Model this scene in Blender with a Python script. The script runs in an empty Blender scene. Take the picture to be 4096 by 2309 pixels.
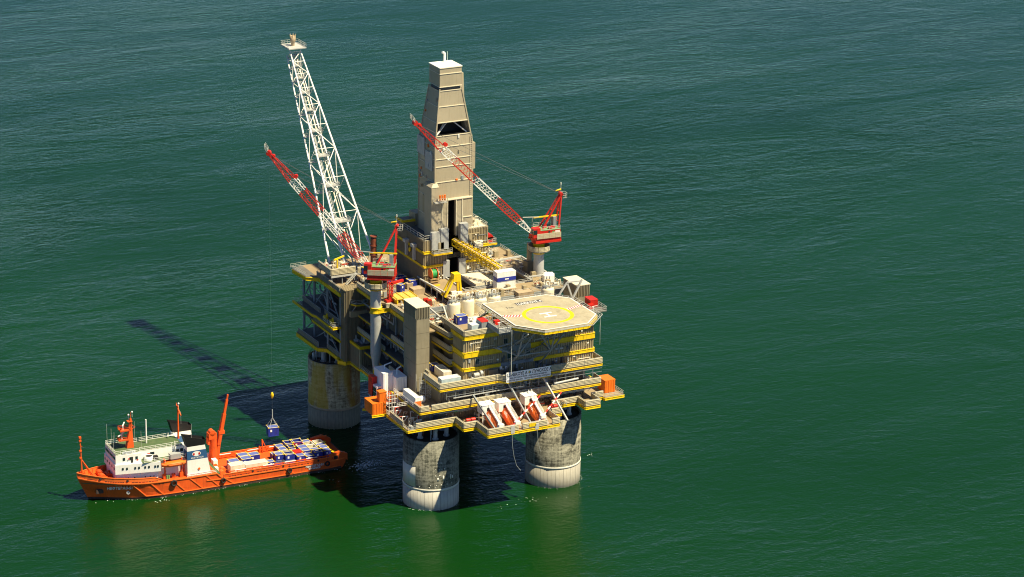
import bpy, bmesh, math, random
from mathutils import Vector, Matrix
R = math.radians
rnd = random.Random(51)
scn = bpy.context.scene
col = scn.collection

# ------------------------------------------------------------------ camera
# World axes: X runs along the platform's front, Y away from it, Z up; origin = waterline of one leg.
CAM = Vector((-330.11, -688.21, 324.98)); FPX = 11199.2; PITCH = 18.7536; YAW = 24.6106; PPX, PPY = 1540.0, 1154.5
cd = bpy.data.cameras.new('camera'); cam = bpy.data.objects.new('camera', cd); col.objects.link(cam)
cam.location = CAM; cam.rotation_euler = (R(90-PITCH), 0, R(-YAW))
cd.sensor_width = 36; cd.sensor_fit = 'HORIZONTAL'; cd.lens = 36*FPX/4096; cd.shift_x = (2048-PPX)/4096
cd.clip_start = 1; cd.clip_end = 60000; scn.camera = cam

# ------------------------------------------------------------------ sky and sun
SUN = Vector((0.36, -0.475, 1.0)).normalized()
w = bpy.data.worlds.new('World'); scn.world = w; w.use_nodes = True
nt = w.node_tree; bg = nt.nodes['Background']; sky = nt.nodes.new('ShaderNodeTexSky')
sky.sky_type = 'NISHITA'; sky.sun_disc = False; sky.sun_elevation = math.asin(SUN.z)
sky.sun_rotation = math.atan2(SUN.x, SUN.y); sky.altitude = 0; sky.air_density = 0.45; sky.dust_density = 0.0; sky.ozone_density = 4.0
nt.links.new(sky.outputs[0], bg.inputs[0]); bg.inputs[1].default_value = 0.07
sl = bpy.data.lights.new('sun', 'SUN'); sl.energy = 5.0; sl.angle = R(0.9); sl.color = (1, .86, .57)
so = bpy.data.objects.new('sun', sl); col.objects.link(so); so.rotation_euler = SUN.to_track_quat('Z', 'Y').to_euler()
so.location = (0, 0, 300)
vs = scn.view_settings; vs.view_transform = 'Standard'; vs.look = 'None'; vs.exposure = 0.85; vs.gamma = 1; vs.use_curve_mapping = False
scn.render.engine = 'CYCLES'; scn.cycles.filter_width = 1.1

# ------------------------------------------------------------------ pixel -> point on a plane that the thing touches
_c, _s = math.cos(R(YAW)), math.sin(R(YAW)); _ct, _st = math.cos(R(PITCH)), math.sin(R(PITCH))
_rot = lambda x, y, z: Vector((_c*x+_s*y, -_s*x+_c*y, z))
_F, _R, _U = _rot(0, _ct, -_st), _rot(1, 0, 0), _rot(0, _st, _ct)
def on(x, y, ax, val):
    d = _F + _R*((x-PPX)/FPX) - _U*((y-PPY)/FPX)
    return CAM + d*((val-CAM[ax])/d[ax])
pu = lambda x, y, u: on(x, y, 0, u)
pv = lambda x, y, v: on(x, y, 1, v)
pz = lambda x, y, z: on(x, y, 2, z)

# ------------------------------------------------------------------ materials
M = {}
def mat(name, rgb, rough=.55, var=.12, scale=1.5, metal=0., streak=0., sc=(.10, .08, .05), bump=0., spec=.4, grime=.0):
    m = bpy.data.materials.new(name); m.use_nodes = True; n = m.node_tree.nodes; l = m.node_tree.links
    b = n['Principled BSDF']; b.inputs['Roughness'].default_value = rough; b.inputs['Metallic'].default_value = metal
    b.inputs['Specular IOR Level'].default_value = spec
    tc = n.new('ShaderNodeTexCoord')
    nz = n.new('ShaderNodeTexNoise'); nz.inputs['Scale'].default_value = scale; nz.inputs['Detail'].default_value = 6
    l.new(tc.outputs['Object'], nz.inputs['Vector'])
    rp = n.new('ShaderNodeValToRGB'); rp.color_ramp.elements[0].position = .3; rp.color_ramp.elements[1].position = .7
    rp.color_ramp.elements[0].color = (*[c*(1-var) for c in rgb], 1); rp.color_ramp.elements[1].color = (*[min(1, c*(1+var*.6)) for c in rgb], 1)
    l.new(nz.outputs['Fac'], rp.inputs['Fac']); out = rp.outputs[0]
    if streak or grime:
        mp = n.new('ShaderNodeMapping'); mp.inputs['Scale'].default_value = (3.0, 3.0, .16); l.new(tc.outputs['Object'], mp.inputs['Vector'])
        n2 = n.new('ShaderNodeTexNoise'); n2.inputs['Scale'].default_value = .9; n2.inputs['Detail'].default_value = 5; l.new(mp.outputs[0], n2.inputs['Vector'])
        r2 = n.new('ShaderNodeValToRGB'); r2.color_ramp.elements[0].position = .52; r2.color_ramp.elements[1].position = .72
        r2.color_ramp.elements[1].color = (streak, streak, streak, 1); r2.color_ramp.elements[0].color = (0, 0, 0, 1)
        l.new(n2.outputs['Fac'], r2.inputs['Fac'])
        mx = n.new('ShaderNodeMixRGB'); mx.inputs['Color2'].default_value = (*sc, 1); l.new(r2.outputs[0], mx.inputs['Fac']); l.new(out, mx.inputs['Color1']); out = mx.outputs[0]
        if grime:
            n3 = n.new('ShaderNodeTexNoise'); n3.inputs['Scale'].default_value = .35; n3.inputs['Detail'].default_value = 9; n3.inputs['Roughness'].default_value = .7
            l.new(tc.outputs['Object'], n3.inputs['Vector'])
            r3 = n.new('ShaderNodeValToRGB'); r3.color_ramp.elements[0].position = .48; r3.color_ramp.elements[1].position = .66
            r3.color_ramp.elements[0].color = (0, 0, 0, 1); r3.color_ramp.elements[1].color = (grime, grime, grime, 1); l.new(n3.outputs['Fac'], r3.inputs['Fac'])
            m3 = n.new('ShaderNodeMixRGB'); m3.inputs['Color2'].default_value = (*sc, 1); l.new(r3.outputs[0], m3.inputs['Fac']); l.new(out, m3.inputs['Color1']); out = m3.outputs[0]
    l.new(out, b.inputs['Base Color'])
    if bump:
        bp = n.new('ShaderNodeBump'); bp.inputs['Strength'].default_value = bump; bp.inputs['Distance'].default_value = .1
        l.new(nz.outputs['Fac'], bp.inputs['Height']); l.new(bp.outputs[0], b.inputs['Normal'])
    M[name] = m; return m
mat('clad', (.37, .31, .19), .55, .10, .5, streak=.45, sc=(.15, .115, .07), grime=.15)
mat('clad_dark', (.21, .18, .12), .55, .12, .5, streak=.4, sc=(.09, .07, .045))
mat('clad_derrick', (.43, .38, .275), .5, .07, .25, streak=.28, sc=(.24, .19, .12), metal=.1)
mat('clad_grey', (.36, .38, .39), .5, .08, .4, streak=.2)
mat('wind', (.50, .45, .31), .4, .08, .6, streak=.15)
mat('yellow', (.80, .56, .008), .5, .10, .8, streak=.3, sc=(.25, .13, .02))
mat('steel', (.25, .28, .30), .5, .12, .8, streak=.2)
mat('steel_dark', (.09, .10, .11), .55, .2, .6)
mat('steel_light', (.46, .47, .46), .45, .10, .8)
mat('rail', (.50, .51, .48), .45, .05, 1)
mat('deck', (.32, .245, .145), .75, .22, .35, grime=.4, streak=.01, sc=(.15, .11, .07))
mat('clad_tower', (.27, .24, .17), .55, .10, .4, streak=.4, sc=(.14, .11, .07), grime=.15)
mat('pipe_yellow', (.55, .38, .05), .55, .25, 1.5, streak=.3, sc=(.3, .2, .08))
mat('deck_grey', (.13, .13, .12), .75, .2, .4, grime=.3, streak=.01, sc=(.1, .09, .07))
mat('deck_green', (.075, .125, .05), .7, .2, .7, grime=.3, streak=.01, sc=(.13, .12, .07))
mat('heli', (.40, .365, .265), .7, .12, .22, grime=.6, streak=.01, sc=(.23, .20, .14))
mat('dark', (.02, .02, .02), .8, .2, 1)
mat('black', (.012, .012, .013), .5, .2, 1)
mat('white', (.86, .86, .82), .45, .04, .6, streak=.12, sc=(.4, .32, .2))
mat('white_clean', (.82, .82, .80), .5, .02, .6)
mat('cream', (.74, .68, .52), .5, .06, .6, streak=.2, sc=(.4, .3, .16))
mat('red', (.55, .022, .012), .45, .10, .8, streak=.2, sc=(.2, .03, .02))
mat('red_rust', (.22, .06, .03), .7, .3, 1)
mat('orange', (.80, .17, .012), .5, .08, .8, streak=.25, sc=(.4, .12, .03))
mat('hull', (.76, .105, .013), .5, .14, .3, streak=.5, sc=(.34, .07, .025), grime=.25)
mat('hull_trim', (.85, .17, .03), .45, .08, .6, streak=.2, sc=(.35, .1, .03))
mat('boot', (.05, .035, .03), .7, .4, .6, streak=.4, sc=(.2, .06, .03))
mat('blue', (.022, .038, .30), .45, .12, .8, streak=.12, sc=(.1, .09, .1))
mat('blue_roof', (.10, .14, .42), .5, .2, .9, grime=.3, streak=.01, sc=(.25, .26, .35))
mat('navy', (.03, .10, .24), .45, .05, .8)
mat('paleblue', (.50, .62, .66), .45, .06, .6)
mat('tan', (.42, .33, .22), .7, .12, .8)
mat('wood', (.40, .27, .13), .75, .2, 2)
mat('green', (.02, .28, .07), .6, .2, 3)
mat('lime', (.16, .33, .12), .6, .1, 1)
mat('rubber', (.02, .02, .02), .8, .2, 2)
mat('glass', (.015, .03, .035), .08, .05, 1, spec=.8)
mat('concrete_top', (.05, .045, .035), .9, .3, .5)
mat('text_dark', (.06, .06, .07), .6, .02, 1)
mat('text_grey', (.25, .26, .28), .6, .02, 1)
mat('sign', (.84, .88, .90), .5, .04, .3)
mat('heliyellow', (.78, .56, .008), .6, .08, .8)
mat('foam', (.75, .80, .80), .6, .05, 2)

def concrete(name, base, dark, dmix, yellow=0., rust=0.):
    """formwork concrete: horizontal lifts, vertical streaks, blocky dark patches in the leg's own cylinder coordinates"""
    m = bpy.data.materials.new(name); m.use_nodes = True; n = m.node_tree.nodes; l = m.node_tree.links; b = n['Principled BSDF']
    b.inputs['Roughness'].default_value = .85; b.inputs['Specular IOR Level'].default_value = .2
    uv = n.new('ShaderNodeUVMap'); uv.uv_map = 'wrap'           # x = arc length in m, y = height in m
    def noise(sx, sy, scale, det, rough=.6):
        mp = n.new('ShaderNodeMapping'); mp.inputs['Scale'].default_value = (sx, sy, 1); l.new(uv.outputs[0], mp.inputs[0])
        t = n.new('ShaderNodeTexNoise'); t.inputs['Scale'].default_value = scale; t.inputs['Detail'].default_value = det; t.inputs['Roughness'].default_value = rough
        l.new(mp.outputs[0], t.inputs['Vector']); return t.outputs['Fac']
    def ramp(x, a, c, ca=(0, 0, 0, 1), cb=(1, 1, 1, 1)):
        r = n.new('ShaderNodeValToRGB'); r.color_ramp.elements[0].position = a; r.color_ramp.elements[1].position = c
        r.color_ramp.elements[0].color = ca; r.color_ramp.elements[1].color = cb; l.new(x, r.inputs['Fac']); return r.outputs[0]
    def mix(fac, a, c, t='MIX'):
        x = n.new('ShaderNodeMixRGB'); x.blend_type = t
        (l.new(fac, x.inputs['Fac']) if not isinstance(fac, float) else setattr(x.inputs['Fac'], 'default_value', fac))
        for s, q in (('Color1', a), ('Color2', c)):
            (l.new(q, x.inputs[s]) if not isinstance(q, tuple) else setattr(x.inputs[s], 'default_value', q))
        return x.outputs[0]
    n1, n2, n3, n4 = noise(1.6, .09, 1.1, 6, .7), noise(.10, 1.9, .9, 6, .7), noise(.8, 1.1, .8, 8, .8), noise(.14, .12, .9, 3)
    grid = mix(.5, n1, n2); grid = mix(.42, grid, n3); grid = mix(.22, grid, n4)
    a = ramp(grid, .5-.045, .5+.05); a = mix(1.0, a, (dmix, dmix, dmix, 1), 'MULTIPLY'); a = mix(a, (*base, 1), (*dark, 1))
    bl = ramp(noise(.9, .9, .55, 9, .8), .54, .60); a = mix(mix(1.0, bl, (.6, .6, .6, 1), 'MULTIPLY'), a, (*[c*.5 for c in dark], 1))
    pale = ramp(noise(.5, .7, .9, 5, .7), .60, .66); a = mix(mix(1.0, pale, (.5, .5, .5, 1), 'MULTIPLY'), a, (*[min(1, c*1.35) for c in base], 1))
    if yellow:
        y = ramp(noise(.25, .05, .9, 2, .4), .47, .56); a = mix(mix(1.0, y, (yellow, yellow, yellow, 1), 'MULTIPLY'), a, (.50, .33, .03, 1))
    if rust:
        sx = n.new('ShaderNodeSeparateXYZ'); l.new(uv.outputs[0], sx.inputs[0])
        mr = n.new('ShaderNodeMapRange'); mr.interpolation_type = 'SMOOTHSTEP'; l.new(sx.outputs[0], mr.inputs['Value'])
        mr.inputs['From Min'].default_value = rust; mr.inputs['From Max'].default_value = rust+3
        r = mix(1.0, mr.outputs[0], ramp(noise(.4, .1, 1., 4), .35, .6), 'MULTIPLY'); a = mix(mix(1.0, r, (.75, .75, .75, 1), 'MULTIPLY'), a, (.30, .09, .015, 1))
    l.new(a, b.inputs['Base Color']); M[name] = m
concrete('conc_near', (.25, .25, .205), (.04, .045, .035), .95)  # base darkened further to mute a sunlit wedge on this leg
concrete('conc_right', (.34, .33, .26), (.045, .045, .035), .92)
concrete('conc_left', (.62, .54, .34), (.15, .11, .055), .85, yellow=.75, rust=3.0)
mat('belt', (.33, .315, .265), .6, .12, .4, streak=.4, sc=(.15, .12, .07))
mat('belt_pale', (.44, .43, .38), .6, .12, .4, streak=.4, sc=(.2, .16, .1))  # lightened copy of the belt, making up for one leg's shade
mat('belt_dark', (.26, .24, .17), .7, .2, .4, streak=.45, sc=(.06, .05, .03))
mat('belt_white', (.62, .61, .54), .6, .08, .7, streak=.2)

# ------------------------------------------------------------------ mesh builder
class MB:
    def __init__(s): s.v, s.f, s.sm, s.mi, s.pid = [], [], [], [], []; s.cm = 0; s.pc = 0; s.hold = False
    def add(s, vs, fs, smooth=False):
        o = len(s.v); s.v += [tuple(x) for x in vs]
        if not s.hold: s.pc += 1
        for f in fs: s.f.append(tuple(o+i for i in f)); s.sm.append(smooth); s.mi.append(s.cm); s.pid.append(s.pc)
        return s
    def box(s, x0, y0, z0, x1, y1, z1):
        x0, x1 = sorted((x0, x1)); y0, y1 = sorted((y0, y1)); z0, z1 = sorted((z0, z1))
        return s.add([(x0, y0, z0), (x1, y0, z0), (x1, y1, z0), (x0, y1, z0), (x0, y0, z1), (x1, y0, z1), (x1, y1, z1), (x0, y1, z1)],
                     [(0, 3, 2, 1), (4, 5, 6, 7), (0, 1, 5, 4), (1, 2, 6, 5), (2, 3, 7, 6), (3, 0, 4, 7)])
    def beam(s, p, q, wd, h=None, up=(0, 0, 1)):
        p, q = Vector(p), Vector(q); d = q-p
        if d.length < 1e-6: return s
        d.normalize(); h = h or wd; up = Vector(up)
        if abs(d.dot(up)) > .98: up = Vector((0, 1, 0))
        a = d.cross(up).normalized(); b = a.cross(d); a *= wd/2; b *= h/2
        vs = [p-a-b, p+a-b, p+a+b, p-a+b, q-a-b, q+a-b, q+a+b, q-a+b]
        return s.add(vs, [(0, 1, 2, 3), (7, 6, 5, 4), (0, 4, 5, 1), (1, 5, 6, 2), (2, 6, 7, 3), (3, 7, 4, 0)])
    def tube(s, p, q, r, n=8, r2=None, cap=True):
        p, q = Vector(p), Vector(q); d = (q-p)
        if d.length < 1e-6: return s
        d.normalize(); r2 = r if r2 is None else r2
        a = d.orthogonal().normalized(); b = d.cross(a); vs = []
        for (c, rr) in ((p, r), (q, r2)):
            for i in range(n):
                t = 2*math.pi*i/n; vs.append(c+a*(rr*math.cos(t))+b*(rr*math.sin(t)))
        h0 = s.hold; s.add(vs, [(i, (i+1) % n, n+(i+1) % n, n+i) for i in range(n)], n > 6); s.hold = True
        if cap: s.add(vs[:n], [tuple(range(n))[::-1]]); s.add(vs[n:], [tuple(range(n))])
        s.hold = h0; return s
    def path(s, pts, r, n=6):
        h0 = s.hold; s.pc += 0 if h0 else 1; s.hold = True
        for a, b in zip(pts[:-1], pts[1:]): s.tube(a, b, r, n)
        s.hold = h0; return s
    def lathe(s, cx, cy, prof, n=32, a0=0., a1=360., smooth=True):
        full = abs(a1-a0) >= 359.9; k = n if full else n+1; vs = []
        for (r, z) in prof:
            for i in range(k):
                t = R(a0+(a1-a0)*i/n); vs.append((cx+r*math.cos(t), cy+r*math.sin(t), z))
        fs = []
        for j in range(len(prof)-1):
            for i in range(n):
                i2 = (i+1) % k; fs.append((j*k+i, j*k+i2, (j+1)*k+i2, (j+1)*k+i))
        return s.add(vs, fs, smooth)
    def prism(s, pts, z0, z1):
        n = len(pts); vs = [(x, y, z0) for x, y in pts]+[(x, y, z1) for x, y in pts]
        return s.add(vs, [tuple(range(n))[::-1], tuple(range(n, 2*n))]+[(i, (i+1) % n, n+(i+1) % n, n+i) for i in range(n)])
    def loft(s, rings, cap=True, smooth=False):
        n = len(rings[0]); vs = [p for r in rings for p in r]; fs = []
        for j in range(len(rings)-1):
            for i in range(n): fs.append((j*n+i, j*n+(i+1) % n, (j+1)*n+(i+1) % n, (j+1)*n+i))
        s.add(vs, fs, smooth)
        if cap: s.add(rings[0], [tuple(range(n))[::-1]]); s.add(rings[-1], [tuple(range(n))])
        return s
    def corr(s, p0, p1, z0, z1, pitch=.75, dep=.24, thick=.06):
        """vertically ribbed cladding sheet along p0->p1; its outside is on the right-hand side"""
        p0, p1 = Vector((p0[0], p0[1], 0)), Vector((p1[0], p1[1], 0)); L = (p1-p0).length; d = (p1-p0)/L; nrm = Vector((d.y, -d.x, 0))
        k = max(1, round(L/pitch)); w_ = L/k; pr = []
        for i in range(k): pr += [(i*w_, 0), (i*w_+.32*w_, 0), (i*w_+.45*w_, dep), (i*w_+.87*w_, dep)]
        pr.append((L, 0)); vs = []
        for t, o in pr:
            c = p0+d*t+nrm*(o+thick); vs += [(c.x, c.y, z0), (c.x, c.y, z1)]
        for t in (L, 0):
            c = p0+d*t; vs += [(c.x, c.y, z0), (c.x, c.y, z1)]
        m = len(pr); fs = [(2*i, 2*i+2, 2*i+3, 2*i+1) for i in range(m+1)]+[(2*m+2, 0, 1, 2*m+3)]
        fs += [tuple(range(1, 2*m+4, 2)), tuple(range(0, 2*m+4, 2))[::-1]]
        return s.add(vs, fs)
    def railing(s, pts, h=1.1, sp=1.6, r=.045, closed=False):
        pts = [Vector(p) for p in pts]
        if closed: pts.append(pts[0])
        h0 = s.hold; s.pc += 0 if h0 else 1; s.hold = True
        for a, b in zip(pts[:-1], pts[1:]):
            L = (b-a).length; k = max(1, round(L/sp)); up = Vector((0, 0, 1))
            for z in (h, h*.55): s.beam(a+up*z, b+up*z, r*1.6)
            s.beam(a+up*.1, b+up*.1, .03, .15)
            for i in range(k+1): p = a.lerp(b, i/k); s.beam(p, p+up*h, r*1.6)
        s.hold = h0; return s
    def mesh(s, name, loc=(0, 0, 0), mats=()):
        me = bpy.data.meshes.new(name); lx, ly, lz = loc
        me.from_pydata([(x-lx, y-ly, z-lz) for x, y, z in s.v], [], s.f)
        for m in mats: me.materials.append(M[m])
        me.polygons.foreach_set('use_smooth', s.sm)
        if len(mats) > 1: me.polygons.foreach_set('material_index', s.mi)
        me.update(); return me
    def build(s, name, m, parent=None):
        mats = (m,) if isinstance(m, str) else m
        loc = parent['_w'] if parent is not None and '_w' in parent else (0, 0, 0)
        ob = bpy.data.objects.new(name, s.mesh(name, loc, mats)); col.objects.link(ob)
        if parent is not None: ob.parent = parent
        if parent is not None and '_w' in parent: ob['_w'] = loc
        return ob
def each(s, name, m, parent=None):
    """build every piece added to s as an object of its own"""
    pieces = {}
    for f, sm, p in zip(s.f, s.sm, s.pid): pieces.setdefault(p, []).append((f, sm))
    for fs in pieces.values():
        b = MB(); mp = {}
        for f, sm in fs:
            for i in f:
                if i not in mp: mp[i] = len(b.v); b.v.append(s.v[i])
            b.f.append(tuple(mp[i] for i in f)); b.sm.append(sm); b.mi.append(0); b.pid.append(0)
        o = b.build(name, m, parent)
    return o
MB.each = each
def tag(o, label=None, cat=None, group=None, kind=None):
    if label: o['label'] = label
    if cat: o['category'] = cat
    if group: o['group'] = group
    if kind: o['kind'] = kind
    return o
def thing(name, label, cat, loc=(0, 0, 0), group=None):
    o = bpy.data.objects.new(name, None); col.objects.link(o); o.empty_display_size = .5; o.location = loc
    o['_w'] = tuple(float(x) for x in loc); return tag(o, label, cat, group)
def inst(src, parent, loc, rot=None, name=None):
    o = src.copy(); col.objects.link(o); o.parent = parent; o.location = loc
    if rot is not None: o.rotation_euler = rot
    if name: o.name = name
    return o
def copy_tree(src, loc, rz, label, group=None, scale=None):
    r = src.copy(); col.objects.link(r); r.location = loc; r.rotation_euler = (0, 0, rz); r['label'] = label
    if group: r['group'] = group
    if scale: r.scale = scale
    def rec(a, b):
        for ch in list(a.children):
            c = ch.copy(); col.objects.link(c); c.parent = b; rec(ch, c)
    rec(src, r); return r
_wp = {}
def windwall(parent, p0, p1, z, h=1.5, seg=2.6, m='wind'):
    """horizontally ribbed bulwark panels p0->p1 (outside on the right), one object per panel, and a frame behind them"""
    p0, p1 = Vector((p0[0], p0[1], 0)), Vector((p1[0], p1[1], 0)); L = (p1-p0).length; k = max(1, round(L/seg)); l = L/k
    key = (round(l, 2), h, m)
    if key not in _wp:
        b = MB(); nr = max(3, round(h/.42)); pr = []
        for i in range(nr): z0 = h*i/nr; hh = h/nr; pr += [(0, z0), (0, z0+.28*hh), (.17, z0+.42*hh), (.17, z0+.80*hh)]
        pr.append((0, h)); n = len(pr); xs = (.03, l-.03); vs = []
        for x in xs: vs += [(x, -y-.04, zz) for y, zz in pr]+[(x, 0, h), (x, 0, 0)]
        n += 2; fs = [(i, (i+1) % n, n+(i+1) % n, n+i) for i in range(n)]+[tuple(range(n))[::-1], tuple(range(n, 2*n))]
        b.add(vs, fs); _wp[key] = b.mesh('windwall_panel', mats=(m,))
    a = math.atan2(p1.y-p0.y, p1.x-p0.x); W = Vector(parent['_w']); d = (p1-p0)/L
    for i in range(k):
        o = bpy.data.objects.new('windwall_panel', _wp[key]); col.objects.link(o); o.parent = parent
        q = p0+d*(l*i); o.location = Vector((q.x, q.y, z))-W; o.rotation_euler = (0, 0, a)
    b = MB(); nl = Vector((-d.y, d.x, 0))*.12
    for i in range(k+1):
        q = p0+d*(l*i)+nl; b.beam((q.x, q.y, z), (q.x, q.y, z+h+.1), .1)
    b.beam((p0.x+nl.x, p0.y+nl.y, z+h+.06), (p1.x+nl.x, p1.y+nl.y, z+h+.06), .1)
    b.build('windwall_frame', 'rail', parent)
def edge_beam(parent, pts, z0, z1, m='yellow', th=.35):
    for a, b in zip(pts[:-1], pts[1:]):
        a, b = Vector((a[0], a[1], 0)), Vector((b[0], b[1], 0)); d = (b-a).normalized(); mb = MB(); zm = (z0+z1)/2
        A = (a.x, a.y); a2 = a-d*.0; b2 = b+d*.0
        mb.beam((a2.x, a2.y, zm), (b2.x, b2.y, zm), th, (z1-z0)*.8); mb.beam((a2.x, a2.y, z1-.05), (b2.x, b2.y, z1-.05), th+.22, .1); mb.beam((a2.x, a2.y, z0+.05), (b2.x, b2.y, z0+.05), th+.22, .1)
        L = (b-a).length
        for i in range(1, int(L/2.5)):
            p = a.lerp(b, i*2.5/L); mb.beam((p.x, p.y, z0+.1), (p.x, p.y, z1-.1), .08, th+.16, up=(d.x, d.y, 0)) if False else mb.box(p.x-.06-abs(d.y)*(th/2+.03), p.y-.06-abs(d.x)*(th/2+.03), z0+.1, p.x+.06+abs(d.y)*(th/2+.03), p.y+.06+abs(d.x)*(th/2+.03), z1-.1)
        mb.build('edge_beam', m, parent)
def text(s, parent, origin, xdir, up, size, m, name='lettering', ext=.01, align='LEFT', sx=1.0, bold=0.):
    cu = bpy.data.curves.new('t', 'FONT'); cu.body = s; cu.size = size; cu.extrude = ext; cu.align_x = align; cu.resolution_u = 2; cu.offset = bold
    ob = bpy.data.objects.new('t', cu); col.objects.link(ob); dg = bpy.context.evaluated_depsgraph_get()
    me = bpy.data.meshes.new_from_object(ob.evaluated_get(dg)); bpy.data.objects.remove(ob); me.materials.clear(); me.materials.append(M[m])
    x = Vector(xdir).normalized(); y = Vector(up).normalized(); zz = x.cross(y)
    mt = Matrix((x*sx, y, zz)).transposed().to_4x4(); W = Vector(parent['_w']) if '_w' in parent else Vector()
    mt.translation = Vector(origin)-W; me.transform(mt)
    o = bpy.data.objects.new(name, me); col.objects.link(o); o.parent = parent; return o
# ------------------------------------------------------------------ sea
def sea_material():
    m = bpy.data.materials.new('sea_water'); m.use_nodes = True; n = m.node_tree.nodes; l = m.node_tree.links; b = n['Principled BSDF']
    b.inputs['IOR'].default_value = 1.333; b.inputs['Specular IOR Level'].default_value = .27
    tc = n.new('ShaderNodeTexCoord')
    def noise(rot, sc, scale, det, rough=.55, dist=0.):
        mp = n.new('ShaderNodeMapping'); mp.inputs['Rotation'].default_value = (0, 0, R(rot)); mp.inputs['Scale'].default_value = sc; l.new(tc.outputs['Object'], mp.inputs[0])
        t = n.new('ShaderNodeTexNoise'); t.inputs['Scale'].default_value = scale; t.inputs['Detail'].default_value = det; t.inputs['Roughness'].default_value = rough; t.inputs['Distortion'].default_value = dist
        l.new(mp.outputs[0], t.inputs['Vector']); return t.outputs['Fac']
    def math_(op, a, c):
        x = n.new('ShaderNodeMath'); x.operation = op
        for i, q in enumerate((a, c)):
            (l.new(q, x.inputs[i]) if not isinstance(q, (int, float)) else setattr(x.inputs[i], 'default_value', q))
        return x.outputs[0]
    rip = noise(20, (.75, 1.2, 1), .9, 5, .62, .3); chop = noise(-12, (.6, 1., 1), .3, 4, .6, .5); swell = noise(6, (.45, 1, 1), .045, 4, .55, .6)
    gust = noise(10, (.35, 1, 1), .010, 6, .65, 1.2)
    h = math_('ADD', math_('MULTIPLY', rip, .17), math_('ADD', math_('MULTIPLY', chop, .36), math_('MULTIPLY', swell, .9)))
    g2 = n.new('ShaderNodeMapRange'); l.new(gust, g2.inputs['Value']); g2.inputs['From Min'].default_value = .3; g2.inputs['From Max'].default_value = .7; g2.inputs['To Min'].default_value = .25; g2.inputs['To Max'].default_value = 1.05
    bp = n.new('ShaderNodeBump'); bp.inputs['Distance'].default_value = 1.0; l.new(h, bp.inputs['Height']); l.new(g2.outputs[0], bp.inputs['Strength']); l.new(bp.outputs[0], b.inputs['Normal'])
    b.inputs['Roughness'].default_value = .08
    rp = n.new('ShaderNodeValToRGB'); rp.color_ramp.elements[0].position = .3; rp.color_ramp.elements[1].position = .75
    rp.color_ramp.elements[0].color = (.0024, .027, .0034, 1); rp.color_ramp.elements[1].color = (.0036, .036, .0055, 1)
    l.new(noise(40, (.6, 1, 1), .006, 4), rp.inputs['Fac']); l.new(rp.outputs[0], b.inputs['Base Color']); M['sea'] = m
sea_material()
S_ = 26000
tag(MB().add([(-S_, -S_, 0), (S_, -S_, 0), (S_, S_, 0), (-S_, S_, 0)], [(0, 1, 2, 3)]).build('sea', 'sea'), kind='structure')

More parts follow.
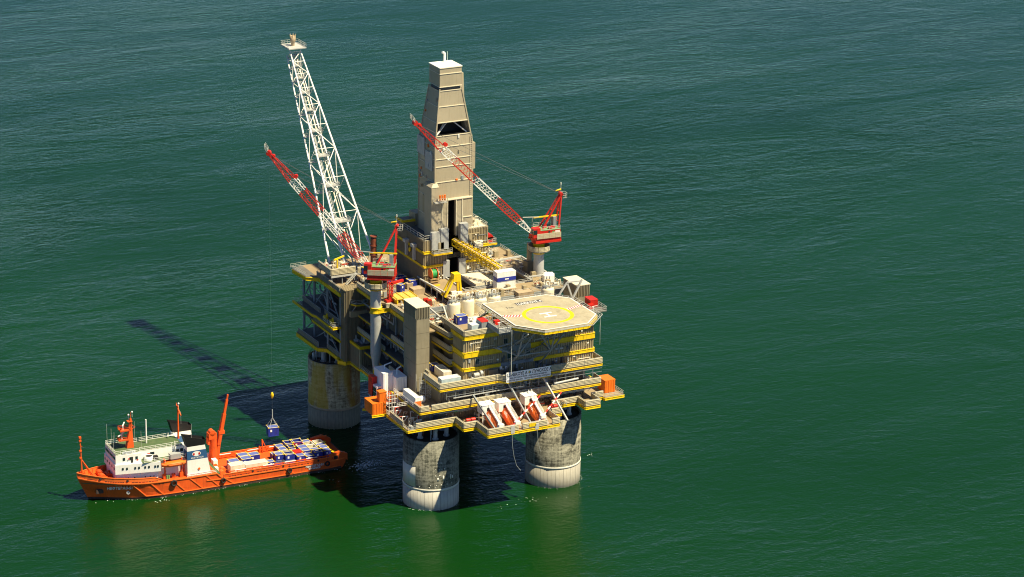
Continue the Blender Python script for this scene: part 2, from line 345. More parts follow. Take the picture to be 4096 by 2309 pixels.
# ------------------------------------------------------------------ concrete legs
LR = 8.25; CA = -114.6
def leg(cx, cy, label, cm, patch=False, rails=False, spots=False, beltm='belt', bandm='belt_white'):
    t = thing('concrete_leg', label, 'platform leg', (cx, cy, 0), 'concrete legs of the platform')
    prof = [(LR, 6.2), (LR, 21.5), (LR-.55, 21.5), (LR-.55, 20.9)]
    b = MB(); n = 72
    b.lathe(cx, cy, prof, n); o = b.build('shaft', cm, t); me = o.data; uvl = me.uv_layers.new(name='wrap')
    for p in me.polygons:
        a = [math.atan2(me.vertices[v].co.y, me.vertices[v].co.x) for v in p.vertices]; ref = a[0]
        for li, vi, an in zip(p.loop_indices, p.vertices, a):
            while an-ref > math.pi: an -= 2*math.pi
            while an-ref < -math.pi: an += 2*math.pi
            s = an-R(CA); base = ref-R(CA); k = round(base/(2*math.pi)); s -= 2*math.pi*k
            uvl.data[li].uv = (LR*s, me.vertices[vi].co.z+cx*.7)
    b = MB(); b.lathe(cx, cy, [(LR-.56, 20.85), (0.01, 20.95)], 48, smooth=False); b.build('top_plate', 'concrete_top', t)
    b = MB(); b.lathe(cx, cy, [(LR-.02, 6.0), (LR+.14, 6.05), (LR+.14, 6.6), (LR-.02, 6.65)], n); b.build('white_band' if bandm == 'belt_white' else 'ring_band', bandm, t)
    k = 22; src = None; st = 360/k                                   # steel plates of the waterline belt
    for i in range(k):
        if src is None:
            b = MB(); pr = [(LR-.1, -3), (LR+.05, -3), (LR+.05, 6.02), (LR-.1, 6.02)]; b.lathe(0, 0, pr, 4, .25, st-.25); src = b.mesh('steel_plate', mats=(beltm,))
        o = bpy.data.objects.new('steel_plate', src); col.objects.link(o); o.parent = t; o.rotation_euler = (0, 0, R(st*i+3))
    b = MB(); b.lathe(cx, cy, [(LR-.12, -3), (LR-.12, 6.1)], 48); b.build('belt_backing', 'steel_dark', t)
    for i in range(6):
        a = R(60*i+20); x, y = cx+4.6*math.cos(a), cy+4.6*math.sin(a)
        b = MB(); b.lathe(x, y, [(.95, 20.9), (.95, 21.2), (.62, 21.4), (.62, 25.4), (.9, 25.6), (.9, 26.25)], 14); b.build('bearing_column', 'steel_light', t)
    for i in range(9):
        a = R(rnd.uniform(0, 360)); r = rnd.uniform(1, 6.2); x, y = cx+r*math.cos(a), cy+r*math.sin(a)
        b = MB(); b.tube((x, y, 20.9), (x, y, 26.2), .16, 8); b.build('riser_pipe', rnd.choice(['steel_light', 'steel', 'red_rust']), t)
    if rails:
        b = MB(); pts = [(cx+7.9*math.cos(R(a)), cy+7.9*math.sin(R(a)), 21.5) for a in range(0, 360, 9)]; b.railing(pts, 1.1, 2.4, closed=True); b.each('railing', 'steel_dark', t)
        for a, r, h in ((100, 6.4, 2.2), (120, 6.9, 3.0), (150, 5.6, 1.7), (170, 6.6, 2.2)):
            x, y = cx+r*math.cos(R(a)), cy+r*math.sin(R(a)); b = MB(); b.lathe(x, y, [(.45, 20.9), (.45, 20.9+h), (.2, 21.1+h), (.01, 21.1+h)], 12); b.build('vent', 'steel_light', t)
    if patch:
        b = MB(); b.lathe(cx, cy, [(LR-.02, 6.9), (LR+.05, 6.9), (LR+.05, 13.2), (LR-.02, 13.2)], 10, CA-86, CA-34); b.build('white_patch', 'belt_white', t)
    if spots:
        for z, sc in ((14.6, (12, 19)), (12.6, (8, 15, 21, 27)), (10.6, (8, 16, 19, 24)), (9.2, (12, 24, 42, 47)), (7.6, (-2, 10, 20, 33, 46)), (6.95, (-36, -25, -5, 8))):
            for d in sc:
                w_ = rnd.uniform(1.0, 1.7) if z != 9.2 else rnd.uniform(2.5, 4.6); h = rnd.uniform(.3, .5) if z != 9.2 else rnd.uniform(.7, 1.5)
                b = MB(); b.lathe(cx, cy, [(LR-.02, z), (LR+.04, z), (LR+.04, z+h), (LR-.02, z+h)], 2, CA+d, CA+d+w_); b.build('repair_patch', 'belt_white', t)
    return t
leg(0, 0, 'grey streaked concrete leg with a large square white painted patch', 'conc_near', patch=True, spots=True, beltm='belt_pale')
leg(40.6, 0, 'grey concrete leg half in sun under the deck with the orange lifeboats', 'conc_right')
leg(0, 71.1, 'yellow stained concrete leg with a railing round its top under the flare module', 'conc_left', rails=True, beltm='belt_dark', bandm='tan')
leg(40.6, 71.1, 'concrete leg wholly hidden behind the platform, under the drilling derrick', 'conc_right')

# ------------------------------------------------------------------ lower deck (z 27)
def slab(parent, pts, z, th=.5, m='deck', name='deck_plate'):
    b = MB(); b.prism(pts, z-th, z); return b.build(name, m, parent)
Z0, Z1, Z2 = 27.2, 32.6, 38.6
lo = thing('lower_deck', 'lowest deck with yellow edge beams and ribbed bulwark just above the concrete legs', 'deck', (20, 10, 26))
OUT0 = [(-11.9, -9.2), (3.4, -9.2), (3.4, -14.7), (7.5, -14.7), (7.5, -22.2), (30.6, -22.2), (30.6, -15.2), (34.9, -15.2), (34.9, -9.3), (43.6, -9.3), (43.6, -13.9), (48.5, -13.9), (48.5, -8.5), (52.5, -8.5), (52.5, -9.5), (59, -9.5), (59, -3.5), (54, -3.5), (54, 52), (-3, 52), (-3, 15), (-11.9, 8.5)]
slab(lo, OUT0, Z0, .5, 'deck')
edge_beam(lo, OUT0, 26.3, 27.0)
edge_beam(lo, [OUT0[-1], OUT0[0]], 26.3, 27.0); edge_beam(lo, [(-16.5, 5.6), (-11.9, 5.6)], 26.6, 27.2); edge_beam(lo, [(-16.5, 12.2), (-11.9, 8.2)], 26.6, 27.2)
b = MB()
for y in range(-20, 52, 5):
    x0, x1 = (8, 30) if y < -14 else (4.5, 34) if y < -9 else (-11, 53) if y < 8 else (-2.5, 53)
    b.box(x0, y-.2, 25.4, x1, y+.2, 26.68)
for x in range(-10, 54, 7): b.box(x-.2, -8.8 if x < 8 or x > 30 else -21.8, 25.6, x+.2, 50 if x > -3 else 8, 26.66)
b.build('floor_girders', 'steel_dark', lo)
for a, c in (((-9.3, -9.2), (3.4, -9.2)), ((3.4, -14.7), (7.5, -14.7)), ((3.4, -9.2), (3.4, -14.7)), ((7.5, -14.7), (7.5, -22.2)), ((7.5, -22.2), (17.3, -22.2)), ((18.6, -22.2), (26.6, -22.2)), ((28.2, -22.2), (30.6, -22.2)),
             ((30.6, -22.2), (30.6, -15.2)), ((30.6, -15.2), (34.9, -15.2)), ((34.9, -9.3), (43.6, -9.3)), ((43.6, -9.3), (43.6, -13.9)), ((43.6, -13.9), (48.5, -13.9)), ((48.5, -13.9), (48.5, -8.5)), ((48.5, -8.5), (52.5, -8.5)), ((-11.9, 3.0), (-11.9, -6.3))):
    windwall(lo, a, c, Z0+.05, 1.75)
b = MB(); b.railing([(-11.9, -6.3, Z0), (-11.9, -9.2, Z0), (-9.4, -9.2, Z0)]); b.railing([(52.7, -9.4, Z0), (58.9, -9.4, Z0), (58.9, -3.6, Z0)]); b.railing([(-11.9, 8.4, Z0), (-11.9, 3.2, Z0)])
b.railing([(-3, 15, Z0), (-3, 50, Z0)]); b.each('railing', 'rail', lo)
# clad plant-room wall of the lower storey and the storey above it
wl = thing('lower_plant_house', 'ribbed grey-brown plant wall with dark doorways behind the lifeboats', 'building', (20, 10, Z0))
b = MB(); b.box(-6, -5.6, Z0, 47.6, 12, 32.0); b.build('core', 'clad_dark', wl); b = MB(); b.box(-.6, -5.7, 32.65, 47.6, 12, 37.9); b.build('core', 'clad_dark', wl)
b = MB(); b.corr((-6, -5.6), (47.6, -5.6), Z0, 32.0); b.build('wall', 'clad', wl)
b = MB(); b.corr((-.6, -5.75), (47.6, -5.75), 32.7, 38.0); b.build('wall', 'clad', wl)
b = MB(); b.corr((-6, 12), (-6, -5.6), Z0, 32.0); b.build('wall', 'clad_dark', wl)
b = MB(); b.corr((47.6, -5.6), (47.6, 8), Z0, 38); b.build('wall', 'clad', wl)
for x, z in ((6, 33), (11, 33.1), (16.5, 33), (21, 33.2), (27.5, 33), (36, 33), (41, 33.2), (-2, 27.3), (15, 27.3), (38.6, 27.3), (42, 28.6)):
    b = MB(); b.box(x, -6.12, z, x+1.1, -5.5, z+2.2); d = b.each('door', 'steel_dark', wl); b = MB(); b.box(x+.85, -6.2, z+1, x+.98, -6.1, z+1.15); b.build('door_handle', 'steel_light', d)
# ------------------------------------------------------------------ first walkway deck (z 32.6)
d1 = thing('middle_walkway_deck', 'long ribbed walkway deck with thin yellow edge between lifeboats and name board', 'deck', (20, 0, 32))
OUT1 = [(-8.4, -10.2), (50.6, -10.2), (50.6, -5), (0, -4.6), (0, 14), (-8.4, 8)]
slab(d1, OUT1, Z1, .35, 'deck')
edge_beam(d1, [(-8.4, 12), (-8.4, -10.2), (50.6, -10.2), (50.6, -3)], 31.75, 32.25, th=.25)
for a, c in (((-4.8, -10.2), (33, -10.2)), ((34, -10.2), (50.6, -10.2)), ((-8.4, -10.2), (-5.6, -10.2)), ((-8.4, -6), (-8.4, -10.2)), ((50.6, -10.2), (50.6, -6))): windwall(d1, a, c, Z1+.02, 1.55)
b = MB()
for x in range(-6, 50, 3):
    b.beam((x, -10, 31.9), (x, -6, 31.9), .18); b.beam((x, -10, 31.6), (x, -7.2, 29.3), .1) if x % 6 == 0 else None
for y in (-9.6, -8.6, -7.6): b.beam((-8, y, 31.5), (50, y, 31.5), .12)
b.build('bracket_frames', 'steel', d1)
b = MB()
for i, (y, z, r) in enumerate(((-9.9, 31.2, .13), (-9.5, 30.9, .10), (-8.8, 30.7, .2), (-8.1, 31.0, .16), (-9.2, 30.5, .08))): b.tube((-4+i*2, y, z), (50-i, y, z), r, 8)
b.each('pipe_run', 'steel_light', d1)
b = MB(); b.box(-8.2, -5.8, Z1, -6.0, -5.7, Z1+1.6); b.build('orange_screen', 'hull_trim', d1)
# ------------------------------------------------------------------ second walkway deck (z 38.6) with the name board
d2 = thing('upper_walkway_deck', 'ribbed walkway deck carrying the long white name board', 'deck', (20, 0, 38))
OUT2 = [(-2.2, -10.2), (16.6, -10.2), (18.5, -11.9), (33.4, -11.9), (33.4, -10), (51, -10), (51, -5), (8, -5), (8, 10), (-.5, 10), (-.5, .5), (-2.2, .5)]
slab(d2, OUT2, Z2, .35, 'deck')
edge_beam(d2, [(-.5, 10), (-.5, .5)], 37.8, 38.3, th=.25); edge_beam(d2, [(-2.2, .5), (-2.2, -10.2), (16.6, -10.2), (18.5, -11.9), (33.4, -11.9)], 37.8, 38.3, th=.25); edge_beam(d2, [(33.4, -10), (51, -10), (51, -3)], 37.8, 38.3, th=.25)
for a, c in (((-2.2, .5), (-2.2, -10.2)), ((-2.2, -10.2), (16.6, -10.2)), ((16.6, -10.2), (18.5, -11.9)), ((33.4, -10), (51, -10)), ((51, -10), (51, -3.5)), ((-.5, 9.6), (-.5, .5))): windwall(d2, a, c, Z2+.02, 1.7)
b = MB()
for x in range(0, 50, 3):
    b.beam((x, -10 if x < 17 or x > 33 else -11.7, 37.9), (x, -6, 37.9), .18); b.beam((x, -9.9, 37.5), (x, -9.9, 34.9), .12); b.beam((x, -9.9, 35.9), (x+3, -9.9, 35.9), .1); b.beam((x, -9.9, 37.0), (x+3, -9.9, 37.0), .08)
b.build('bracket_frames', 'steel', d2)
b = MB(); b.beam((2, -10.5, 35.4), (25, -10.5, 35.6), .22); b.each('trolley_rail', 'steel_light', d2)
b = MB()
for i, (y, z, r) in enumerate(((-9.7, 37.2, .12), (-9.2, 36.8, .16), (-8.6, 37.1, .1), (-8.2, 36.6, .2))): b.tube((20+i, y, z), (50-i, y, z), r, 8); b.tube((0+i, y+.6, z), (20+i, y+.6, z), r*.8, 8)
b.tube((35, -10.2, 34.6), (43, -10.2, 35.0), .32, 10); b.each('pipe_run', 'steel_light', d2)
nb = thing('name_board', 'long white board lettered with the platform name in two scripts', 'sign', (18.7, -12.1, 38.2))
SB = [pv(2024, 1532, -12.1), pv(2203, 1463, -12.1)]; sx0, sz0, sx1, sz1 = SB[0].x, SB[0].z, SB[1].x, SB[1].z
b = MB(); b.box(sx0, -12.2, sz0, sx1, -12.08, sz1); b.build('board', 'sign', nb)
b = MB()
for i in range(6): x = sx0+.6+(sx1-sx0-1.2)*i/5; b.beam((x, -12.0, sz0-.3), (x, -12.0, sz1-.2), .14)
b.build('board_post', 'steel', nb)
sw = sx1-sx0; yy = -12.215
text('LUNSKOYE A', nb, (sx0+.25, yy, sz0+1.75), (1, 0, 0), (0, 0, 1), 1.42, 'text_dark', sx=.78, bold=.03)
text('ЛУНСКОЕ A', nb, (sx0+8.4, yy, sz0+1.75), (1, 0, 0), (0, 0, 1), 1.42, 'text_dark', sx=.78, bold=.03)
text('500m EXCLUSION ZONE   ANCHORING PROHIBITED', nb, (sx0+sw/2, yy, sz0+1.02), (1, 0, 0), (0, 0, 1), .62, 'text_dark', bold=.012, align='CENTER', sx=.82)
text('ЗАПРЕТНАЯ ЗОНА 500m   ПОСТАНОВКА НА ЯКОРЬ ЗАПРЕЩЕНА', nb, (sx0+sw/2, yy, sz0+.28), (1, 0, 0), (0, 0, 1), .60, 'text_dark', bold=.012, align='CENTER', sx=.74)
b = MB(); b.tube((sx0+7.65, -12.2, sz0+2.2), (sx0+7.65, -12.225, sz0+2.2), .42, 20); b.build('emblem', 'navy', nb)
b = MB(); b.tube((sx0+7.58, -12.2, sz0+2.25), (sx0+7.58, -12.235, sz0+2.25), .24, 16); b.build('emblem_sun', 'yellow', nb)
# diagonal struts from the lifeboat deck up to the walkway
for i, (x, hi) in enumerate(((8.2, 35.5), (19.6, 37.6), (31.0, 37.6))):
    s_ = thing('raking_strut', ['slanting grey strut beside the outermost lifeboat cradle', 'slanting grey strut between the second and third lifeboat cradles', 'slanting strut half in sun rising from the open lifeboat cradle'][i], 'strut', (x, -20.5, Z0), 'raking struts of the lifeboat deck')
    b = MB(); b.beam((x+3.4 if False else x+2.6, -21.4, Z0+.1), (x, -10.6, hi), .42, .5); b.build('strut', 'steel' if i < 2 else 'steel_light', s_)
    b = MB(); b.box(x+2.1, -21.8, Z0, x+3.1, -20.9, Z0+.25); b.build('foot_plate', 'steel_dark', s_)

# pipes, lamps, trays and boxes fixed to the walls
def fittings(parent, x0, x1, y, z0, z1, n, seed):
    r_ = random.Random(seed)
    for i in range(n):
        x = r_.uniform(x0, x1); k = r_.random(); z = r_.uniform(z0, z1-.8); b = MB()
        if k < .35: b.box(x, y-.28, z, x+r_.uniform(.4, 1.1), y+.05, z+r_.uniform(.4, 1.2)); b.build('wall_box', r_.choice(['steel_light', 'clad_grey', 'steel_dark', 'white', 'cream']), parent)
        elif k < .7: L = r_.uniform(2, 8); xb = min(x1, x+L); b.path([(x, y-.12, z-r_.uniform(.3, 1.5)), (x, y-.12, z), (xb, y-.12, z), (xb, y-.12, min(z1, z+r_.uniform(.3, 1.5)))], r_.uniform(.06, .16), 6); b.build('conduit', r_.choice(['steel_light', 'steel', 'cream', 'steel_dark']), parent)
        elif k < .85: b.beam((x, y, z+.6), (x, y-.7, z+.8), .09); b.beam((x-.2, y-.75, z+.75), (x+.25, y-.75, z+.75), .22); b.build('wall_lamp', 'white', parent)
        else: b.box(x, y-.18, z, x+r_.uniform(.25, .6), y+.05, min(z1, z+r_.uniform(1.2, 2.6))); b.build('cable_tray', 'steel', parent)
fittings(wl, -5, 47, -5.75, 27.6, 31.6, 46, 1); fittings(wl, 0, 47, -5.95, 33, 37.6, 44, 2)
# ------------------------------------------------------------------ accommodation block
lq = thing('accommodation_block', 'ribbed tan accommodation block banded with three yellow beams under the helideck', 'building', (28, 0, 38.6))
b = MB(); b.box(7.75, -5.9, 38.6, 49.85, 8, 51.9); b.build('core', 'clad_dark', lq)
for z0, z1 in ((38.6, 41.2), (42.2, 45.4), (47.0, 50.8)):
    b = MB(); b.corr((7.6, -6), (50, -6), z0, z1); b.build('front_wall', 'clad', lq)
    b = MB(); b.corr((7.6, 1.2), (7.6, -6), z0, z1); b.build('end_wall', 'clad', lq)
    b = MB(); b.corr((50, -6), (50, 8), z0, z1); b.build('end_wall', 'clad', lq)
for z0, z1, segs in ((41.2, 42.2, ((7.4, 19.3, 'yellow'), (19.3, 30, 'steel'), (30, 50.3, 'yellow'))), (45.4, 47.0, ((7.4, 19.6, 'yellow'), (19.6, 29, 'steel'), (29, 50.3, 'yellow'))), (50.8, 52.0, ((7.4, 18.5, 'yellow'), (18.5, 27, 'steel'), (27, 50.3, 'yellow')))):
    for x0, x1, m in segs: edge_beam(lq, [(x0, -6.25), (x1, -6.25)], z0, z1, m, .5)
    edge_beam(lq, [(7.35, 2), (7.35, -6.2)], z0, z1, 'yellow', .5); edge_beam(lq, [(50.3, -6), (50.3, 8)], z0, z1, 'yellow', .4)
b = MB(); b.box(7.3, -6.6, 51.98, 50.4, 8.5, 52.15); b.build('roof', 'deck', lq)
windwall(lq, (7.3, 9), (7.3, -6.55), 52.16, 1.6); windwall(lq, (7.3, -6.55), (21, -6.55), 52.16, 1.6)
for x, z, w_ in ((11.2, 43.1, 1.1), (21.5, 43.3, 2.4), (27.6, 43.4, 1.2), (20.3, 48.0, 1.1), (26.2, 48.3, 1.1), (36, 48.4, 1.0), (17, 39.3, 1.2)):
    b = MB(); b.box(x-.12, -6.34, z-.12, x+w_+.12, -6.0, z+1.55); wn = b.build('window', 'steel', lq)
    b = MB(); b.box(x, -6.38, z, x+w_/2-.05, -6.3, z+1.43); b.build('pane', 'glass', wn); b = MB(); b.box(x+w_/2+.05, -6.38, z, x+w_, -6.3, z+1.43); b.build('pane', 'glass', wn)
for x, z in ((10.4, 38.7), (24, 38.7), (30.5, 38.7), (39, 38.7)):
    b = MB(); b.box(x, -6.3, z, x+1.1, -6.0, z+2.2); b.each('door', 'steel_dark', lq)
for x, z in ((37, 40.0), (43, 40.4), (47.5, 44.0), (40, 48.6)):
    b = MB(); b.beam((x, -6.2, z), (x, -7.0, z+.3), .1); b.beam((x, -7.0, z+.3), (x+.5, -7.1, z+.4), .22); b.build('floodlight', 'white', lq)
for i, (zb, y1) in enumerate(((41.2, 12.5), (45.4, 12.5), (49.6, 13))):   # open balconies round the corner
    slab(lq, [(6.3, 1.0), (9.5, 1.0), (9.5, y1), (6.3-i*.5, y1)], zb, .35, 'deck_grey', 'balcony_floor'); edge_beam(lq, [(6.3-i*.5, y1), (6.3, 1.0), (7.7, 1.0)], zb-.75, zb-.3, th=.25)
    windwall(lq, (6.3-i*.5, y1), (6.3, 1.0), zb, 1.35); windwall(lq, (6.3, 1.0), (7.6, 1.0), zb, 1.35)
b = MB(); b.box(9.2, 1.5, 38.6, 10, 14, 51.9); b.build('balcony_back_wall', 'clad_dark', lq)
# fan units on the front wall by the corner
b = MB(); b.tube((10.3, -6.9, 39.9), (11.9, -6.9, 39.9), .7, 14); b.tube((12.3, -6.9, 40.3), (13.1, -6.9, 40.3), .75, 14); b.box(9.6, -7.4, 38.6, 13.4, -6.3, 39.4); b.build('fan_unit', 'steel_light', lq)
b = MB(); b.box(15.2, -7.0, 38.9, 18.2, -6.3, 40.7); b.build('louvre_box', 'clad', lq)

# ------------------------------------------------------------------ helideck
ZH = 56.0
hd = thing('helideck', 'octagonal beige helideck with a yellow landing ring and white H', 'helideck', (33, -7, ZH))
OC = [(20, -13.6), (26, -20.7), (40.2, -20.7), (46.2, -14.6), (46.2, 1.3), (41, 7.2), (20, 7.6)]
slab(hd, OC, ZH, .45, 'heli')
def inset(poly, d):
    c = Vector((sum(p[0] for p in poly)/len(poly), sum(p[1] for p in poly)/len(poly))); out = []; n = len(poly)
    for i in range(n):
        p0, p1, p2 = Vector(poly[i-1]), Vector(poly[i]), Vector(poly[(i+1) % n]); a = (p1-p0).normalized(); e = (p2-p1).normalized()
        na, ne = Vector((-a.y, a.x)), Vector((-e.y, e.x)); bis = (na+ne).normalized(); out.append(p1+bis*(d/max(.3, bis.dot(na))))
    return [tuple(p) for p in out]
def band(mb, o, i, z):
    n = len(o); vs = [(x, y, z) for x, y in o]+[(x, y, z) for x, y in i]; mb.add(vs, [(k, (k+1) % n, n+(k+1) % n, n+k) for k in range(n)])
b = MB(); band(b, inset(OC, .05), inset(OC, .38), ZH+.012); b.build('perimeter_line', 'white_clean', hd)
HC = pz(2192, 1259, ZH)
def disc(mb, cx, cy, r0, r1, z, n=72):
    vs = []; 
    for r in (r0, r1): vs += [(cx+r*math.cos(2*math.pi*i/n), cy+r*math.sin(2*math.pi*i/n), z) for i in range(n)]
    mb.add(vs, [(n+i, n+(i+1) % n, (i+1) % n, i) for i in range(n)])
b = MB(); disc(b, HC.x, HC.y, 6.45, 7.6, ZH+.012); b.build('landing_ring', 'heliyellow', hd)
b = MB()                                                            # the H, its uprights along X
hx = Vector((1, 0, 0)); hy = Vector((0, 1, 0))
for sy in (-1, 1): b.box(HC.x-2.0, HC.y+sy*1.5-.32, ZH+.012, HC.x+2.0, HC.y+sy*1.5+.32, ZH+.02)
b.box(HC.x-.32, HC.y-1.18, ZH+.012, HC.x+.32, HC.y+1.18, ZH+.02); b.build('letter_h', 'white_clean', hd)
tb = pz(2069, 1222, ZH); te = pz(2172, 1206, ZH); xd = (te-tb); 
b = MB(); n_ = Vector((-xd.y, xd.x, 0)).normalized(); q0 = tb-n_*.2; q1 = te-n_*.2
b.add([tuple(q0+Vector((0, 0, .012))), tuple(q1+Vector((0, 0, .012))), tuple(q1+n_*2.2+Vector((0, 0, .012))), tuple(q0+n_*2.2+Vector((0, 0, .012)))], [(0, 1, 2, 3)]); b.build('name_panel', 'text_dark', hd)
text('LUNSKOYE A', hd, tb+xd.normalized()*.25+Vector((0, 0, .03)), xd, n_, 2.3, 'white_clean', sx=.60, ext=.004, bold=.03)
text('12t', hd, pz(2026, 1236, ZH)+Vector((0, 0, .02)), xd, n_, 1.8, 'text_dark', ext=.004, bold=.03)
def stripes(pa, pb, wd, nme):
    pa, pb = Vector(pa), Vector(pb); d = (pb-pa); L = d.length; d.normalize(); nn = Vector((-d.y, d.x, 0))*wd/2; k = int(L/.42)
    bw, br = MB(), MB(); off = Vector((0, 0, .012))
    for i in range(k):
        a, c = pa+d*(L*i/k)+off, pa+d*(L*(i+1)/k)+off; sk = d*.3
        (bw if i % 2 == 0 else br).add([a-nn-sk, c-nn-sk, c+nn+sk, a+nn+sk], [(0, 1, 2, 3)])
    bw.build(nme, 'white_clean', hd); br.build(nme, 'red', hd)
stripes(pz(2008, 1266, ZH), pz(2087, 1264, ZH), 1.5, 'approach_stripe'); stripes(pz(2270, 1238, ZH), pz(2326, 1220, ZH), 1.5, 'approach_stripe')
b = MB()
for x in (24, 28.4, 37.6, 42): b.box(x-.04, -17 if x < 43 else -13, ZH+.004, x+.04, 6.5, ZH+.009)
for y in (-12, -3.2, 3): b.box(20.5, y-.03, ZH+.004, 45.8, y+.03, ZH+.009)
b.build('plate_seam', 'tan', hd)
b = MB(); n = len(OC)                                              # safety net frame round the edge
o1 = inset(OC, -.25); o2 = inset(OC, -1.6)
for i in range(n):
    a, c, a2, c2 = *[Vector((*o1[k % n], ZH-.35)) for k in (i, i+1)], *[Vector((*o2[k % n], ZH-.1)) for k in (i, i+1)]
    b.beam(a, c, .12); b.beam(a2, c2, .12); b.beam(a.lerp(a2, .5), c.lerp(c2, .5), .07); L = (a-c).length; k = int(L/1.6)
    for j in range(k+1): b.beam(a.lerp(c, j/k), a2.lerp(c2, j/k), .09)
b.build('safety_net_frame', 'steel_light', hd)
for i in range(n):
    a, c = OC[i], OC[(i+1) % n]; edge_beam(hd, [a, c], ZH-1.45, ZH-.5, 'yellow', .4)
b = MB()
for y in (-18, -14, -10, -6, -2, 2, 6):
    x0 = 20.5 if y > -13 else 20.5+(-13-y)*.85; x1 = 45.6 if y > -13 else 45.6-(-13-y); b.beam((x0, y, ZH-.95), (x1, y, ZH-.95), .25, .8)
for x in (22, 27, 33, 39, 44): b.beam((x, -19.5 if 25 < x < 41 else -14, ZH-1.6), (x, 7, ZH-1.6), .35, .6)
b.build('deck_girders', 'steel_dark', hd)
b = MB(); T = lambda p, q, r=.36: b.beam(p, q, r, r)
for x0 in (21.8, 32.6):                                            # raking support truss on the front wall
    T((x0, -15.8, ZH-1.8), (x0, -12.2, 46)); T((x0, -12.2, 46), (x0-1.2, -6.6, 39.8)); T((x0, -12.2, 46), (x0, -6.5, 46.2)); T((x0+.5, -17.5, ZH-1.8), (x0, -6.5, 46.2)); T((x0, -6.8, ZH-1.8), (x0, -12.2, 46), .28)
T((21.8, -12.2, 46), (32.6, -12.2, 46)); T((21.8, -12.2, 46), (27, -14.5, ZH-1.9)); T((32.6, -12.2, 46), (27, -14.5, ZH-1.9)); T((32.6, -12.2, 46), (38, -14.5, ZH-1.9)); T((21.8, -12.2, 46), (16.5, -6.5, 47.6), .3); T((16.4, -9.5, 48.5), (21.8, -12.2, 46), .3); T((16.4, -9.5, 48.5), (27, -9.5, 50.0), .3)
T((21.8, -15.8, ZH-1.9), (38, -15.8, ZH-1.9)); T((32.6, -7, 46), (21.8, -12.2, 46), .25); T((27.5, -6.5, 41.6), (32.6, -12.2, 46), .3)
b.build('support_truss', 'steel', hd)
b = MB()
for x, y in ((21, 6.8), (33, 7), (44, 2), (21, -6), (45, -6), (33, -6.2)): b.beam((x, y, 52.1), (x, y, ZH-1.8), .5, .5)
for x in (24, 30, 36, 42): b.beam((x, -5.5, 52.1), (x+3, 6.5, ZH-1.8), .25)
b.each('support_column', 'steel', hd)
b = MB(); b.tube((18.7, -14.2, ZH-1), (18.7, -14.2, 41.3), .12, 8); b.tube((47.2, -15.2, ZH-1.0), (47.0, -15.2, 50.5), .05, 6); b.tube((47.9, -13.9, ZH-1.0), (47.9, -13.9, 46.0), .05, 6); b.each('drain_pipe', 'rail', hd)
# access platforms with fire monitors either side
for i, (xa, ya, xb, yb, lab) in enumerate(((15.4, -12.4, 19.6, -2.5, 'helideck access platform with fire monitor and red-topped box above the roof parapet'), (46.9, -9.5, 52.4, .7, 'helideck access platform with fire monitor beside the red container'))):
    p = thing('monitor_platform', lab, 'platform', (xa, ya, 54.2)); zp = 54.6
    slab(p, [(xa, ya), (xb, ya), (xb, yb), (xa, yb)], zp, .3, 'deck_grey'); b = MB(); b.railing([(xa, yb, zp), (xa, ya, zp), (xb, ya, zp)] if i == 0 else [(xa, ya, zp), (xb, ya, zp), (xb, yb, zp)], 1.2); b.each('railing', 'rail', p)
    if i == 0: windwall(p, (xa, yb), (xa, ya), zp-.9, 1.6, m='clad_grey'); windwall(p, (xa, ya), (xb, ya), zp-.9, 1.6, m='clad_grey')
    cx, cy = (xa+1.9, ya+3.6) if i == 0 else (xa+2.0, ya+1.9)
    b = MB(); b.tube((cx, cy, zp), (cx, cy, zp+1), .16, 8); b.tube((cx-.3, cy+.2, zp+1), (cx+1.2, cy-.6, zp+1.5), .14, 8, .08); b.build('fire_monitor', 'white', p)
    b = MB(); b.box(cx-.7, cy+1.2, zp, cx+.9, cy+2.4, zp+1.3); b.build('hose_cabinet', 'red', p)
    b = MB(); b.beam((xa+.2, ya+.2, zp-.3), (xa+2, ya+2, 52), .2); b.beam((xb-.2, yb-.2, zp-.3), (xb-1, yb-1, 52), .2); b.each('prop', 'steel', p)
for i, (x0, y0, z0, lab) in enumerate(((13.4, -5.6, 53.2, 'grey ribbed equipment container with red roof at the helideck stair'), (49.2, -5.4, 54.7, 'red ribbed container standing beside the helideck edge'))):
    t = thing('rescue_container', lab, 'container', (x0, y0, z0)); b = MB(); ms = 'clad_grey' if i == 0 else 'red'
    b.box(x0+.05, y0+.05, z0, x0+2.35, y0+3.55, z0+2.05); b.build('body', ms, t); b = MB(); b.corr((x0, y0), (x0+2.4, y0), z0, z0+2.1, .35, .06, .02); b.corr((x0, y0+3.6), (x0, y0), z0, z0+2.1, .35, .06, .02); b.build('ribbed_side', ms, t)
    b = MB(); b.box(x0-.08, y0-.08, z0+2.1, x0+2.48, y0+3.68, z0+2.22); b.build('roof', 'red', t)
    b = MB(); [b.box(x0+a, y0+c, z0-1.2, x0+a+.2, y0+c+.2, z0) for a in (.1, 2.1) for c in (.1, 3.2)]; b.each('stand', 'steel', t)
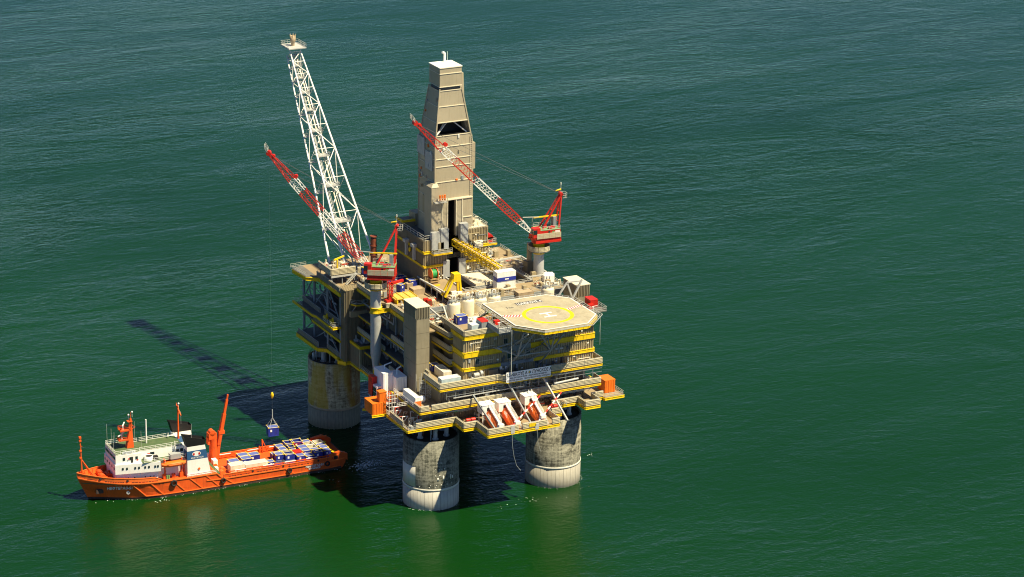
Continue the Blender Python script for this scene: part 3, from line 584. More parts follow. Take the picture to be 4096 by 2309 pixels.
# ------------------------------------------------------------------ stair towers
for i, (x0, y0, zb, lab) in enumerate(((-3.5, 3.0, 32.7, 'tall grey stair tower with cream roof beside the accommodation corner'), (51.7, 7.6, 30.0, 'grey stair tower with cream roof beyond the helideck'))):
    t = thing('stair_tower', lab, 'stair tower', (x0, y0, zb), 'stair towers'); x1, y1 = x0+4.1, y0+8.3; zt = 59.4 if i == 0 else 57.0; zr = zt-3.3
    b = MB(); b.box(x0+.12, y0+.12, zb, x1-.12, y1-.12, zt); b.build('core', 'clad_dark', t)
    for k in range(5):
        za, zc = zb+(zr-zb)*k/5, zb+(zr-zb)*(k+1)/5
        for (p, q) in (((x0, y0), (x1, y0)), ((x0, y1), (x0, y0)), ((x1, y0), (x1, y1)), ((x1, y1), (x0, y1))):
            b = MB(); P, Q = Vector((*p, 0)), Vector((*q, 0)); d = (Q-P).normalized(); nn = Vector((d.y, -d.x, 0))
            b.add([(*(P+nn*a).xy, z) for a in (0, .12) for z in (za+.05, zc-.03)]+[(*(Q+nn*a).xy, z) for a in (0, .12) for z in (za+.05, zc-.03)], [(2, 6, 7, 3), (0, 1, 5, 4), (0, 2, 3, 1), (4, 5, 7, 6), (1, 3, 7, 5), (0, 4, 6, 2)]); b.build('cladding_panel', 'clad_tower', t)
    b = MB(); b.corr((x0, y0), (x1, y0), zr, zt, .5); b.corr((x0, y1), (x0, y0), zr, zt, .5); b.corr((x1, y0), (x1, y1), zr, zt, .5); b.build('top_band', 'clad_tower', t)
    b = MB(); b.box(x0-.3, y0-.3, zt, x1+.3, y1+.3, zt+.2); b.build('roof', 'cream', t)
# ------------------------------------------------------------------ process module between the cranes
pm = thing('process_module', 'dark open process module of pipes and walkways under the pipe deck', 'module', (22, 30, 27.2))
b = MB(); b.box(2.2, 12, Z0, 51.5, 51.5, 49.8); b.build('core', 'clad_dark', pm)
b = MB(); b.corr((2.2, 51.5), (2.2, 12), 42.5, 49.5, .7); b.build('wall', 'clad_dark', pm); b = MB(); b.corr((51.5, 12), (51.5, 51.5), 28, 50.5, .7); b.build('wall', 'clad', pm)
b = MB(); b.box(-.9, 12.5, 42.0, 2.2, 50, 42.3); b.box(-1.2, 12.5, 36.8, 2.2, 50, 37.1); b.box(-1.6, 12.5, 32.2, 2.2, 50, 32.5); b.each('walkway', 'steel_dark', pm)
for y in (16, 22, 28, 34, 40, 46):
    b = MB(); b.beam((1.6, y, Z0), (1.6, y, 49.8), .5); b.build('column', 'steel', pm)
    b = MB(); b.beam((1.4, y, 32), (1.4, y+6, 37), .25); b.beam((1.4, y+6, 37), (1.4, y, 42), .25); b.beam((-1.4, y, 32.2), (1.6, y, 29), .16); b.beam((-1.0, y, 37), (1.6, y, 34), .16); b.each('brace', 'steel', pm)
for k, (z, x, m) in enumerate(((42.2, -.9, 'wind'), (37, -1.2, 'wind'), (32.4, -1.6, 'wind'))):
    windwall(pm, (x, 50), (x, 30), z, 1.3, m=m) if k == 1 else windwall(pm, (x, 26), (x, 13), z, 1.3, m=m)
    edge_beam(pm, [(x, 50), (x, 13)], z-.6, z-.2, 'yellow', .2)
for i in range(48):
    z = rnd.choice((29, 30, 34, 35, 36, 39, 40, 41, 44, 46)); x = rnd.uniform(.2, 1.7); y = rnd.uniform(13, 40); L = rnd.uniform(4, 14); r = rnd.uniform(.08, .3)
    b = MB(); b.path([(x, y, z+rnd.uniform(-3, 3)), (x, y, z), (x, min(50, y+L), z), (x+.6, min(50, y+L), z+rnd.uniform(-2, 2))], r, 8); b.build('pipe', rnd.choice(['steel', 'steel_light', 'steel', 'red_rust', 'white']), pm)
b = MB(); b.box(1.86, 15.9, 44.4, 1.98, 23.0, 48.4); b.build('notice_board', 'sign', pm); text('LUNSKOYE A', pm, (1.84, 22.8, 46.6), (0, -1, 0), (0, 0, 1), 1.5, 'text_dark', sx=.75); 
# red and white drums, lockers on the side walkways
for y, z in ((17.5, 28), (22, 27.3), (14.6, 32.6), (20, 32.6)):
    b = MB(); b.box(-1.0, y, z, .2, y+1.8, z+1.4); b.build('fire_locker', 'red', pm)
# ------------------------------------------------------------------ weather decks
wd = thing('pipe_deck', 'tan weather deck of the platform with open hatches round the drilling tower', 'deck', (24, 35, 51))
ZP, ZM = 51.0, 53.2
slab(wd, [(.3, 17), (16.8, 17), (16.8, 61), (3.4, 61), (3.4, 51.5), (-.8, 51.5), (-.8, 34), (.3, 33)], ZP, .6, 'deck', 'pipe_rack_floor')
def deck_with_hole(outer, hole, z, th, m, nm):                      # rectangles only
    (x0, y0, x1, y1), (a0, c0, a1, c1) = outer, hole
    for r in ((x0, y0, x1, c0), (x0, c1, x1, y1), (x0, c0, a0, c1), (a1, c0, x1, c1)):
        if r[2]-r[0] > .01 and r[3]-r[1] > .01: b = MB(); b.box(r[0], r[1], z-th, r[2], r[3], z); b.build(nm, m, wd)
deck_with_hole((16.8, 18.6, 53.5, 62), (24.4, 27.6, 46.4, 40.2), ZM, .5, 'deck', 'floor_plate')
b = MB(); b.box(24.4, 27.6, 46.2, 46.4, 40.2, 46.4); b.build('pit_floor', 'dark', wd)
b = MB(); [b.box(*q) for q in ((24.3, 27.5, 46.3, 24.4, 40.3, 52.6), (46.4, 27.5, 46.3, 46.5, 40.3, 52.6), (24.3, 40.2, 46.3, 46.5, 40.3, 52.6), (24.3, 27.5, 46.3, 46.5, 27.6, 52.6))]; b.build('pit_wall', 'steel_dark', wd)
b = MB()
for p, q in (((24, 27.3), (46.8, 27.3)), ((24, 40.5), (46.8, 40.5)), ((24.1, 27.3), (24.1, 40.5)), ((46.7, 27.3), (46.7, 40.5))): b.beam((*p, ZM+.2), (*q, ZM+.2), .4, .5)
b.each('coaming', 'steel_light', wd)
b = MB(); b.beam((7, 18.4, 52.2), (53.6, 18.4, 52.2), .5, 1.5); b.beam((.3, 16.9, 50.6), (16.8, 16.9, 50.6), .4, 1); b.build('front_girder', 'steel', wd)
b = MB(); b.railing([(24, 27.0, ZM), (46.8, 27.0, ZM)]); b.railing([(24, 40.8, ZM), (46.8, 40.8, ZM)]); b.railing([(47, 27, ZM), (47, 40.5, ZM)]); b.railing([(16.9, 18.8, ZM), (53.3, 18.8, ZM), (53.3, 61.5, ZM)]); b.railing([(.6, 17.1, ZP), (16.6, 17.1, ZP)]); b.railing([(16.6, 18, ZP), (16.6, 27, ZP)]); b.railing([(53.3, 45, ZM), (44, 45, ZM)]); b.each('railing', 'rail', wd)
b = MB(); b.beam((16.6, 27, 53.4), (16.6, 45, 53.6), .35); b.beam((16.6, 26, 54.4), (15.2, 40, 54.4), .5, .35)
for y in (27, 31, 35, 39, 43): b.beam((16.6, y, ZP), (16.6, y, 53.4), .25)
b.each('pipe_guide_rail', 'steel_light', wd)
windwall(wd, (-.8, 51), (-.8, 34), ZP, 1.4); windwall(wd, (.3, 29), (.3, 17), ZP-.2, 1.5); windwall(wd, (-1.2, 29), (.3, 29), ZP-.2, 1.5)
edge_beam(wd, [(-.8, 51.3), (-.8, 33.5)], 49.6, 50.5); edge_beam(wd, [(-3.6, 29.6), (.3, 29.6), (.3, 17)], 49.4, 50.6); edge_beam(wd, [(53.6, 18.6), (53.6, 62)], 51.8, 53.0)
b = MB(); b.beam((40, 45.5, 54.5), (53, 46.5, 54.6), .6, .5); b.beam((53, 46.5, 54.6), (53.2, 30, 54.4), .4, .4); b.beam((45, 26, 55.2), (53, 26, 55.2), .35); b.each('monorail_beam', 'steel_light', wd)
hc = thing('hatch_cover', 'large flat cream hatch cover over the pit below the drilling tower', 'hatch cover', (31.5, 32, 53)); q0, q1, q2, q3 = pz(1848, 1098, 54), pz(1912, 1085, 54), pz(1965, 1122, 54), pz(1905, 1140, 54)
b = MB(); b.box(28.9, 29.6, 53.4, 35.0, 40.0, 54.0); b.build('cover', 'cream', hc); b = MB(); b.box(28.7, 29.4, 52.6, 35.2, 40.1, 53.38); b.build('frame', 'steel', hc)
b = MB(); b.railing([(29, 29.7, 54), (34.9, 29.7, 54)]); b.each('railing', 'rail', hc)

fittings(lq, 8.5, 49, -6.2, 38.8, 41.0, 30, 3); fittings(lq, 8.5, 49, -6.2, 42.4, 45.2, 14, 4); fittings(lq, 8.5, 49, -6.2, 47.2, 50.6, 12, 5)
for y, z in ((8.6, 39), (8.6, 45), (5, 42.5), (5, 51)):                  # louvres and doors on the side
    b = MB(); b.box(9.0, y, z, 9.2, y+1.1, z+2.1); b.build('balcony_door', 'clad_grey', lq)
# ------------------------------------------------------------------ flare module (open framed, far end)
fm = thing('flare_module', 'open framed grey module with yellow-edged decks above the stained leg', 'module', (4, 66, 26.5))
XL = -5.2
b = MB(); b.box(24.2, 52.2, 25.8, 54, 84, 30.5); b.build('hidden_slab', 'steel_dark', fm)  # unseen deck slab, added to keep sky out of the water's reflection
for z, m in ((27.2, 'deck_grey'), (33.2, 'deck_grey'), (38.0, 'deck_grey'), (48.4, 'deck')):
    slab(fm, [(XL, 55.7), (24, 55.7), (24, 84), (XL, 84)], z, .5, m)
slab(fm, [(-8.0, 53.5), (XL, 53.5), (XL, 80), (-8.6, 80), (-8.6, 68), (-8.0, 66)], 38.0, .35, 'deck_grey', 'balcony_floor')
slab(fm, [(-7.6, 66), (XL, 64), (XL, 82), (-8.0, 82)], 27.4, .35, 'deck_grey', 'balcony_floor'); slab(fm, [(-8.6, 73), (XL, 71), (XL, 84), (-9.4, 82)], 48.4, .4, 'deck_grey', 'balcony_floor')
edge_beam(fm, [(-9.2, 82), (-8.4, 73), (XL, 70.5), (XL, 54)], 47.2, 48.3, th=.4); edge_beam(fm, [(-8.8, 83), (-8.6, 68), (-8.0, 66), (-8.0, 53.5), (XL, 53.5)], 37.0, 37.7, th=.3)
edge_beam(fm, [(XL, 76), (XL, 54)], 32.3, 33.0, th=.35); edge_beam(fm, [(-8.0, 82), (-7.6, 66), (XL, 64), (XL, 56), (-4.5, 51.2), (3.4, 51.2)], 25.9, 27.0, th=.4)
edge_beam(fm, [(XL, 56), (-6.2, 53.6), (-4.6, 51.0)], 25.7, 26.9, th=.3)
for y in (54.4, 64.5, 75, 83.5):
    for x in (XL+.4, 8, 23.4):
        b = MB(); b.tube((x, y, 26.8), (x, y, 47.9), .42, 10); b.build('column', 'steel', fm)
b = MB(); B = lambda p, q, r=.32: b.beam(p, q, r)
for y0, y1 in ((54.4, 64.5), (75, 64.5), (83.5, 75)):
    x = XL+.4; B((x, y0, 38), (x, y1, 47.6)); B((x, y1, 38), (x, y0, 33)); B((x, y0, 27), (x, y1, 33)); B((x, y0, 33), (x, y1, 38), .2)
b.each('brace', 'steel', fm)
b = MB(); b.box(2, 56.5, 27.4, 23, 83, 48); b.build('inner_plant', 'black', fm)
windwall(fm, (XL, 72), (XL, 54.2), 48.45, 1.7, m='clad_tower'); windwall(fm, (XL-.05, 66), (XL-.05, 54.6), 38.05, 1.4, m='clad_tower'); windwall(fm, (-6.4, 80), (-6.4, 67), 38.05, 1.4, m='clad_tower'); windwall(fm, (-7.9, 81), (-7.5, 66), 27.45, 1.4, m='clad_tower'); windwall(fm, (XL, 64), (XL, 55), 27.3, 1.3, m='clad_tower'); windwall(fm, (XL, 75), (XL, 55), 33.25, 1.2, m='clad_tower')
b = MB(); b.railing([(-9.2, 82, 48.45), (-8.4, 73.2, 48.45)]); b.railing([(-9.3, 83.5, 48.45), (-4, 83.5, 48.45)]); b.railing([(-8.6, 79.5, 38.05), (-8.6, 76, 38.05)]); b.railing([(-8.0, 61, 38.05), (-8.0, 54, 38.05), (-6, 53.7, 38.05)]); b.railing([(-8.8, 82, 38.05), (-5, 82, 38.05)]); b.each('railing', 'rail', fm)
for i in range(40):
    y = rnd.uniform(55, 80); z = rnd.choice((28, 30, 34.5, 36, 39, 41, 43, 45)); r = rnd.uniform(.1, .35); b = MB(); x = rnd.uniform(-4, .5)
    b.path([(x, y, z), (x, y+rnd.uniform(3, 9), z), (x, y+9, z+rnd.uniform(1, 4))], r, 8); b.build('pipe', rnd.choice(['steel', 'steel_light', 'red_rust']), fm)
for y, z in ((60.5, 38.05), (56, 38.05)):
    b = MB(); b.box(-7.4, y, z, -6.4, y+1.6, z+1.0); b.box(-7.1, y-.2, z+1, -6.7, y+.1, z+2.0); b.build('winch', 'yellow', fm)
# ------------------------------------------------------------------ stair block at the module's corner and louvred box below
sb = thing('corner_stair_block', 'tall dark ribbed stair block with grooved grey roof beside the crane column', 'building', (0, 53, 26.5))
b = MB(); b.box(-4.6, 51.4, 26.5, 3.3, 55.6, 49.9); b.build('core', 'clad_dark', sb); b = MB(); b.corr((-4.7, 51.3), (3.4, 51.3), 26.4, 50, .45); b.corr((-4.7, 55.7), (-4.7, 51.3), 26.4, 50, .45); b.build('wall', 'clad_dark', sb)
b = MB()
for i in range(18): x = -4.8+8.3*i/18; b.box(x, 51.1, 50.0, x+.26, 55.9, 50.14)
b.box(-4.9, 51.0, 49.9, 3.6, 56, 50.01); b.build('grooved_roof', 'clad', sb)
b = MB(); b.add([(-3.0, 51.1, 45.6), (-1.9, 49.2, 45.6), (3.6, 49.0, 45.6), (3.6, 51.1, 45.6), (-3.0, 51.1, 45.9), (-1.9, 49.2, 45.9), (3.6, 49.0, 45.9), (3.6, 51.1, 45.9)], [(0, 3, 2, 1), (4, 5, 6, 7), (0, 1, 5, 4), (1, 2, 6, 5), (2, 3, 7, 6), (3, 0, 4, 7)]); b.build('landing', 'deck_grey', sb)
edge_beam(sb, [(-3.0, 51), (-1.9, 49.1), (3.6, 48.9)], 45.2, 45.6, th=.2); b = MB(); b.railing([(-3, 51, 45.9), (-1.9, 49.2, 45.9), (3.5, 49, 45.9)]); b.beam((-2, 49.4, 45.2), (-3.4, 51, 42), .15); b.build('landing_rail', 'rail', sb)
b = MB(); b.box(2.2, 49.6, 45.9, 3.2, 50.6, 47.4); b.build('yellow_locker', 'yellow', sb)
b = MB(); b.box(-3.6, 49.6, 41.6, 1.0, 51.0, 43.4); b.box(1.2, 49.8, 41.8, 3.4, 51, 43.3); b.each('vent_duct', 'clad', sb)
b = MB(); b.path([(2.6, 47.5, 35), (2.6, 47.5, 42), (2.6, 49.5, 43)], .45, 12); b.path([(1.6, 47.0, 34.2), (1.6, 47.0, 36.5), (-.4, 46.5, 36.5), (-.6, 46.5, 34.2)], .3, 10); b.each('exhaust_pipe', 'steel_light', sb)
gb = thing('hanging_plant_box', 'square ribbed plant box framed by yellow beams beside the crane column foot', 'plant box', (0, 47, 26.5))
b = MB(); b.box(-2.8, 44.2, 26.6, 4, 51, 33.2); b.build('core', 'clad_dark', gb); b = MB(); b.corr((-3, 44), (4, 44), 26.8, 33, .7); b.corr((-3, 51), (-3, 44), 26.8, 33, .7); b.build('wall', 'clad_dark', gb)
b = MB(); b.box(-3.35, 43.65, 26.8, -2.7, 44.2, 33.2); b.build('corner_post', 'clad', gb)
edge_beam(gb, [(-3.2, 51), (-3.2, 43.8), (4.2, 43.8)], 33.1, 33.9, th=.4); edge_beam(gb, [(-3.2, 51), (-3.2, 43.8), (4.2, 43.8)], 26.1, 26.7, th=.4)
b = MB(); b.box(-3, 44, 33.2, 4, 51, 33.5); b.build('roof', 'deck_grey', gb)
for i in range(6):
    b = MB(); x, y = rnd.uniform(-2.4, 2), rnd.uniform(44.8, 49.5); b.box(x, y, 33.5, x+1.2, y+1.0, 34.3); b.tube((x+.6, y+.5, 34.3), (x+.6, y+.5, 35.6), .2, 8); b.build('roof_unit', rnd.choice(['steel', 'steel_light']), gb)
# ------------------------------------------------------------------ flare knock-out platform
fp = thing('flare_base_platform', 'raised platform boxed in pale ribbed panels at the foot of the flare boom', 'platform', (-1, 66, 48.4)); ZF = 51.6
slab(fp, [(-4.8, 61.8), (3.4, 61.8), (3.4, 71.5), (-4.8, 71.5)], ZF, .35, 'deck'); windwall(fp, (-4.8, 71.5), (-4.8, 61.8), ZF, 2.0); windwall(fp, (-4.8, 61.8), (3.4, 61.8), ZF, 2.0); windwall(fp, (4.0, 61.6), (6.4, 61.6), ZF-.3, 1.9)
b = MB(); [b.beam((x, y, 48.4), (x, y, ZF-.3), .25) for x in (-4.5, -1, 3.1) for y in (62, 66.5, 71)]; b.each('leg', 'steel', fp); b = MB(); b.beam((-4.8, 61.7, ZF-.5), (6.4, 61.6, ZF-.5), .25, .5); b.build('edge_rail', 'steel_light', fp)
b = MB(); st = [(-.4+i*.33, 60.6, 48.5+i*.3) for i in range(11)]
for x, y, z in st: b.box(x, y-.5, z, x+.3, y+.5, z+.05)
b.beam((-.4, 60.1, 48.5), (3.2, 60.1, 51.8), .1, .25); b.beam((-.4, 61.1, 48.5), (3.2, 61.1, 51.8), .1, .25); b.railing([(-.4, 60.1, 48.6), (3.2, 60.1, 51.8)]); b.build('stair', 'rail', fp)
jc = thing('jib_hoist', 'small yellow jib hoist on a post at the flare platform', 'hoist', (-1.8, 64, ZF)); b = MB(); b.tube((-1.8, 64, ZF), (-1.8, 64, ZF+4.2), .25, 10); b.build('post', 'yellow', jc); b = MB(); b.beam((-3.0, 63.6, ZF+4.3), (1.2, 65.6, ZF+4.5), .35, .45); b.each('arm', 'yellow', jc)
# ------------------------------------------------------------------ flare boom leaning out over the sea
fb = thing('flare_boom', 'tall white lattice flare boom leaning out beyond the far end of the platform', 'flare boom', (8.5, 78, 48.5))
FT = Vector((13.1, 132, 106.0)); ft = Vector((8.3, 71.5, 54.5)); fd = (FT-ft).normalized(); fn = Vector((0, fd.z, -fd.y)).normalized()
def fcorner(t, su, sd):                                             # su: -1/+1 across, sd: 0 upper chords, 1 lower chords
    w_ = 5.0*(1-t)+1.75*t; dp = 11.5*(1-t)+3.6*t; return ft.lerp(FT, t)+Vector((su*w_, 0, 0))+fn*(dp*sd)
foot = {}
for sd in (0, 1):
    for su in (-1, 1):
        p0 = fcorner(0, su, sd); p0 = p0+fd*((48.5-p0.z)/fd.z) if sd == 1 and p0.z < 48.5 else p0; pE = fcorner(-.07 if sd == 0 else 0, su, sd)
        a = pE if sd == 0 else p0; b = MB(); b.tube(a, fcorner(.45, su, sd), .36, 10, .32); b.tube(fcorner(.45, su, sd), fcorner(1, su, sd), .32, 10, .22); b.build('chord', 'white', fb)
ts = [0]; 
while ts[-1] < .97: ts.append(min(1, ts[-1]+.155*(1-ts[-1])+.040))
for i, t in enumerate(ts):
    bz, bd, bp_ = MB(), MB(), MB(); bp_.hold = True
    c = [fcorner(t, -1, 0), fcorner(t, 1, 0), fcorner(t, 1, 1), fcorner(t, -1, 1)]
    for k in range(4): bz.tube(c[k], c[(k+1) % 4], .10, 6)
    if i+1 < len(ts):
        t2 = ts[i+1]; d = [fcorner(t2, -1, 0), fcorner(t2, 1, 0), fcorner(t2, 1, 1), fcorner(t2, -1, 1)]
        for k in range(4):
            k2 = (k+1) % 4; (bd.tube(c[k], d[k2], .12, 6) if (i+k) % 2 == 0 else bd.tube(c[k2], d[k], .12, 6))
    if i % 1 == 0 and i > 0:
        bz.tube(c[0], c[2], .08, 5); m_ = (c[0]+c[2])/2; s_ = (c[1]-c[0]).length*.30
        bp_.box(m_.x-s_, m_.y-s_, m_.z-.06, m_.x+s_, m_.y+s_, m_.z+.06); bp_.railing([(m_.x-s_, m_.y-s_, m_.z), (m_.x+s_, m_.y-s_, m_.z), (m_.x+s_, m_.y+s_, m_.z)], 1.1, 1.2); bp_.box(c[3].x-.2, c[3].y-1.2, c[3].z+.2, c[3].x+1.8, c[3].y+.4, c[3].z+.3); bp_.railing([(c[3].x-.2, c[3].y-1.2, c[3].z+.3), (c[3].x+1.8, c[3].y-1.2, c[3].z+.3)], 1.1, 1)
    bz.each('horizontal_brace', 'white', fb)
    if bd.v: bd.each('diagonal_brace', 'white', fb)
    if bp_.v: bp_.build('rest_platform', 'steel_light', fb)
pc = lambda t: (fcorner(t, 0, .62)+Vector((.8, 0, 0)))
b = MB(); b.tube(pc(-.02), pc(1), .24, 10); b.build('flare_pipe', 'cream', fb); b = MB(); b.tube(pc(0)+Vector((1.0, 0, 0)), pc(.98)+Vector((.5, 0, 0)), .12, 8); b.tube(pc(0)+Vector((-2.2, 0, 0)), pc(.98)+Vector((-.7, 0, 0)), .12, 8); b.each('pilot_pipe', 'steel_light', fb)
b = MB(); pl = lambda t: fcorner(t, -.35, .5)
for k in range(150):
    t = k/150; a = pl(t); b.beam(a, a+Vector((.5, 0, 0)), .05)
b.beam(pl(0), pl(1), .07); b.beam(pl(0)+Vector((.5, 0, 0)), pl(1)+Vector((.5, 0, 0)), .07); b.build('ladder', 'steel_light', fb)
c = fcorner(1, 0, .5); b = MB(); b.box(c.x-3.1, c.y-4.0, c.z+1.6, c.x+3.1, c.y+3.2, c.z+1.9); b.build('tip_platform', 'steel_light', fb); b = MB(); b.railing([(c.x-3, c.y-3.9, c.z+1.9), (c.x-3, c.y+3.1, c.z+1.9), (c.x+3, c.y+3.1, c.z+1.9), (c.x+3, c.y-3.9, c.z+1.9)], 1.3, 1.2); b.build('tip_railing', 'rail', fb)
b = MB(); b.lathe(c.x, c.y, [(.6, c.z+1.9), (.6, c.z+3), (.9, c.z+3.4), (.95, c.z+5.2), (.7, c.z+5.2), (.7, c.z+4)], 14); [b.tube((c.x+math.cos(a)*.9, c.y+math.sin(a)*.9, c.z+4.8), (c.x+math.cos(a)*1.0, c.y+math.sin(a)*1.0, c.z+5.7), .12, 6) for a in (0, 1.05, 2.1, 3.14, 4.2, 5.2)]; b.build('burner_tip', 'tan', fb)
# ------------------------------------------------------------------ drilling substructure
sbs = thing('derrick_substructure', 'ribbed brown substructure house with yellow bands below the drilling tower', 'building', (28, 50, 51)); X0, X1, Y0, Y1 = 17.0, 38.4, 41.0, 61.0
SL, SR = 25.4, 28.3                                                 # the V-door slot
for (a, c) in (((X0, Y0), (SL-.9, 61.0)), ((SR+.9, Y0), (X1, 61.0))): b = MB(); b.box(a[0]+.12, a[1]+.12, 51, c[0]-.12, c[1]-.12, 67.6 if c[0] > 30 else 65.6); b.build('core', 'clad_dark', sbs)
b = MB(); b.box(SL-.95, 46, 51, SR+.95, 60.9, 65.5); b.box(SL-.9, 41.2, 51, SL-.1, 46, 65.6); b.box(SR+.1, 41.2, 51, SR+.9, 46, 65.6); b.box(SL-.95, 40.9, 59.5, SR+.95, 46, 61.0); b.build('slot_shade', 'black', sbs)  # black boxes stand in for the shade inside the slot
for z0, z1 in ((51.0, 57.4), (58.1, 61.8), (62.6, 66.0)):
    b = MB(); b.corr((X0, Y0), (SL-.9, Y0), z0, z1, .55); b.build('front_wall', 'clad', sbs); b = MB(); b.corr((SR+.9, Y0), (X1, Y0), z0, z1 if z1 < 65 else 68, .55); b.build('front_wall', 'clad', sbs)
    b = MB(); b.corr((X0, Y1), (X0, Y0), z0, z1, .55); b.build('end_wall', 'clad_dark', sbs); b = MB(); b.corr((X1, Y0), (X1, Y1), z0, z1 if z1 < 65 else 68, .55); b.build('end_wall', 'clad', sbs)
for z0, z1 in ((57.4, 58.1), (61.8, 62.6)): edge_beam(sbs, [(X0-.2, Y1), (X0-.2, Y0-.25), (SL-1.2, Y0-.25)], z0, z1, th=.4); edge_beam(sbs, [(SR+1.2, Y0-.25), (X1+.2, Y0-.25), (X1+.2, Y1)], z0, z1, th=.4)
b = MB(); b.box(X0-.1, Y0-.1, 65.7, SL-.9, 61.1, 65.9); b.build('roof', 'deck_grey', sbs); b = MB(); b.box(SR+.9, Y0-.1, 67.7, X1+.1, 61.1, 67.9); b.build('roof', 'cream', sbs)
b = MB(); b.railing([(X0, 60.5, 65.9), (X0, Y0, 65.9), (20.5, Y0, 65.9)], 1.6, 2.6, .07); b.railing([(30.5, Y0, 67.9), (X1, Y0, 67.9), (X1, 56, 67.9)], 1.2); b.each('railing', 'rail', sbs)
for x0, z0, z1, dy in ((SL-3.4, 62.9, 69.3, 1.3), (SR+.3, 63.5, 70.2, 1.3)):
    b = MB(); b.box(x0, Y0-dy, z0, x0+2.6, Y0+.4, z1); b.each('slot_side_panel', 'clad_grey', sbs)
for x0, z0, z1 in ((SL-2.3, 51.2, 58.9), (SR+.2, 52, 59.0)):
    b = MB(); b.box(x0, Y0-.7, z0, x0+2.2, Y0+.4, z1); b.each('slot_side_panel', 'clad_grey', sbs)
b = MB(); b.box(SL-6.3, Y0-1.0, 63.0, SL-3.45, Y0+.3, 68.5); b.corr((SL-6.3, Y0-1.0), (SL-3.45, Y0-1.0), 63, 68.5, .4, .08, .03); b.build('switch_room', 'steel_light', sbs)
for x0, x1 in ((SL-6.4, SL), (SR+.2, SR+6)):
    slab(sbs, [(x0, Y0-2.3), (x1, Y0-2.3), (x1, Y0), (x0, Y0)], 62.2, .25, 'deck_grey', 'balcony_floor'); edge_beam(sbs, [(x0, Y0), (x0, Y0-2.3), (x1, Y0-2.3)], 61.6, 62.0, th=.2); b = MB(); b.railing([(x0, Y0, 62.2), (x0, Y0-2.3, 62.2), (x1, Y0-2.3, 62.2)], 1.2); b.each('balcony_rail', 'rail', sbs)
b = MB(); b.box(SR+3.6, Y0-.6, 64.2, SR+4.6, Y0-.2, 66.4); b.box(SL-4.2, Y0-1.3, 62.4, SL-2.4, Y0-1.0, 65.2); b.each('control_cabinet', 'clad', sbs)
b = MB()
for i, (x, z) in enumerate(((SR+4.5, 66.3), (SR+4.8, 60), (SR+6.5, 56.5), (SL-7, 55))): b.beam((x-1.5, Y0-.35, z), (x+2.5, Y0-.35, z), .3, .25)
b.each('wall_bracket', 'clad', sbs)
slab(sbs, [(X1, Y0-.3), (X1+3, Y0-.3), (X1+3, Y0+6), (X1, Y0+6)], 62.4, .25, 'deck_grey', 'balcony_floor'); edge_beam(sbs, [(X1, Y0-.4), (X1+3, Y0-.4), (X1+3, Y0+6)], 61.8, 62.2, th=.25); b = MB(); b.railing([(X1+.2, Y0-.3, 62.4), (X1+3, Y0-.3, 62.4), (X1+3, Y0+6, 62.4)], 1.3); b.beam((X1, Y0, 58.5), (X1+2.9, Y0, 61.8), .25); b.each('balcony_rail', 'rail', sbs)
b = MB(); b.box(X1+.4, Y0+.6, 62.4, X1+2.3, Y0+3.4, 64.0); b.tube((X1+1.3, Y0+.6, 64), (X1+1.3, Y0+3.4, 64), .95, 12); b.build('red_winch', 'red', sbs)
b = MB(); b.tube((33.2, Y0-1.0, 63.2), (36.0, Y0-1.0, 63.2), .95, 14); b.box(33.2, Y0-1.9, 62.2, 36.0, Y0-.1, 63.2); b.build('exhaust_hood', 'cream', sbs)
for y, x in ((52, X0-.6), (46.5, X0-.6)):
    b = MB(); b.beam((x-.2, y, 58.6), (x-.2, y, 62.8), .8); b.box(x-1.1, y-.9, 62.7, x+.3, y+.9, 63.7); b.build('air_intake', 'steel_light', sbs)
b = MB(); b.lathe(X0-.9, 49.4, [(.05, 60.2), (.4, 60.6), (.42, 61.3), (.15, 61.8)], 10); b.build('hook_weight', 'yellow', sbs)
b = MB(); b.box(X0, 56, 65.9, X0+4, 61, 67.8); b.build('mud_house', 'clad_dark', sbs); edge_beam(sbs, [(X0-.2, 61.2), (X0-.2, 56), (X0+4, 56)], 67.6, 68.3, th=.3); b = MB(); b.box(X0+4.5, 57, 65.9, X0+8.2, 61.5, 69.6); b.build('mud_house', 'clad', sbs)
for i in range(12):
    x, y = rnd.uniform(32.5, 37.6), rnd.uniform(42, 54); h = rnd.uniform(.8, 2.6); b = MB(); b.box(x, y, 67.9, x+rnd.uniform(.6, 1.4), y+1, 67.9+h*.6); b.path([(x, y, 67.9), (x, y, 67.9+h), (x+1.2, y, 67.9+h)], .1, 6); b.build('roof_equipment', rnd.choice(['cream', 'steel_light', 'tan', 'orange']), sbs)
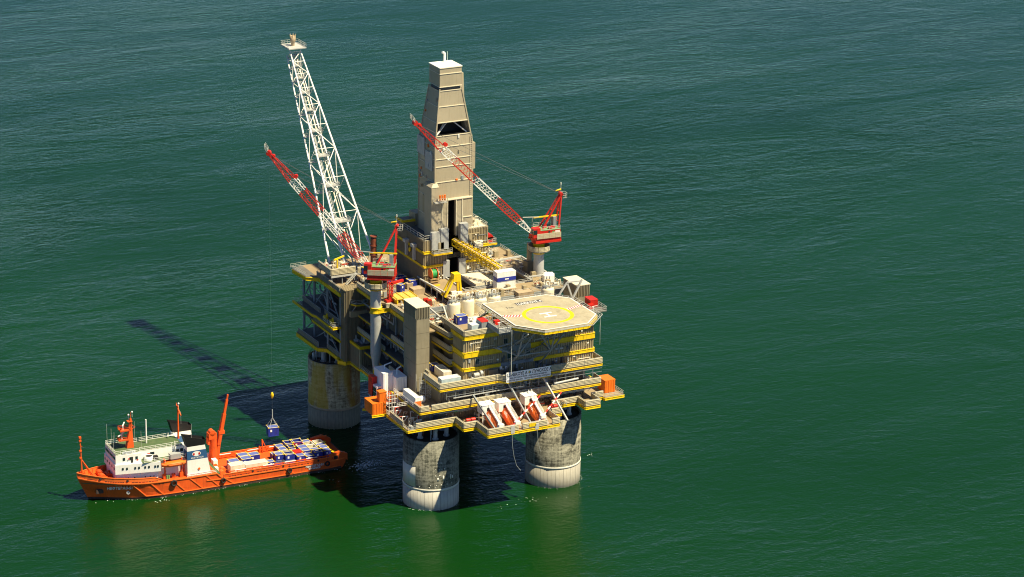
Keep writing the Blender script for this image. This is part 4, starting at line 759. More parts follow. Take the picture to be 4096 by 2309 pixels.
# ------------------------------------------------------------------ drilling tower
dk = thing('drilling_derrick', 'tall enclosed beige drilling tower tapering to a square top house', 'drilling tower', (27.7, 48.5, 65.7))
def ring(z):                                                        # x0,y0,x1,y1 at height z
    if z <= 94.2: return (21.4, 43.0, 34.0, 54.4)
    if z >= 112: return (23.2, 43.8, 30.5, 51.1)
    t = (z-94.2)/(112-94.2); L = lambda a, c: a+(c-a)*t; return (L(21.4, 23.2), L(43.0, 43.8), L(34.0, 30.5), L(54.4, 51.1))
LV = [65.8, 71.6, 77.7, 83.2, 88.0, 90.4, 94.2, 97.6, 101.7, 106.6, 111.4, 112.6, 116.6, 118.4]
TH = .22
for i in range(len(LV)-1):
    z0, z1 = LV[i]+.06, LV[i+1]-.06; dark = abs(LV[i]-111.4) < .1; a, c = ring(z0), ring(z1)
    for s in range(4):
        if s == 0 and abs(LV[i]-97.6) < .1: continue                # the open bay
        if s == 0 and z0 < 77: parts = [(0, (25.3-a[0])/(a[2]-a[0])), ((28.0-a[0])/(a[2]-a[0]), 1)]
        else: parts = [(0, 1)]
        for f0, f1 in parts:
            def C(r, s, f, o):
                x0, y0, x1, y1 = r[0]-o, r[1]-o, r[2]+o, r[3]+o
                P = [((x0, y0), (x1, y0)), ((x1, y0), (x1, y1)), ((x1, y1), (x0, y1)), ((x0, y1), (x0, y0))][s]; return (P[0][0]+(P[1][0]-P[0][0])*f, P[0][1]+(P[1][1]-P[0][1])*f)
            of = -.35 if dark else 0.; b = MB()
            vs_ = [(*C(r, s, f, of-TH*k), z) for k in (0, 1) for (r, z) in ((a, z0), (c, z1)) for f in (f0+.004, f1-.004)]
            b.add(vs_, [(0, 1, 3, 2), (4, 6, 7, 5), (0, 4, 5, 1), (2, 3, 7, 6), (0, 2, 6, 4), (1, 5, 7, 3)]); b.build('cladding_panel', 'steel_dark' if dark else ('clad_grey' if s == 0 and 101 < z0 < 103 and False else 'clad_derrick'), dk)
b = MB()
for z in LV[1:]:
    r = ring(z); zz = z
    if abs(z-97.6) < .1 or abs(z-101.7) < .1: pass
    (b.beam((r[0]-.1, r[1]-.05, zz), (r[2]+.1, r[1]-.05, zz), .22, .2) if z > 77 else None); b.beam((r[0]-.05, r[1], zz), (r[0]-.05, r[3], zz), .14, .14); b.beam((r[2]+.05, r[1], zz), (r[2]+.05, r[3], zz), .14, .14)
b.each('girt', 'cream', dk)
for sx in (0, 2):
    for sy in (1, 3):
        b = MB(); r0, r1, r2 = ring(65.8), ring(94.2), ring(112); b.beam((r0[sx], r0[sy], 65.8), (r1[sx], r1[sy], 94.2), .36); b.beam((r1[sx], r1[sy], 94.2), (r2[sx], r2[sy], 112), .36); b.build('corner_post', 'clad_derrick', dk)
r = ring(118); b = MB(); b.box(r[0]-.15, r[1]-.15, 118.4, r[2]+.15, r[3]+.15, 118.6); b.build('roof', 'white', dk)
b = MB(); b.tube((r[2]-2.6, r[3]-.8, 118.6), (r[2]-2.6, r[3]-.8, 121.2), .38, 12); b.tube((r[2]-2.6, r[3]-.8, 121.2), (r[2]-3.4, r[3]-.8, 121.6), .36, 12); b.tube((r[2]-1.6, r[3]-.6, 118.6), (r[2]-1.6, r[3]-.6, 121.6), .05, 6); b.build('roof_vent', 'white', dk)
b = MB(); x0, x1 = ring(100)[0], ring(100)[2]; yb = ring(100)[1]
b.beam((x0+.4, yb+.8, 97.8), ((x0+x1)/2, yb+3, 101.6), .35); b.beam((x1-.4, yb+.8, 97.8), ((x0+x1)/2+.6, yb+3, 101.6), .3); b.beam((x0+2, yb+3, 97.8), ((x0+x1)/2, yb+5, 101.2), .25); b.each('bay_brace', 'white', dk)
b = MB(); b.box(x0+.4, yb+4.5, 97.3, x1-.4, yb+4.7, 101.8); b.box(x0+.3, yb+.3, 97.3, x1-.3, yb+8, 97.5); b.build('bay_shade', 'black', dk)  # black back and floor paint the shade within the open bay
b = MB(); b.box(21.9, 46.5, 65.9, 33.5, 53.8, 97); b.box(24.6, 43.3, 65.9, 25.2, 46.5, 77.7); b.box(28.1, 43.3, 65.9, 28.8, 46.5, 77.7); b.build('inner_shade', 'black', dk)  # black blocks paint the shade behind the tower's slot
b = MB(); b.add([(30.6, 44.6, 106), (31.9, 44.6, 106), (31.9, 47.4, 106), (30.6, 47.4, 106), (30.4, 44.8, 116), (31.6, 44.8, 116), (31.6, 47, 116), (30.4, 47, 116)], [(0, 3, 2, 1), (4, 5, 6, 7), (0, 1, 5, 4), (1, 2, 6, 5), (2, 3, 7, 6), (3, 0, 4, 7)])
b.add([(34, 45, 94.2), (34.5, 45, 94.2), (34.5, 47.8, 94.2), (34, 47.8, 94.2), (30.6, 44.6, 106), (31.9, 44.6, 106), (31.9, 47.4, 106), (30.6, 47.4, 106)], [(0, 3, 2, 1), (4, 5, 6, 7), (0, 1, 5, 4), (1, 2, 6, 5), (2, 3, 7, 6), (3, 0, 4, 7)]); b.box(34, 43.6, 86, 35.2, 47.8, 94.2); b.build('ladder_shaft', 'clad_derrick', dk)
b = MB(); b.prism([(19.6, 41.5), (21.9, 41.5), (21.9, 46.5), (19.6, 46.5)], 66, 82.2); b.build('corner_bay', 'clad_derrick', dk)
b = MB(); b.add([(19.5, 41.4, 82.2), (22, 41.4, 82.2), (22, 46.6, 82.2), (19.5, 46.6, 82.2), (20.6, 42.6, 83.1), (22, 42.6, 83.1), (22, 46.6, 83.1), (19.5, 46.6, 82.9)], [(4, 5, 6, 7), (0, 1, 5, 4), (1, 2, 6, 5), (2, 3, 7, 6), (3, 0, 4, 7)]); b.build('bay_cap', 'clad_derrick', dk)
b = MB(); b.box(22, 42.0, 66, 25.25, 42.95, 77.6); b.box(28.05, 42.0, 66, 33.4, 42.95, 77.6); b.each('door_leaf', 'clad_derrick', dk)
b = MB(); [b.beam((x, 41.9, 66), (x, 41.9, 77.6), .22) for x in (23.3, 25.2, 28.1, 30.2)]; b.beam((21.8, 41.9, 77.7), (33.6, 41.9, 77.7), .35, .3); b.beam((22, 41.9, 71.4), (23.2, 41.9, 71.4), .2); b.beam((30.3, 41.9, 71.6), (33.4, 41.9, 71.6), .2); b.build('door_frame', 'cream', dk)
b = MB(); b.box(20.2, 40.2, 77.5, 24.3, 41.6, 77.7); b.railing([(20.2, 41.5, 77.7), (20.2, 40.2, 77.7), (24.3, 40.2, 77.7), (24.3, 41.5, 77.7)], 1.2, 1.2); b.build('light_gantry', 'rail', dk)
for x in (21.8, 22.6, 23.4): b = MB(); b.box(x, 40.4, 78.2, x+.45, 40.8, 79.9); b.build('floodlight', 'orange', dk)
b = MB(); b.box(34.3, 45.4, 91.0, 35.8, 46.2, 91.6); b.box(35.2, 45.2, 87.8, 36.0, 46, 89.6); b.each('side_hoist', 'steel_light', dk)
# ------------------------------------------------------------------ yellow pipe conveyor down to the deck
cv = thing('pipe_conveyor', 'long yellow lattice pipe conveyor sloping down from the drilling tower slot', 'conveyor', (30, 34, 54)); A, Bq = Vector((26.9, 41.0, 63.6)), pz(2003, 1093, 57.6)
d = (Bq-A); L = d.length; d.normalize(); sd = Vector((-d.y, d.x, 0)).normalized(); up = Vector((0, 0, 1)); k = 11
P = lambda t, a, c: A+d*(L*t)+sd*(a*.95)+up*(c*(1.8+.9*math.sin(math.pi*t))-(.9 if c == 0 else 0)*math.sin(math.pi*t))
b = MB(); bb = MB()
for a in (-1, 1):
    for c in (0, 1): b.beam(P(0, a, c), P(1, a, c), .28 if c else .22)
for i in range(k):
    for a in (-1, 1): bb.beam(P(i/k, a, 0), P((i+.5)/k, a, 1), .14); bb.beam(P((i+.5)/k, a, 1), P((i+1)/k, a, 0), .14); bb.beam(P(i/k, a, 0), P(i/k, a, 1), .12)
    bb.beam(P(i/k, -1, 1), P(i/k, 1, 1), .14); bb.beam(P(i/k, -1, 0), P((i+1)/k, 1, 0), .12)
b.build('side_beam', 'yellow', cv); bb.build('lattice', 'yellow', cv); b = MB(); b.beam(P(0, 0, 1), P(1, 0, 1), .8, .15); b.build('trough', 'tan', cv)
b = MB(); b.beam(P(.96, -1, 0), (P(.96, -1, 0).x, P(.96, -1, 0).y, ZM), .35); b.beam(P(.96, 1, 0), (P(.96, 1, 0).x, P(.96, 1, 0).y, ZM), .35); b.each('leg', 'yellow', cv)
# ------------------------------------------------------------------ pedestal cranes
def crane(label, ux, vy, zb, zt, foot, tip, apex, hook=None, ringz=None):
    """pedestal at (ux,vy); boom runs foot->tip; machinery house points along the boom's bearing"""
    t = thing('pedestal_crane', label, 'crane', (ux, vy, zb), 'pedestal cranes')
    foot, tip, apex = Vector(foot), Vector(tip), Vector(apex); hd_ = (tip-foot); hd_.z = 0; hd_.normalize(); sd = Vector((-hd_.y, hd_.x, 0)); up = Vector((0, 0, 1)); O = Vector((ux, vy, 0))
    W = lambda a, c, z: O+hd_*a+sd*c+up*z
    b = MB(); r = 1.62; prof = [(.9, zb+1.2), (r*.72, zb+3.6), (r, zb+6.2), (r, zt-2.2)] if ringz else [(r, zb), (r, zt-2.2)]
    b.lathe(ux, vy, prof, 28); b.build('column', 'steel_light', t)
    if ringz:
        b = MB(); b.lathe(ux, vy, [(.01, zb), (.95, zb), (.95, zb+1.3), (.5, zb+1.3)], 20); b.build('column_tip', 'yellow', t); b = MB(); b.lathe(ux, vy, [(r, ringz-1), (r+.35, ringz-1), (r+.12, ringz-.7), (r+.12, ringz+.5), (r+.35, ringz+.8), (r, ringz+.8)], 28); b.build('deck_ring', 'yellow', t)
    b = MB(); b.lathe(ux, vy, [(r+.02, zt-3.4), (r+.18, zt-3.4), (r+.18, zt-.2), (r+.5, zt), (.3, zt)], 28); b.build('slew_collar', 'yellow', t)
    b = MB(); b.lathe(ux, vy, [(r+.2, zt-2.5), (3.35, zt-2.5), (3.35, zt-2.35), (r+.2, zt-2.35)], 28, smooth=False); b.build('ring_walkway', 'steel_dark', t)
    for i in range(12):
        b = MB(); n_ = 4; pr = []
        for q in range(4): z0 = zt-2.3+.4*q; pr += [(3.3, z0), (3.3, z0+.1), (3.38, z0+.16), (3.38, z0+.35)]
        b.lathe(ux, vy, pr+[(3.26, zt-.7), (3.26, zt-2.3)], 3, 30*i+1.2, 30*i+28.8, False); b.build('ring_guard', 'wind', t)
    def obox(mb, a0, a1, c0, c1, z0, z1):
        vs = [W(a, c, z) for z in (z0, z1) for (a, c) in ((a0, c0), (a1, c0), (a1, c1), (a0, c1))]
        mb.add(vs, [(0, 3, 2, 1), (4, 5, 6, 7), (0, 1, 5, 4), (1, 2, 6, 5), (2, 3, 7, 6), (3, 0, 4, 7)])
    zf = zt+.1
    b = MB(); b.lathe(ux, vy, [(2.3, zf), (2.5, zf+1.6)], 24); obox(b, -6.0, 2.2, -2.9, 2.9, zf+1.1, zf+2.1)
    for c in (-2.9, -1.4, 0, 1.4, 2.9): obox(b, -6.05, 2.3, c-.08, c+.08, zf+.5, zf+1.1)
    b.build('turntable_frame', 'red', t)
    for c, nm in ((-3.15, 0), (3.15, 1)):                           # pale guard along both sides
        for i in range(4):
            a0 = -5.9+2.0*i; b = MB()
            for q in range(4): obox(b, a0+.04, a0+1.96, c-.06, c+.06, zf+2.0+.42*q, zf+2.37+.42*q)
            b.build('side_guard', 'wind', t)
    b = MB(); obox(b, -6.0, 1.2, -2.4, 2.4, zf+2.1, zf+4.3); b.build('machinery_house', 'red', t)
    b = MB(); obox(b, -6.0, 1.2, -2.45, 2.45, zf+4.3, zf+4.42); b.build('house_roof', 'lime', t)
    b = MB(); obox(b, .9, 3.2, 1.1, 3.1, zf+2.4, zf+5.4); b.build('operator_cab', 'red', t); b = MB(); obox(b, 2.0, 3.24, 1.0, 3.2, zf+3.6, zf+4.9); b.build('cab_window', 'glass', t)
    for sgn in (-1, 1):
        c = sgn*2.42; e = sgn*2.47; x0 = -4.6
        b = MB(); obox(b, -2.6, -2.0, min(c, e), max(c, e), zf+3.1, zf+4.0); b.build('house_door', 'glass', t)
        b = MB(); cc = W(-3.6, c, zf+3.5); b.tube(cc, cc+sd*(sgn*.05), .42, 16); b.build('emblem', 'lime', t)
        b = MB()
        for q in range(3): obox(b, -5.8, -4.2+.2*(q % 2), min(c, e), max(c, e), zf+3.1+.32*q, zf+3.32+.32*q)
        b.build('maker_lettering', 'white_clean', t)
    for c in (-1.5, 1.5):
        b = MB(); ap = apex+sd*(c*.35); b.beam(W(.6, c, zf+2.6), ap, .42); b.build('frame_strut', 'red', t); b = MB(); b.beam(W(-5.6, c, zf+2.6), ap, .4); b.build('frame_strut', 'red', t)
    b = MB(); [b.beam(W(.6, -1.5, zf+2.6).lerp(apex, f), W(.6, 1.5, zf+2.6).lerp(apex, f), .18) for f in (.35, .6, .8)]; [b.beam(W(-5.6, -1.5, zf+2.6).lerp(apex, f), W(-5.6, 1.5, zf+2.6).lerp(apex, f), .18) for f in (.3, .55, .8)]; b.each('frame_tie', 'red', t)
    b = MB(); b.tube(apex-sd*.9, apex+sd*.9, .55, 12); b.build('apex_sheaves', 'red', t)
    b = MB(); q = apex-hd_*.9; b.railing([q-sd*1-hd_*.8-up*1.2, q+sd*1-hd_*.8-up*1.2, q+sd*1+hd_*.6-up*1.2, q-sd*1+hd_*.6-up*1.2], 1.5, .9, closed=True); b.tube(apex, apex+up*3.2, .08, 6); b.box(apex.x-.15, apex.y-.15, apex.z+2.9, apex.x+.15, apex.y+.15, apex.z+3.6); b.build('apex_platform', 'rail', t)
    b = MB(); q = apex+up*1.4; b.tube(q, q+hd_*1.7-up*.3, .3, 8, .15); b.build('wind_sock', 'yellow', t)
    b = MB(); b.beam(W(-6.4, 0, zf+8.0), W(2.0, 0, zf+8.0), .4, .35); b.build('service_beam', 'yellow', t); b = MB(); b.beam(W(.6, 1, zf+8.4), W(6, 1, zf+8.8), .2); b.beam(W(2, -1, zf+4.4), W(2, -1, zf+8), .08); b.railing([W(-5.9, -2.3, zf+4.4), W(1.1, -2.3, zf+4.4)]); b.railing([W(-5.9, 2.3, zf+4.4), W(1.1, 2.3, zf+4.4)]); b.build('roof_railing', 'rail', t)
    for a, c in ((-4.6, .6), (-2.4, -.6), (-3.4, 1.2)): b = MB(); obox(b, a, a+1.1, c, c+.8, zf+4.42, zf+5.1); b.build('winch', 'red', t)
    b = MB(); obox(b, -5.2, -4.2, -1, 1, zf+4.4, zf+7.8); b.build('exhaust_stack', 'steel', t)
    # lattice boom
    D = (tip-foot); LB = D.length; D.normalize(); nb_ = sd.cross(D).normalized(); nb_ = nb_ if nb_.z > 0 else -nb_
    def bc(tt, su, sn):
        s_ = LB*tt; wv = 2.3 if .12 < tt < .80 else (2.3*(.75+.25*tt/.12) if tt <= .12 else 2.3*(1-.60*(tt-.80)/.20)); hv = 2.2 if .16 < tt < .76 else (.25+1.95*tt/.16 if tt <= .16 else 2.2*(1-.72*(tt-.76)/.24))
        return foot+D*s_+sd*(su*wv/2)+nb_*(sn*hv/2)
    cuts = [0, .13, .325, .505, .685, .78, 1.0]; cm = ['white', 'red', 'white', 'red', 'white', 'red']
    for i in range(6):
        b = MB(); t0, t1 = cuts[i], cuts[i+1]; nb2 = max(3, round((t1-t0)*LB/2.3))
        for su in (-1, 1):
            for sn in (-1, 1):
                sub = [t0+(t1-t0)*q/4 for q in range(5)]
                for q in range(4): b.beam(bc(sub[q], su, sn), bc(sub[q+1], su, sn), .2)
        for q in range(nb2):
            ta, tb_ = t0+(t1-t0)*q/nb2, t0+(t1-t0)*(q+1)/nb2; tm = (ta+tb_)/2
            for su in (-1, 1): b.beam(bc(ta, su, -1), bc(tm, su, 1), .085); b.beam(bc(tm, su, 1), bc(tb_, su, -1), .085)
            for sn in (-1, 1): b.beam(bc(ta, 1 if q % 2 else -1, sn), bc(tb_, -1 if q % 2 else 1, sn), .085)
        if i == 2 or i == 1: b.beam(bc(t0, 0, -.2), bc(t1, 0, -.2), .35, .1)
        b.build('boom_section', cm[i], t)
    b = MB(); b.tube(tip-sd*.7, tip+sd*.7, .75, 14); b.tube(tip-D*1.6-sd*.5+nb_*.5, tip-D*1.6+sd*.5+nb_*.5, .5, 12); q = bc(.78, 0, 1); b.tube(q-sd*.5+nb_*.5, q+sd*.5+nb_*.5, .62, 12); b.each('boom_sheaves', 'red', t)
    b = MB(); q = tip+D*.4; b.railing([q-sd*1.2, q+sd*1.2, q+sd*1.2+D*1.3+up*.4, q-sd*1.2+D*1.3+up*.4], 1.1, .8, closed=True); b.build('tip_basket', 'rail', t)
    b = MB()
    for c in (-.5, .5): b.tube(apex+sd*c, bc(.97, c*.5, 1.1), .035, 5); b.tube(apex+sd*c*.4, bc(.78, c*.4, 1.6), .03, 5)
    b.tube(apex, W(1.5, 0, zf+4.4), .04, 5); b.build('pendant_line', 'steel_dark', t)
    if hook:
        zc, zball = hook; b = MB(); b.tube((tip.x, tip.y, tip.z), (tip.x, tip.y, zball+.9), .02, 5); b.tube((tip.x, tip.y, zball-.9), (tip.x, tip.y, zc+2.6), .02, 5); b.build('hoist_line', 'steel_dark', t)
        b = MB(); b.lathe(tip.x, tip.y, [(.02, zball-1.2), (.3, zball-.8), (.55, zball), (.35, zball+.7), (.1, zball+1)], 12); b.build('hook_ball', 'yellow', t); b = MB(); b.tube((tip.x, tip.y, zc+2.4), (tip.x, tip.y, zc+5.2), .14, 6); b.build('hook_block', 'steel_light', t)
    return t
LT = pv(1075, 612, 49.0)
HOOKZ = 10.9
crane('red crane on grey column holding a blue container over the supply ship', -3.6, 31.2, 29.9, 59.8, pv(1497, 1092, 32.5), LT, pv(1587, 905, 31.2), hook=(HOOKZ, 20.8), ringz=50.2)
crane('red crane with its boom crossing in front of the drilling tower', 51.2, 31.4, 45, 63.8, pv(2138, 943, 31.0), pv(1660, 492, 34.0), pv(2243, 775, 31.4))

fittings(sbs, 18, 24, 40.85, 51.5, 57, 10, 6); fittings(sbs, 29.5, 38, 40.85, 52, 57, 14, 7); fittings(sbs, 31.5, 38, 40.85, 58.3, 67, 14, 8)
b = MB(); x = 33.2; b.beam((x, 42.8, 78), (x, 42.8, 97), .08); b.beam((x+.5, 42.8, 78), (x+.5, 42.8, 97), .08); [b.beam((x, 42.8, 78+.6*k), (x+.5, 42.8, 78+.6*k), .06) for k in range(32)]; b.build('ladder', 'cream', dk)
r_ = random.Random(9)
for i in range(26):                                                 # small boxes, lamps and patched sheets on the tower
    z = r_.uniform(79, 110); q = ring(z); fr = r_.random() < .5; f = r_.uniform(.08, .92); b = MB(); a_, h_ = r_.uniform(.3, .8), r_.uniform(.4, 1.2)
    if abs(z-99.6) < 3: continue
    if fr: x = q[0]+(q[2]-q[0])*f; b.box(x, q[1]-.3, z, x+a_, q[1]+.2, z+h_)
    else: y = q[1]+(q[3]-q[1])*f; b.box(q[0]-.3, y, z, q[0]+.3, y+a_, z+h_)
    b.build('tower_fitting', r_.choice(['steel', 'clad_derrick', 'steel_light', 'orange', 'white']), dk)
for z0, y0 in ((86.5, 44.4), (72, 46), (90, 50)): b = MB(); b.box(21.12, y0, z0, 21.3, y0+5.0, z0+5.6); b.build('patched_sheet', 'steel_light' if z0 > 80 else 'clad', dk)
# ------------------------------------------------------------------ containers (one maker, copies where alike)
_ct = {}
def container_proto(L, W, H, kind, body):
    key = (L, W, H, kind, body)
    if key in _ct: return _ct[key], False
    t = thing('cargo_container', '-', 'container'); t['_w'] = (0., 0., 0.); x, y = L/2, W/2; open_ = kind == 'open'; basket = kind == 'basket'
    trim = {'blue': 'cream', 'cream': 'white', 'white': 'white', 'red': 'red', 'paleblue': 'white', 'tan': 'tan'}[body]
    b = MB()
    if basket:
        for z in (.25, H*.55, H): b.beam((-x, -y, z), (x, -y, z), .1); b.beam((-x, y, z), (x, y, z), .1); b.beam((-x, -y, z), (-x, y, z), .1); b.beam((x, -y, z), (x, y, z), .1)
        for i in range(int(L/.8)+1): q = -x+L*i/int(L/.8); b.beam((q, -y, 0), (q, -y, H), .07); b.beam((q, y, 0), (q, y, H), .07)
        b.build('cage', 'steel', t); b = MB(); b.box(-x, -y, 0, x, y, .18); b.build('floor', body, t); _ct[key] = t; return t, True
    for p, q in (((-x, -y), (x, -y)), ((x, -y), (x, y)), ((x, y), (-x, y)), ((-x, y), (-x, -y))): b.corr(p, q, .12, H-.1, .38, .05, .02) if not open_ else b.corr(p, q, .12, H-.05, .38, .05, .08)
    b.build('ribbed_wall', body, t)
    b = MB(); b.box(-x, -y, .0, x, y, .16 if open_ else H-.14)
    b.build('floor' if open_ else 'inner_box', 'dark' if open_ else body, t)
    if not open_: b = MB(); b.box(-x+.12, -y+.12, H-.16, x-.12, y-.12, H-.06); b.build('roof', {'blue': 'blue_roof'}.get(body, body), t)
    b = MB()
    for z in (H-.02,): b.beam((-x, -y, z), (x, -y, z), .12); b.beam((-x, y, z), (x, y, z), .12); b.beam((-x, -y, z), (-x, y, z), .12); b.beam((x, -y, z), (x, y, z), .12)
    b.build('top_frame', trim, t); b = MB()
    for sx in (-x, x):
        for sy in (-y, y): b.beam((sx, sy, 0), (sx, sy, H), .2)
    b.beam((-x, -y, .08), (x, -y, .08), .2); b.beam((-x, y, .08), (x, y, .08), .2); b.build('corner_post', body, t)
    if body == 'blue':
        for sy, q in ((-y-.12, 1), (y+.12, -1)): b = MB(); b.box(-q*x+q*.5, sy-.02, H*.52, -q*x+q*1.05, sy+.02, H*.78); b.build('emblem', 'white_clean', t)
        for c in ((-x, -y), (x, -y), (x, y), (-x, y)): b = MB(); b.box(c[0]-.2, c[1]-.2, H-.1, c[0]+.2, c[1]+.2, H+.1); b.build('lifting_corner', 'yellow', t)
    b = MB(); b.box(x+.02, -y+.15, .15, x+.10, -.03, H-.15); b.box(x+.02, .03, .15, x+.10, y-.15, H-.15); b.each('door', body, t)
    _ct[key] = t; return t, True
def container(L, W, H, kind, body, loc, rz, label, group=None):
    p, new = container_proto(L, W, H, kind, body)
    if new: p.location = loc; p.rotation_euler = (0, 0, rz); p['label'] = label
    else: p = copy_tree(p, loc, rz, label)
    if group: p['group'] = group
    elif 'group' in p: del p['group']
    return p
# ------------------------------------------------------------------ platform deck cargo and equipment
def at(px, py, z): q = pz(px, py, z); return (q.x, q.y, z)
G = 'blue containers on the pipe deck'
container(4.2, 2.2, 1.5, 'open', 'blue', at(1594, 1124, ZP), 0.02, 'open-topped blue cargo skip on the tan pipe deck', G)
container(2.4, 2.2, 2.3, 'closed', 'blue', at(1647, 1146, ZP), 0.05, 'blue container with pale roof frame beside the long pipe guide rail', G)
container(1.7, 1.6, 2.4, 'closed', 'blue', at(1602, 1166, ZP), 0.4, 'small blue tank container beside the red mast on the pipe deck', G)
container(3.4, 1.8, 1.2, 'open', 'blue', at(1553, 1131, ZP), 0.1, 'low blue skip beside the crane column walkway', G)
container(2.6, 2.0, 1.0, 'open', 'blue', at(1560, 1106, ZP), 0, 'flat blue skip behind the low skip by the crane', G)
container(2.4, 2.2, 2.5, 'closed', 'blue', at(1474, 1103, ZP+.02), .1, 'blue container under the crane house next to the flare platform', G)
container(2.0, 2.0, 2.2, 'closed', 'blue', at(1455, 1090, ZP+.02), .1, 'blue container with white drum tucked behind the flare platform panels', G)
container(1.8, 1.5, 1.7, 'closed', 'tan', at(1635, 1153, ZP), .1, 'small tan crate on the pipe deck')
container(3.6, 3.0, 2.0, 'closed', 'tan', at(1667, 1176, ZP), .05, 'large tan box on the pipe deck beside the railing')
container(2.8, 2.2, 1.8, 'closed', 'red', at(1455, 1118, 48.6), .2, 'red box beside the flare platform stair')
container(3.0, 2.4, 2.5, 'closed', 'blue', at(1843, 1292, 52.17), .02, 'blue container standing in front of the two white silos', None)
big = pv(2024, 1172, 23.5)
container(6.1, 2.5, 2.7, 'closed', 'white', (big.x, 24.8, ZM), 0.0, 'white container stacked under the blue-banded one', 'large white containers'); up_ = container(6.1, 2.5, 2.9, 'closed', 'white', (big.x+.1, 24.8, ZM+2.72), 0.0, 'upper white container with a blue stripe at the conveyor foot', 'large white containers')
b = MB(); b.box(-3.1, -1.46, .1, 3.1, -1.36, 1.25); b.box(-3.16, -1.4, .1, -3.1, 1.3, 1.25); b.build('blue_stripe', 'blue', up_); b = MB(); b.box(-.6, -1.49, .5, .7, -1.46, .85); b.build('lettering', 'white_clean', up_)
container(5.0, 3.2, 2.3, 'closed', 'tan', at(2095, 1190, 52)[:2]+(51.8,), 0, 'olive equipment box behind the helideck edge')
# silos
def silo(x, y, zb, h, label, m='white'):
    t = thing('dry_bulk_silo', label, 'silo', (x, y, zb), 'white silos behind the helideck'); r = 2.0
    b = MB(); b.lathe(x, y, [(r, zb), (r, zb+h-.7), (r*.93, zb+h-.3), (r*.7, zb+h), (.01, zb+h+.15)], 28); b.each('tank', m, t)
    b = MB(); b.railing([(x+1.5*math.cos(a), y+1.5*math.sin(a), zb+h) for a in [i*math.pi/4 for i in range(8)]], 1.1, 1.2, closed=True); b.build('top_rail', 'rail', t)
    b = MB(); pts = [(x-.6, y, zb+h)]+[(x+.6*math.cos(math.pi-a)+0, y, zb+h+.9+.9*math.sin(a)) for a in [i*math.pi/6 for i in range(7)]]+[(x+.6, y, zb+h)]; b.path(pts, .14, 6); b.build('goose_neck', 'white', t)
    b = MB(); b.box(x-1.6, y-.7, zb+h+.1, x+.2, y+.5, zb+h+.5); b.beam((x-1.2, y-1.2, zb+h+.4), (x+1.4, y-1.2, zb+h+.6), .2); b.build('valve_box', 'steel', t)
for i, (px, z, lab) in enumerate(((1815, 55.4, 'white silo nearest the stair tower, beside the blue container'), (1871, 55.8, 'white silo next to the one by the blue container'), (1920, 55.6, 'white silo half hidden by the helideck, next to the pair'), (1975, 55.6, 'white silo below the large white containers'), (2190, 55.6, 'lone white silo beyond the helideck by the IBC tanks'))):
    q = pv(px, 1212, 14.2) if i < 4 else pv(px, 1168, 14.2); silo(q.x, 14.2, 49.6, z-49.6, lab, 'cream')
slb = thing('silo_floor', 'tan floor between the silos and the accommodation roof', 'deck', (28, 12, 49)); slab(slb, [(1.0, 8.2), (51, 9.6), (51, 18), (1.0, 17)], 49.6, .4, 'deck')
# cable reel, yellow A-frame, red mast, pipe stack
t = thing('cable_reel', 'orange reel of green cable on a wooden cradle beside the drilling tower', 'cable reel', at(1733, 1142, ZM)); c = Vector(at(1733, 1140, ZM)); b = MB()
for sx in (-1, 1): b.lathe(0, 0, [(1.75, 0), (1.75, .16), (1.35, .16), (1.35, 0)], 24) if False else b.tube((c.x+sx*.95-.08, c.y, c.z+3.6), (c.x+sx*.95+.08, c.y, c.z+3.6), 1.7, 24)
b.each('flange', 'orange', t); b = MB(); b.tube((c.x-.86, c.y, c.z+3.6), (c.x+.86, c.y, c.z+3.6), 1.3, 24); b.build('cable', 'green', t); b = MB()
for z in (.4, 1.2, 2.0): b.box(c.x-1.5, c.y-1.3, c.z+z, c.x+1.5, c.y+1.3, c.z+z+.35)
b.build('cradle', 'wood', t); b = MB(); b.box(c.x-1.6, c.y-1.5, c.z, c.x+1.6, c.y+1.5, c.z+.4); b.build('cradle_base', 'yellow', t)
t = thing('yellow_gantry', 'stout yellow A-shaped gripper gantry beside the pit', 'gantry', at(1815, 1180, ZM)); c = Vector(at(1812, 1180, ZM)); b = MB()
for sy in (-1.1, 1.1): b.beam((c.x-3.2, c.y+sy, c.z), (c.x+.4, c.y+sy*.7, c.z+6.4), .5, .6); b.beam((c.x+2.2, c.y+sy, c.z), (c.x+1.6, c.y+sy*.7, c.z+6.4), .55, .7)
b.each('leg', 'yellow', t); b = MB(); b.add([(c.x-.2, c.y-1.2, c.z+6.8), (c.x+1.9, c.y-1.2, c.z+6.8), (c.x+1.9, c.y+1.2, c.z+6.8), (c.x-.2, c.y+1.2, c.z+6.8), (c.x-.5, c.y-1.2, c.z+4.4), (c.x+2.1, c.y-1.2, c.z+4.4), (c.x+2.1, c.y+1.2, c.z+4.4), (c.x-.5, c.y+1.2, c.z+4.4)], [(0, 1, 2, 3), (7, 6, 5, 4), (0, 4, 5, 1), (1, 5, 6, 2), (2, 6, 7, 3), (3, 7, 4, 0)]); b.build('hood', 'yellow', t); b = MB(); b.box(c.x-1.4, c.y-2.2, c.z, c.x+.2, c.y-1.4, c.z+1.8); b.box(c.x+.3, c.y-2.6, c.z, c.x+1.8, c.y-1.9, c.z+1.6); b.each('control_box', 'white', t)
t = thing('lattice_mast', 'short red lattice mast standing on the pipe deck by the crane', 'mast', at(1561, 1206, ZP)); c = Vector(at(1561, 1206, ZP)); b = MB()
for sx in (-.6, .6):
    for sy in (-.6, .6): b.beam((c.x+sx, c.y+sy, c.z), (c.x+sx, c.y+sy, c.z+6.6), .2)
b.build('upright', 'red', t); b = MB()
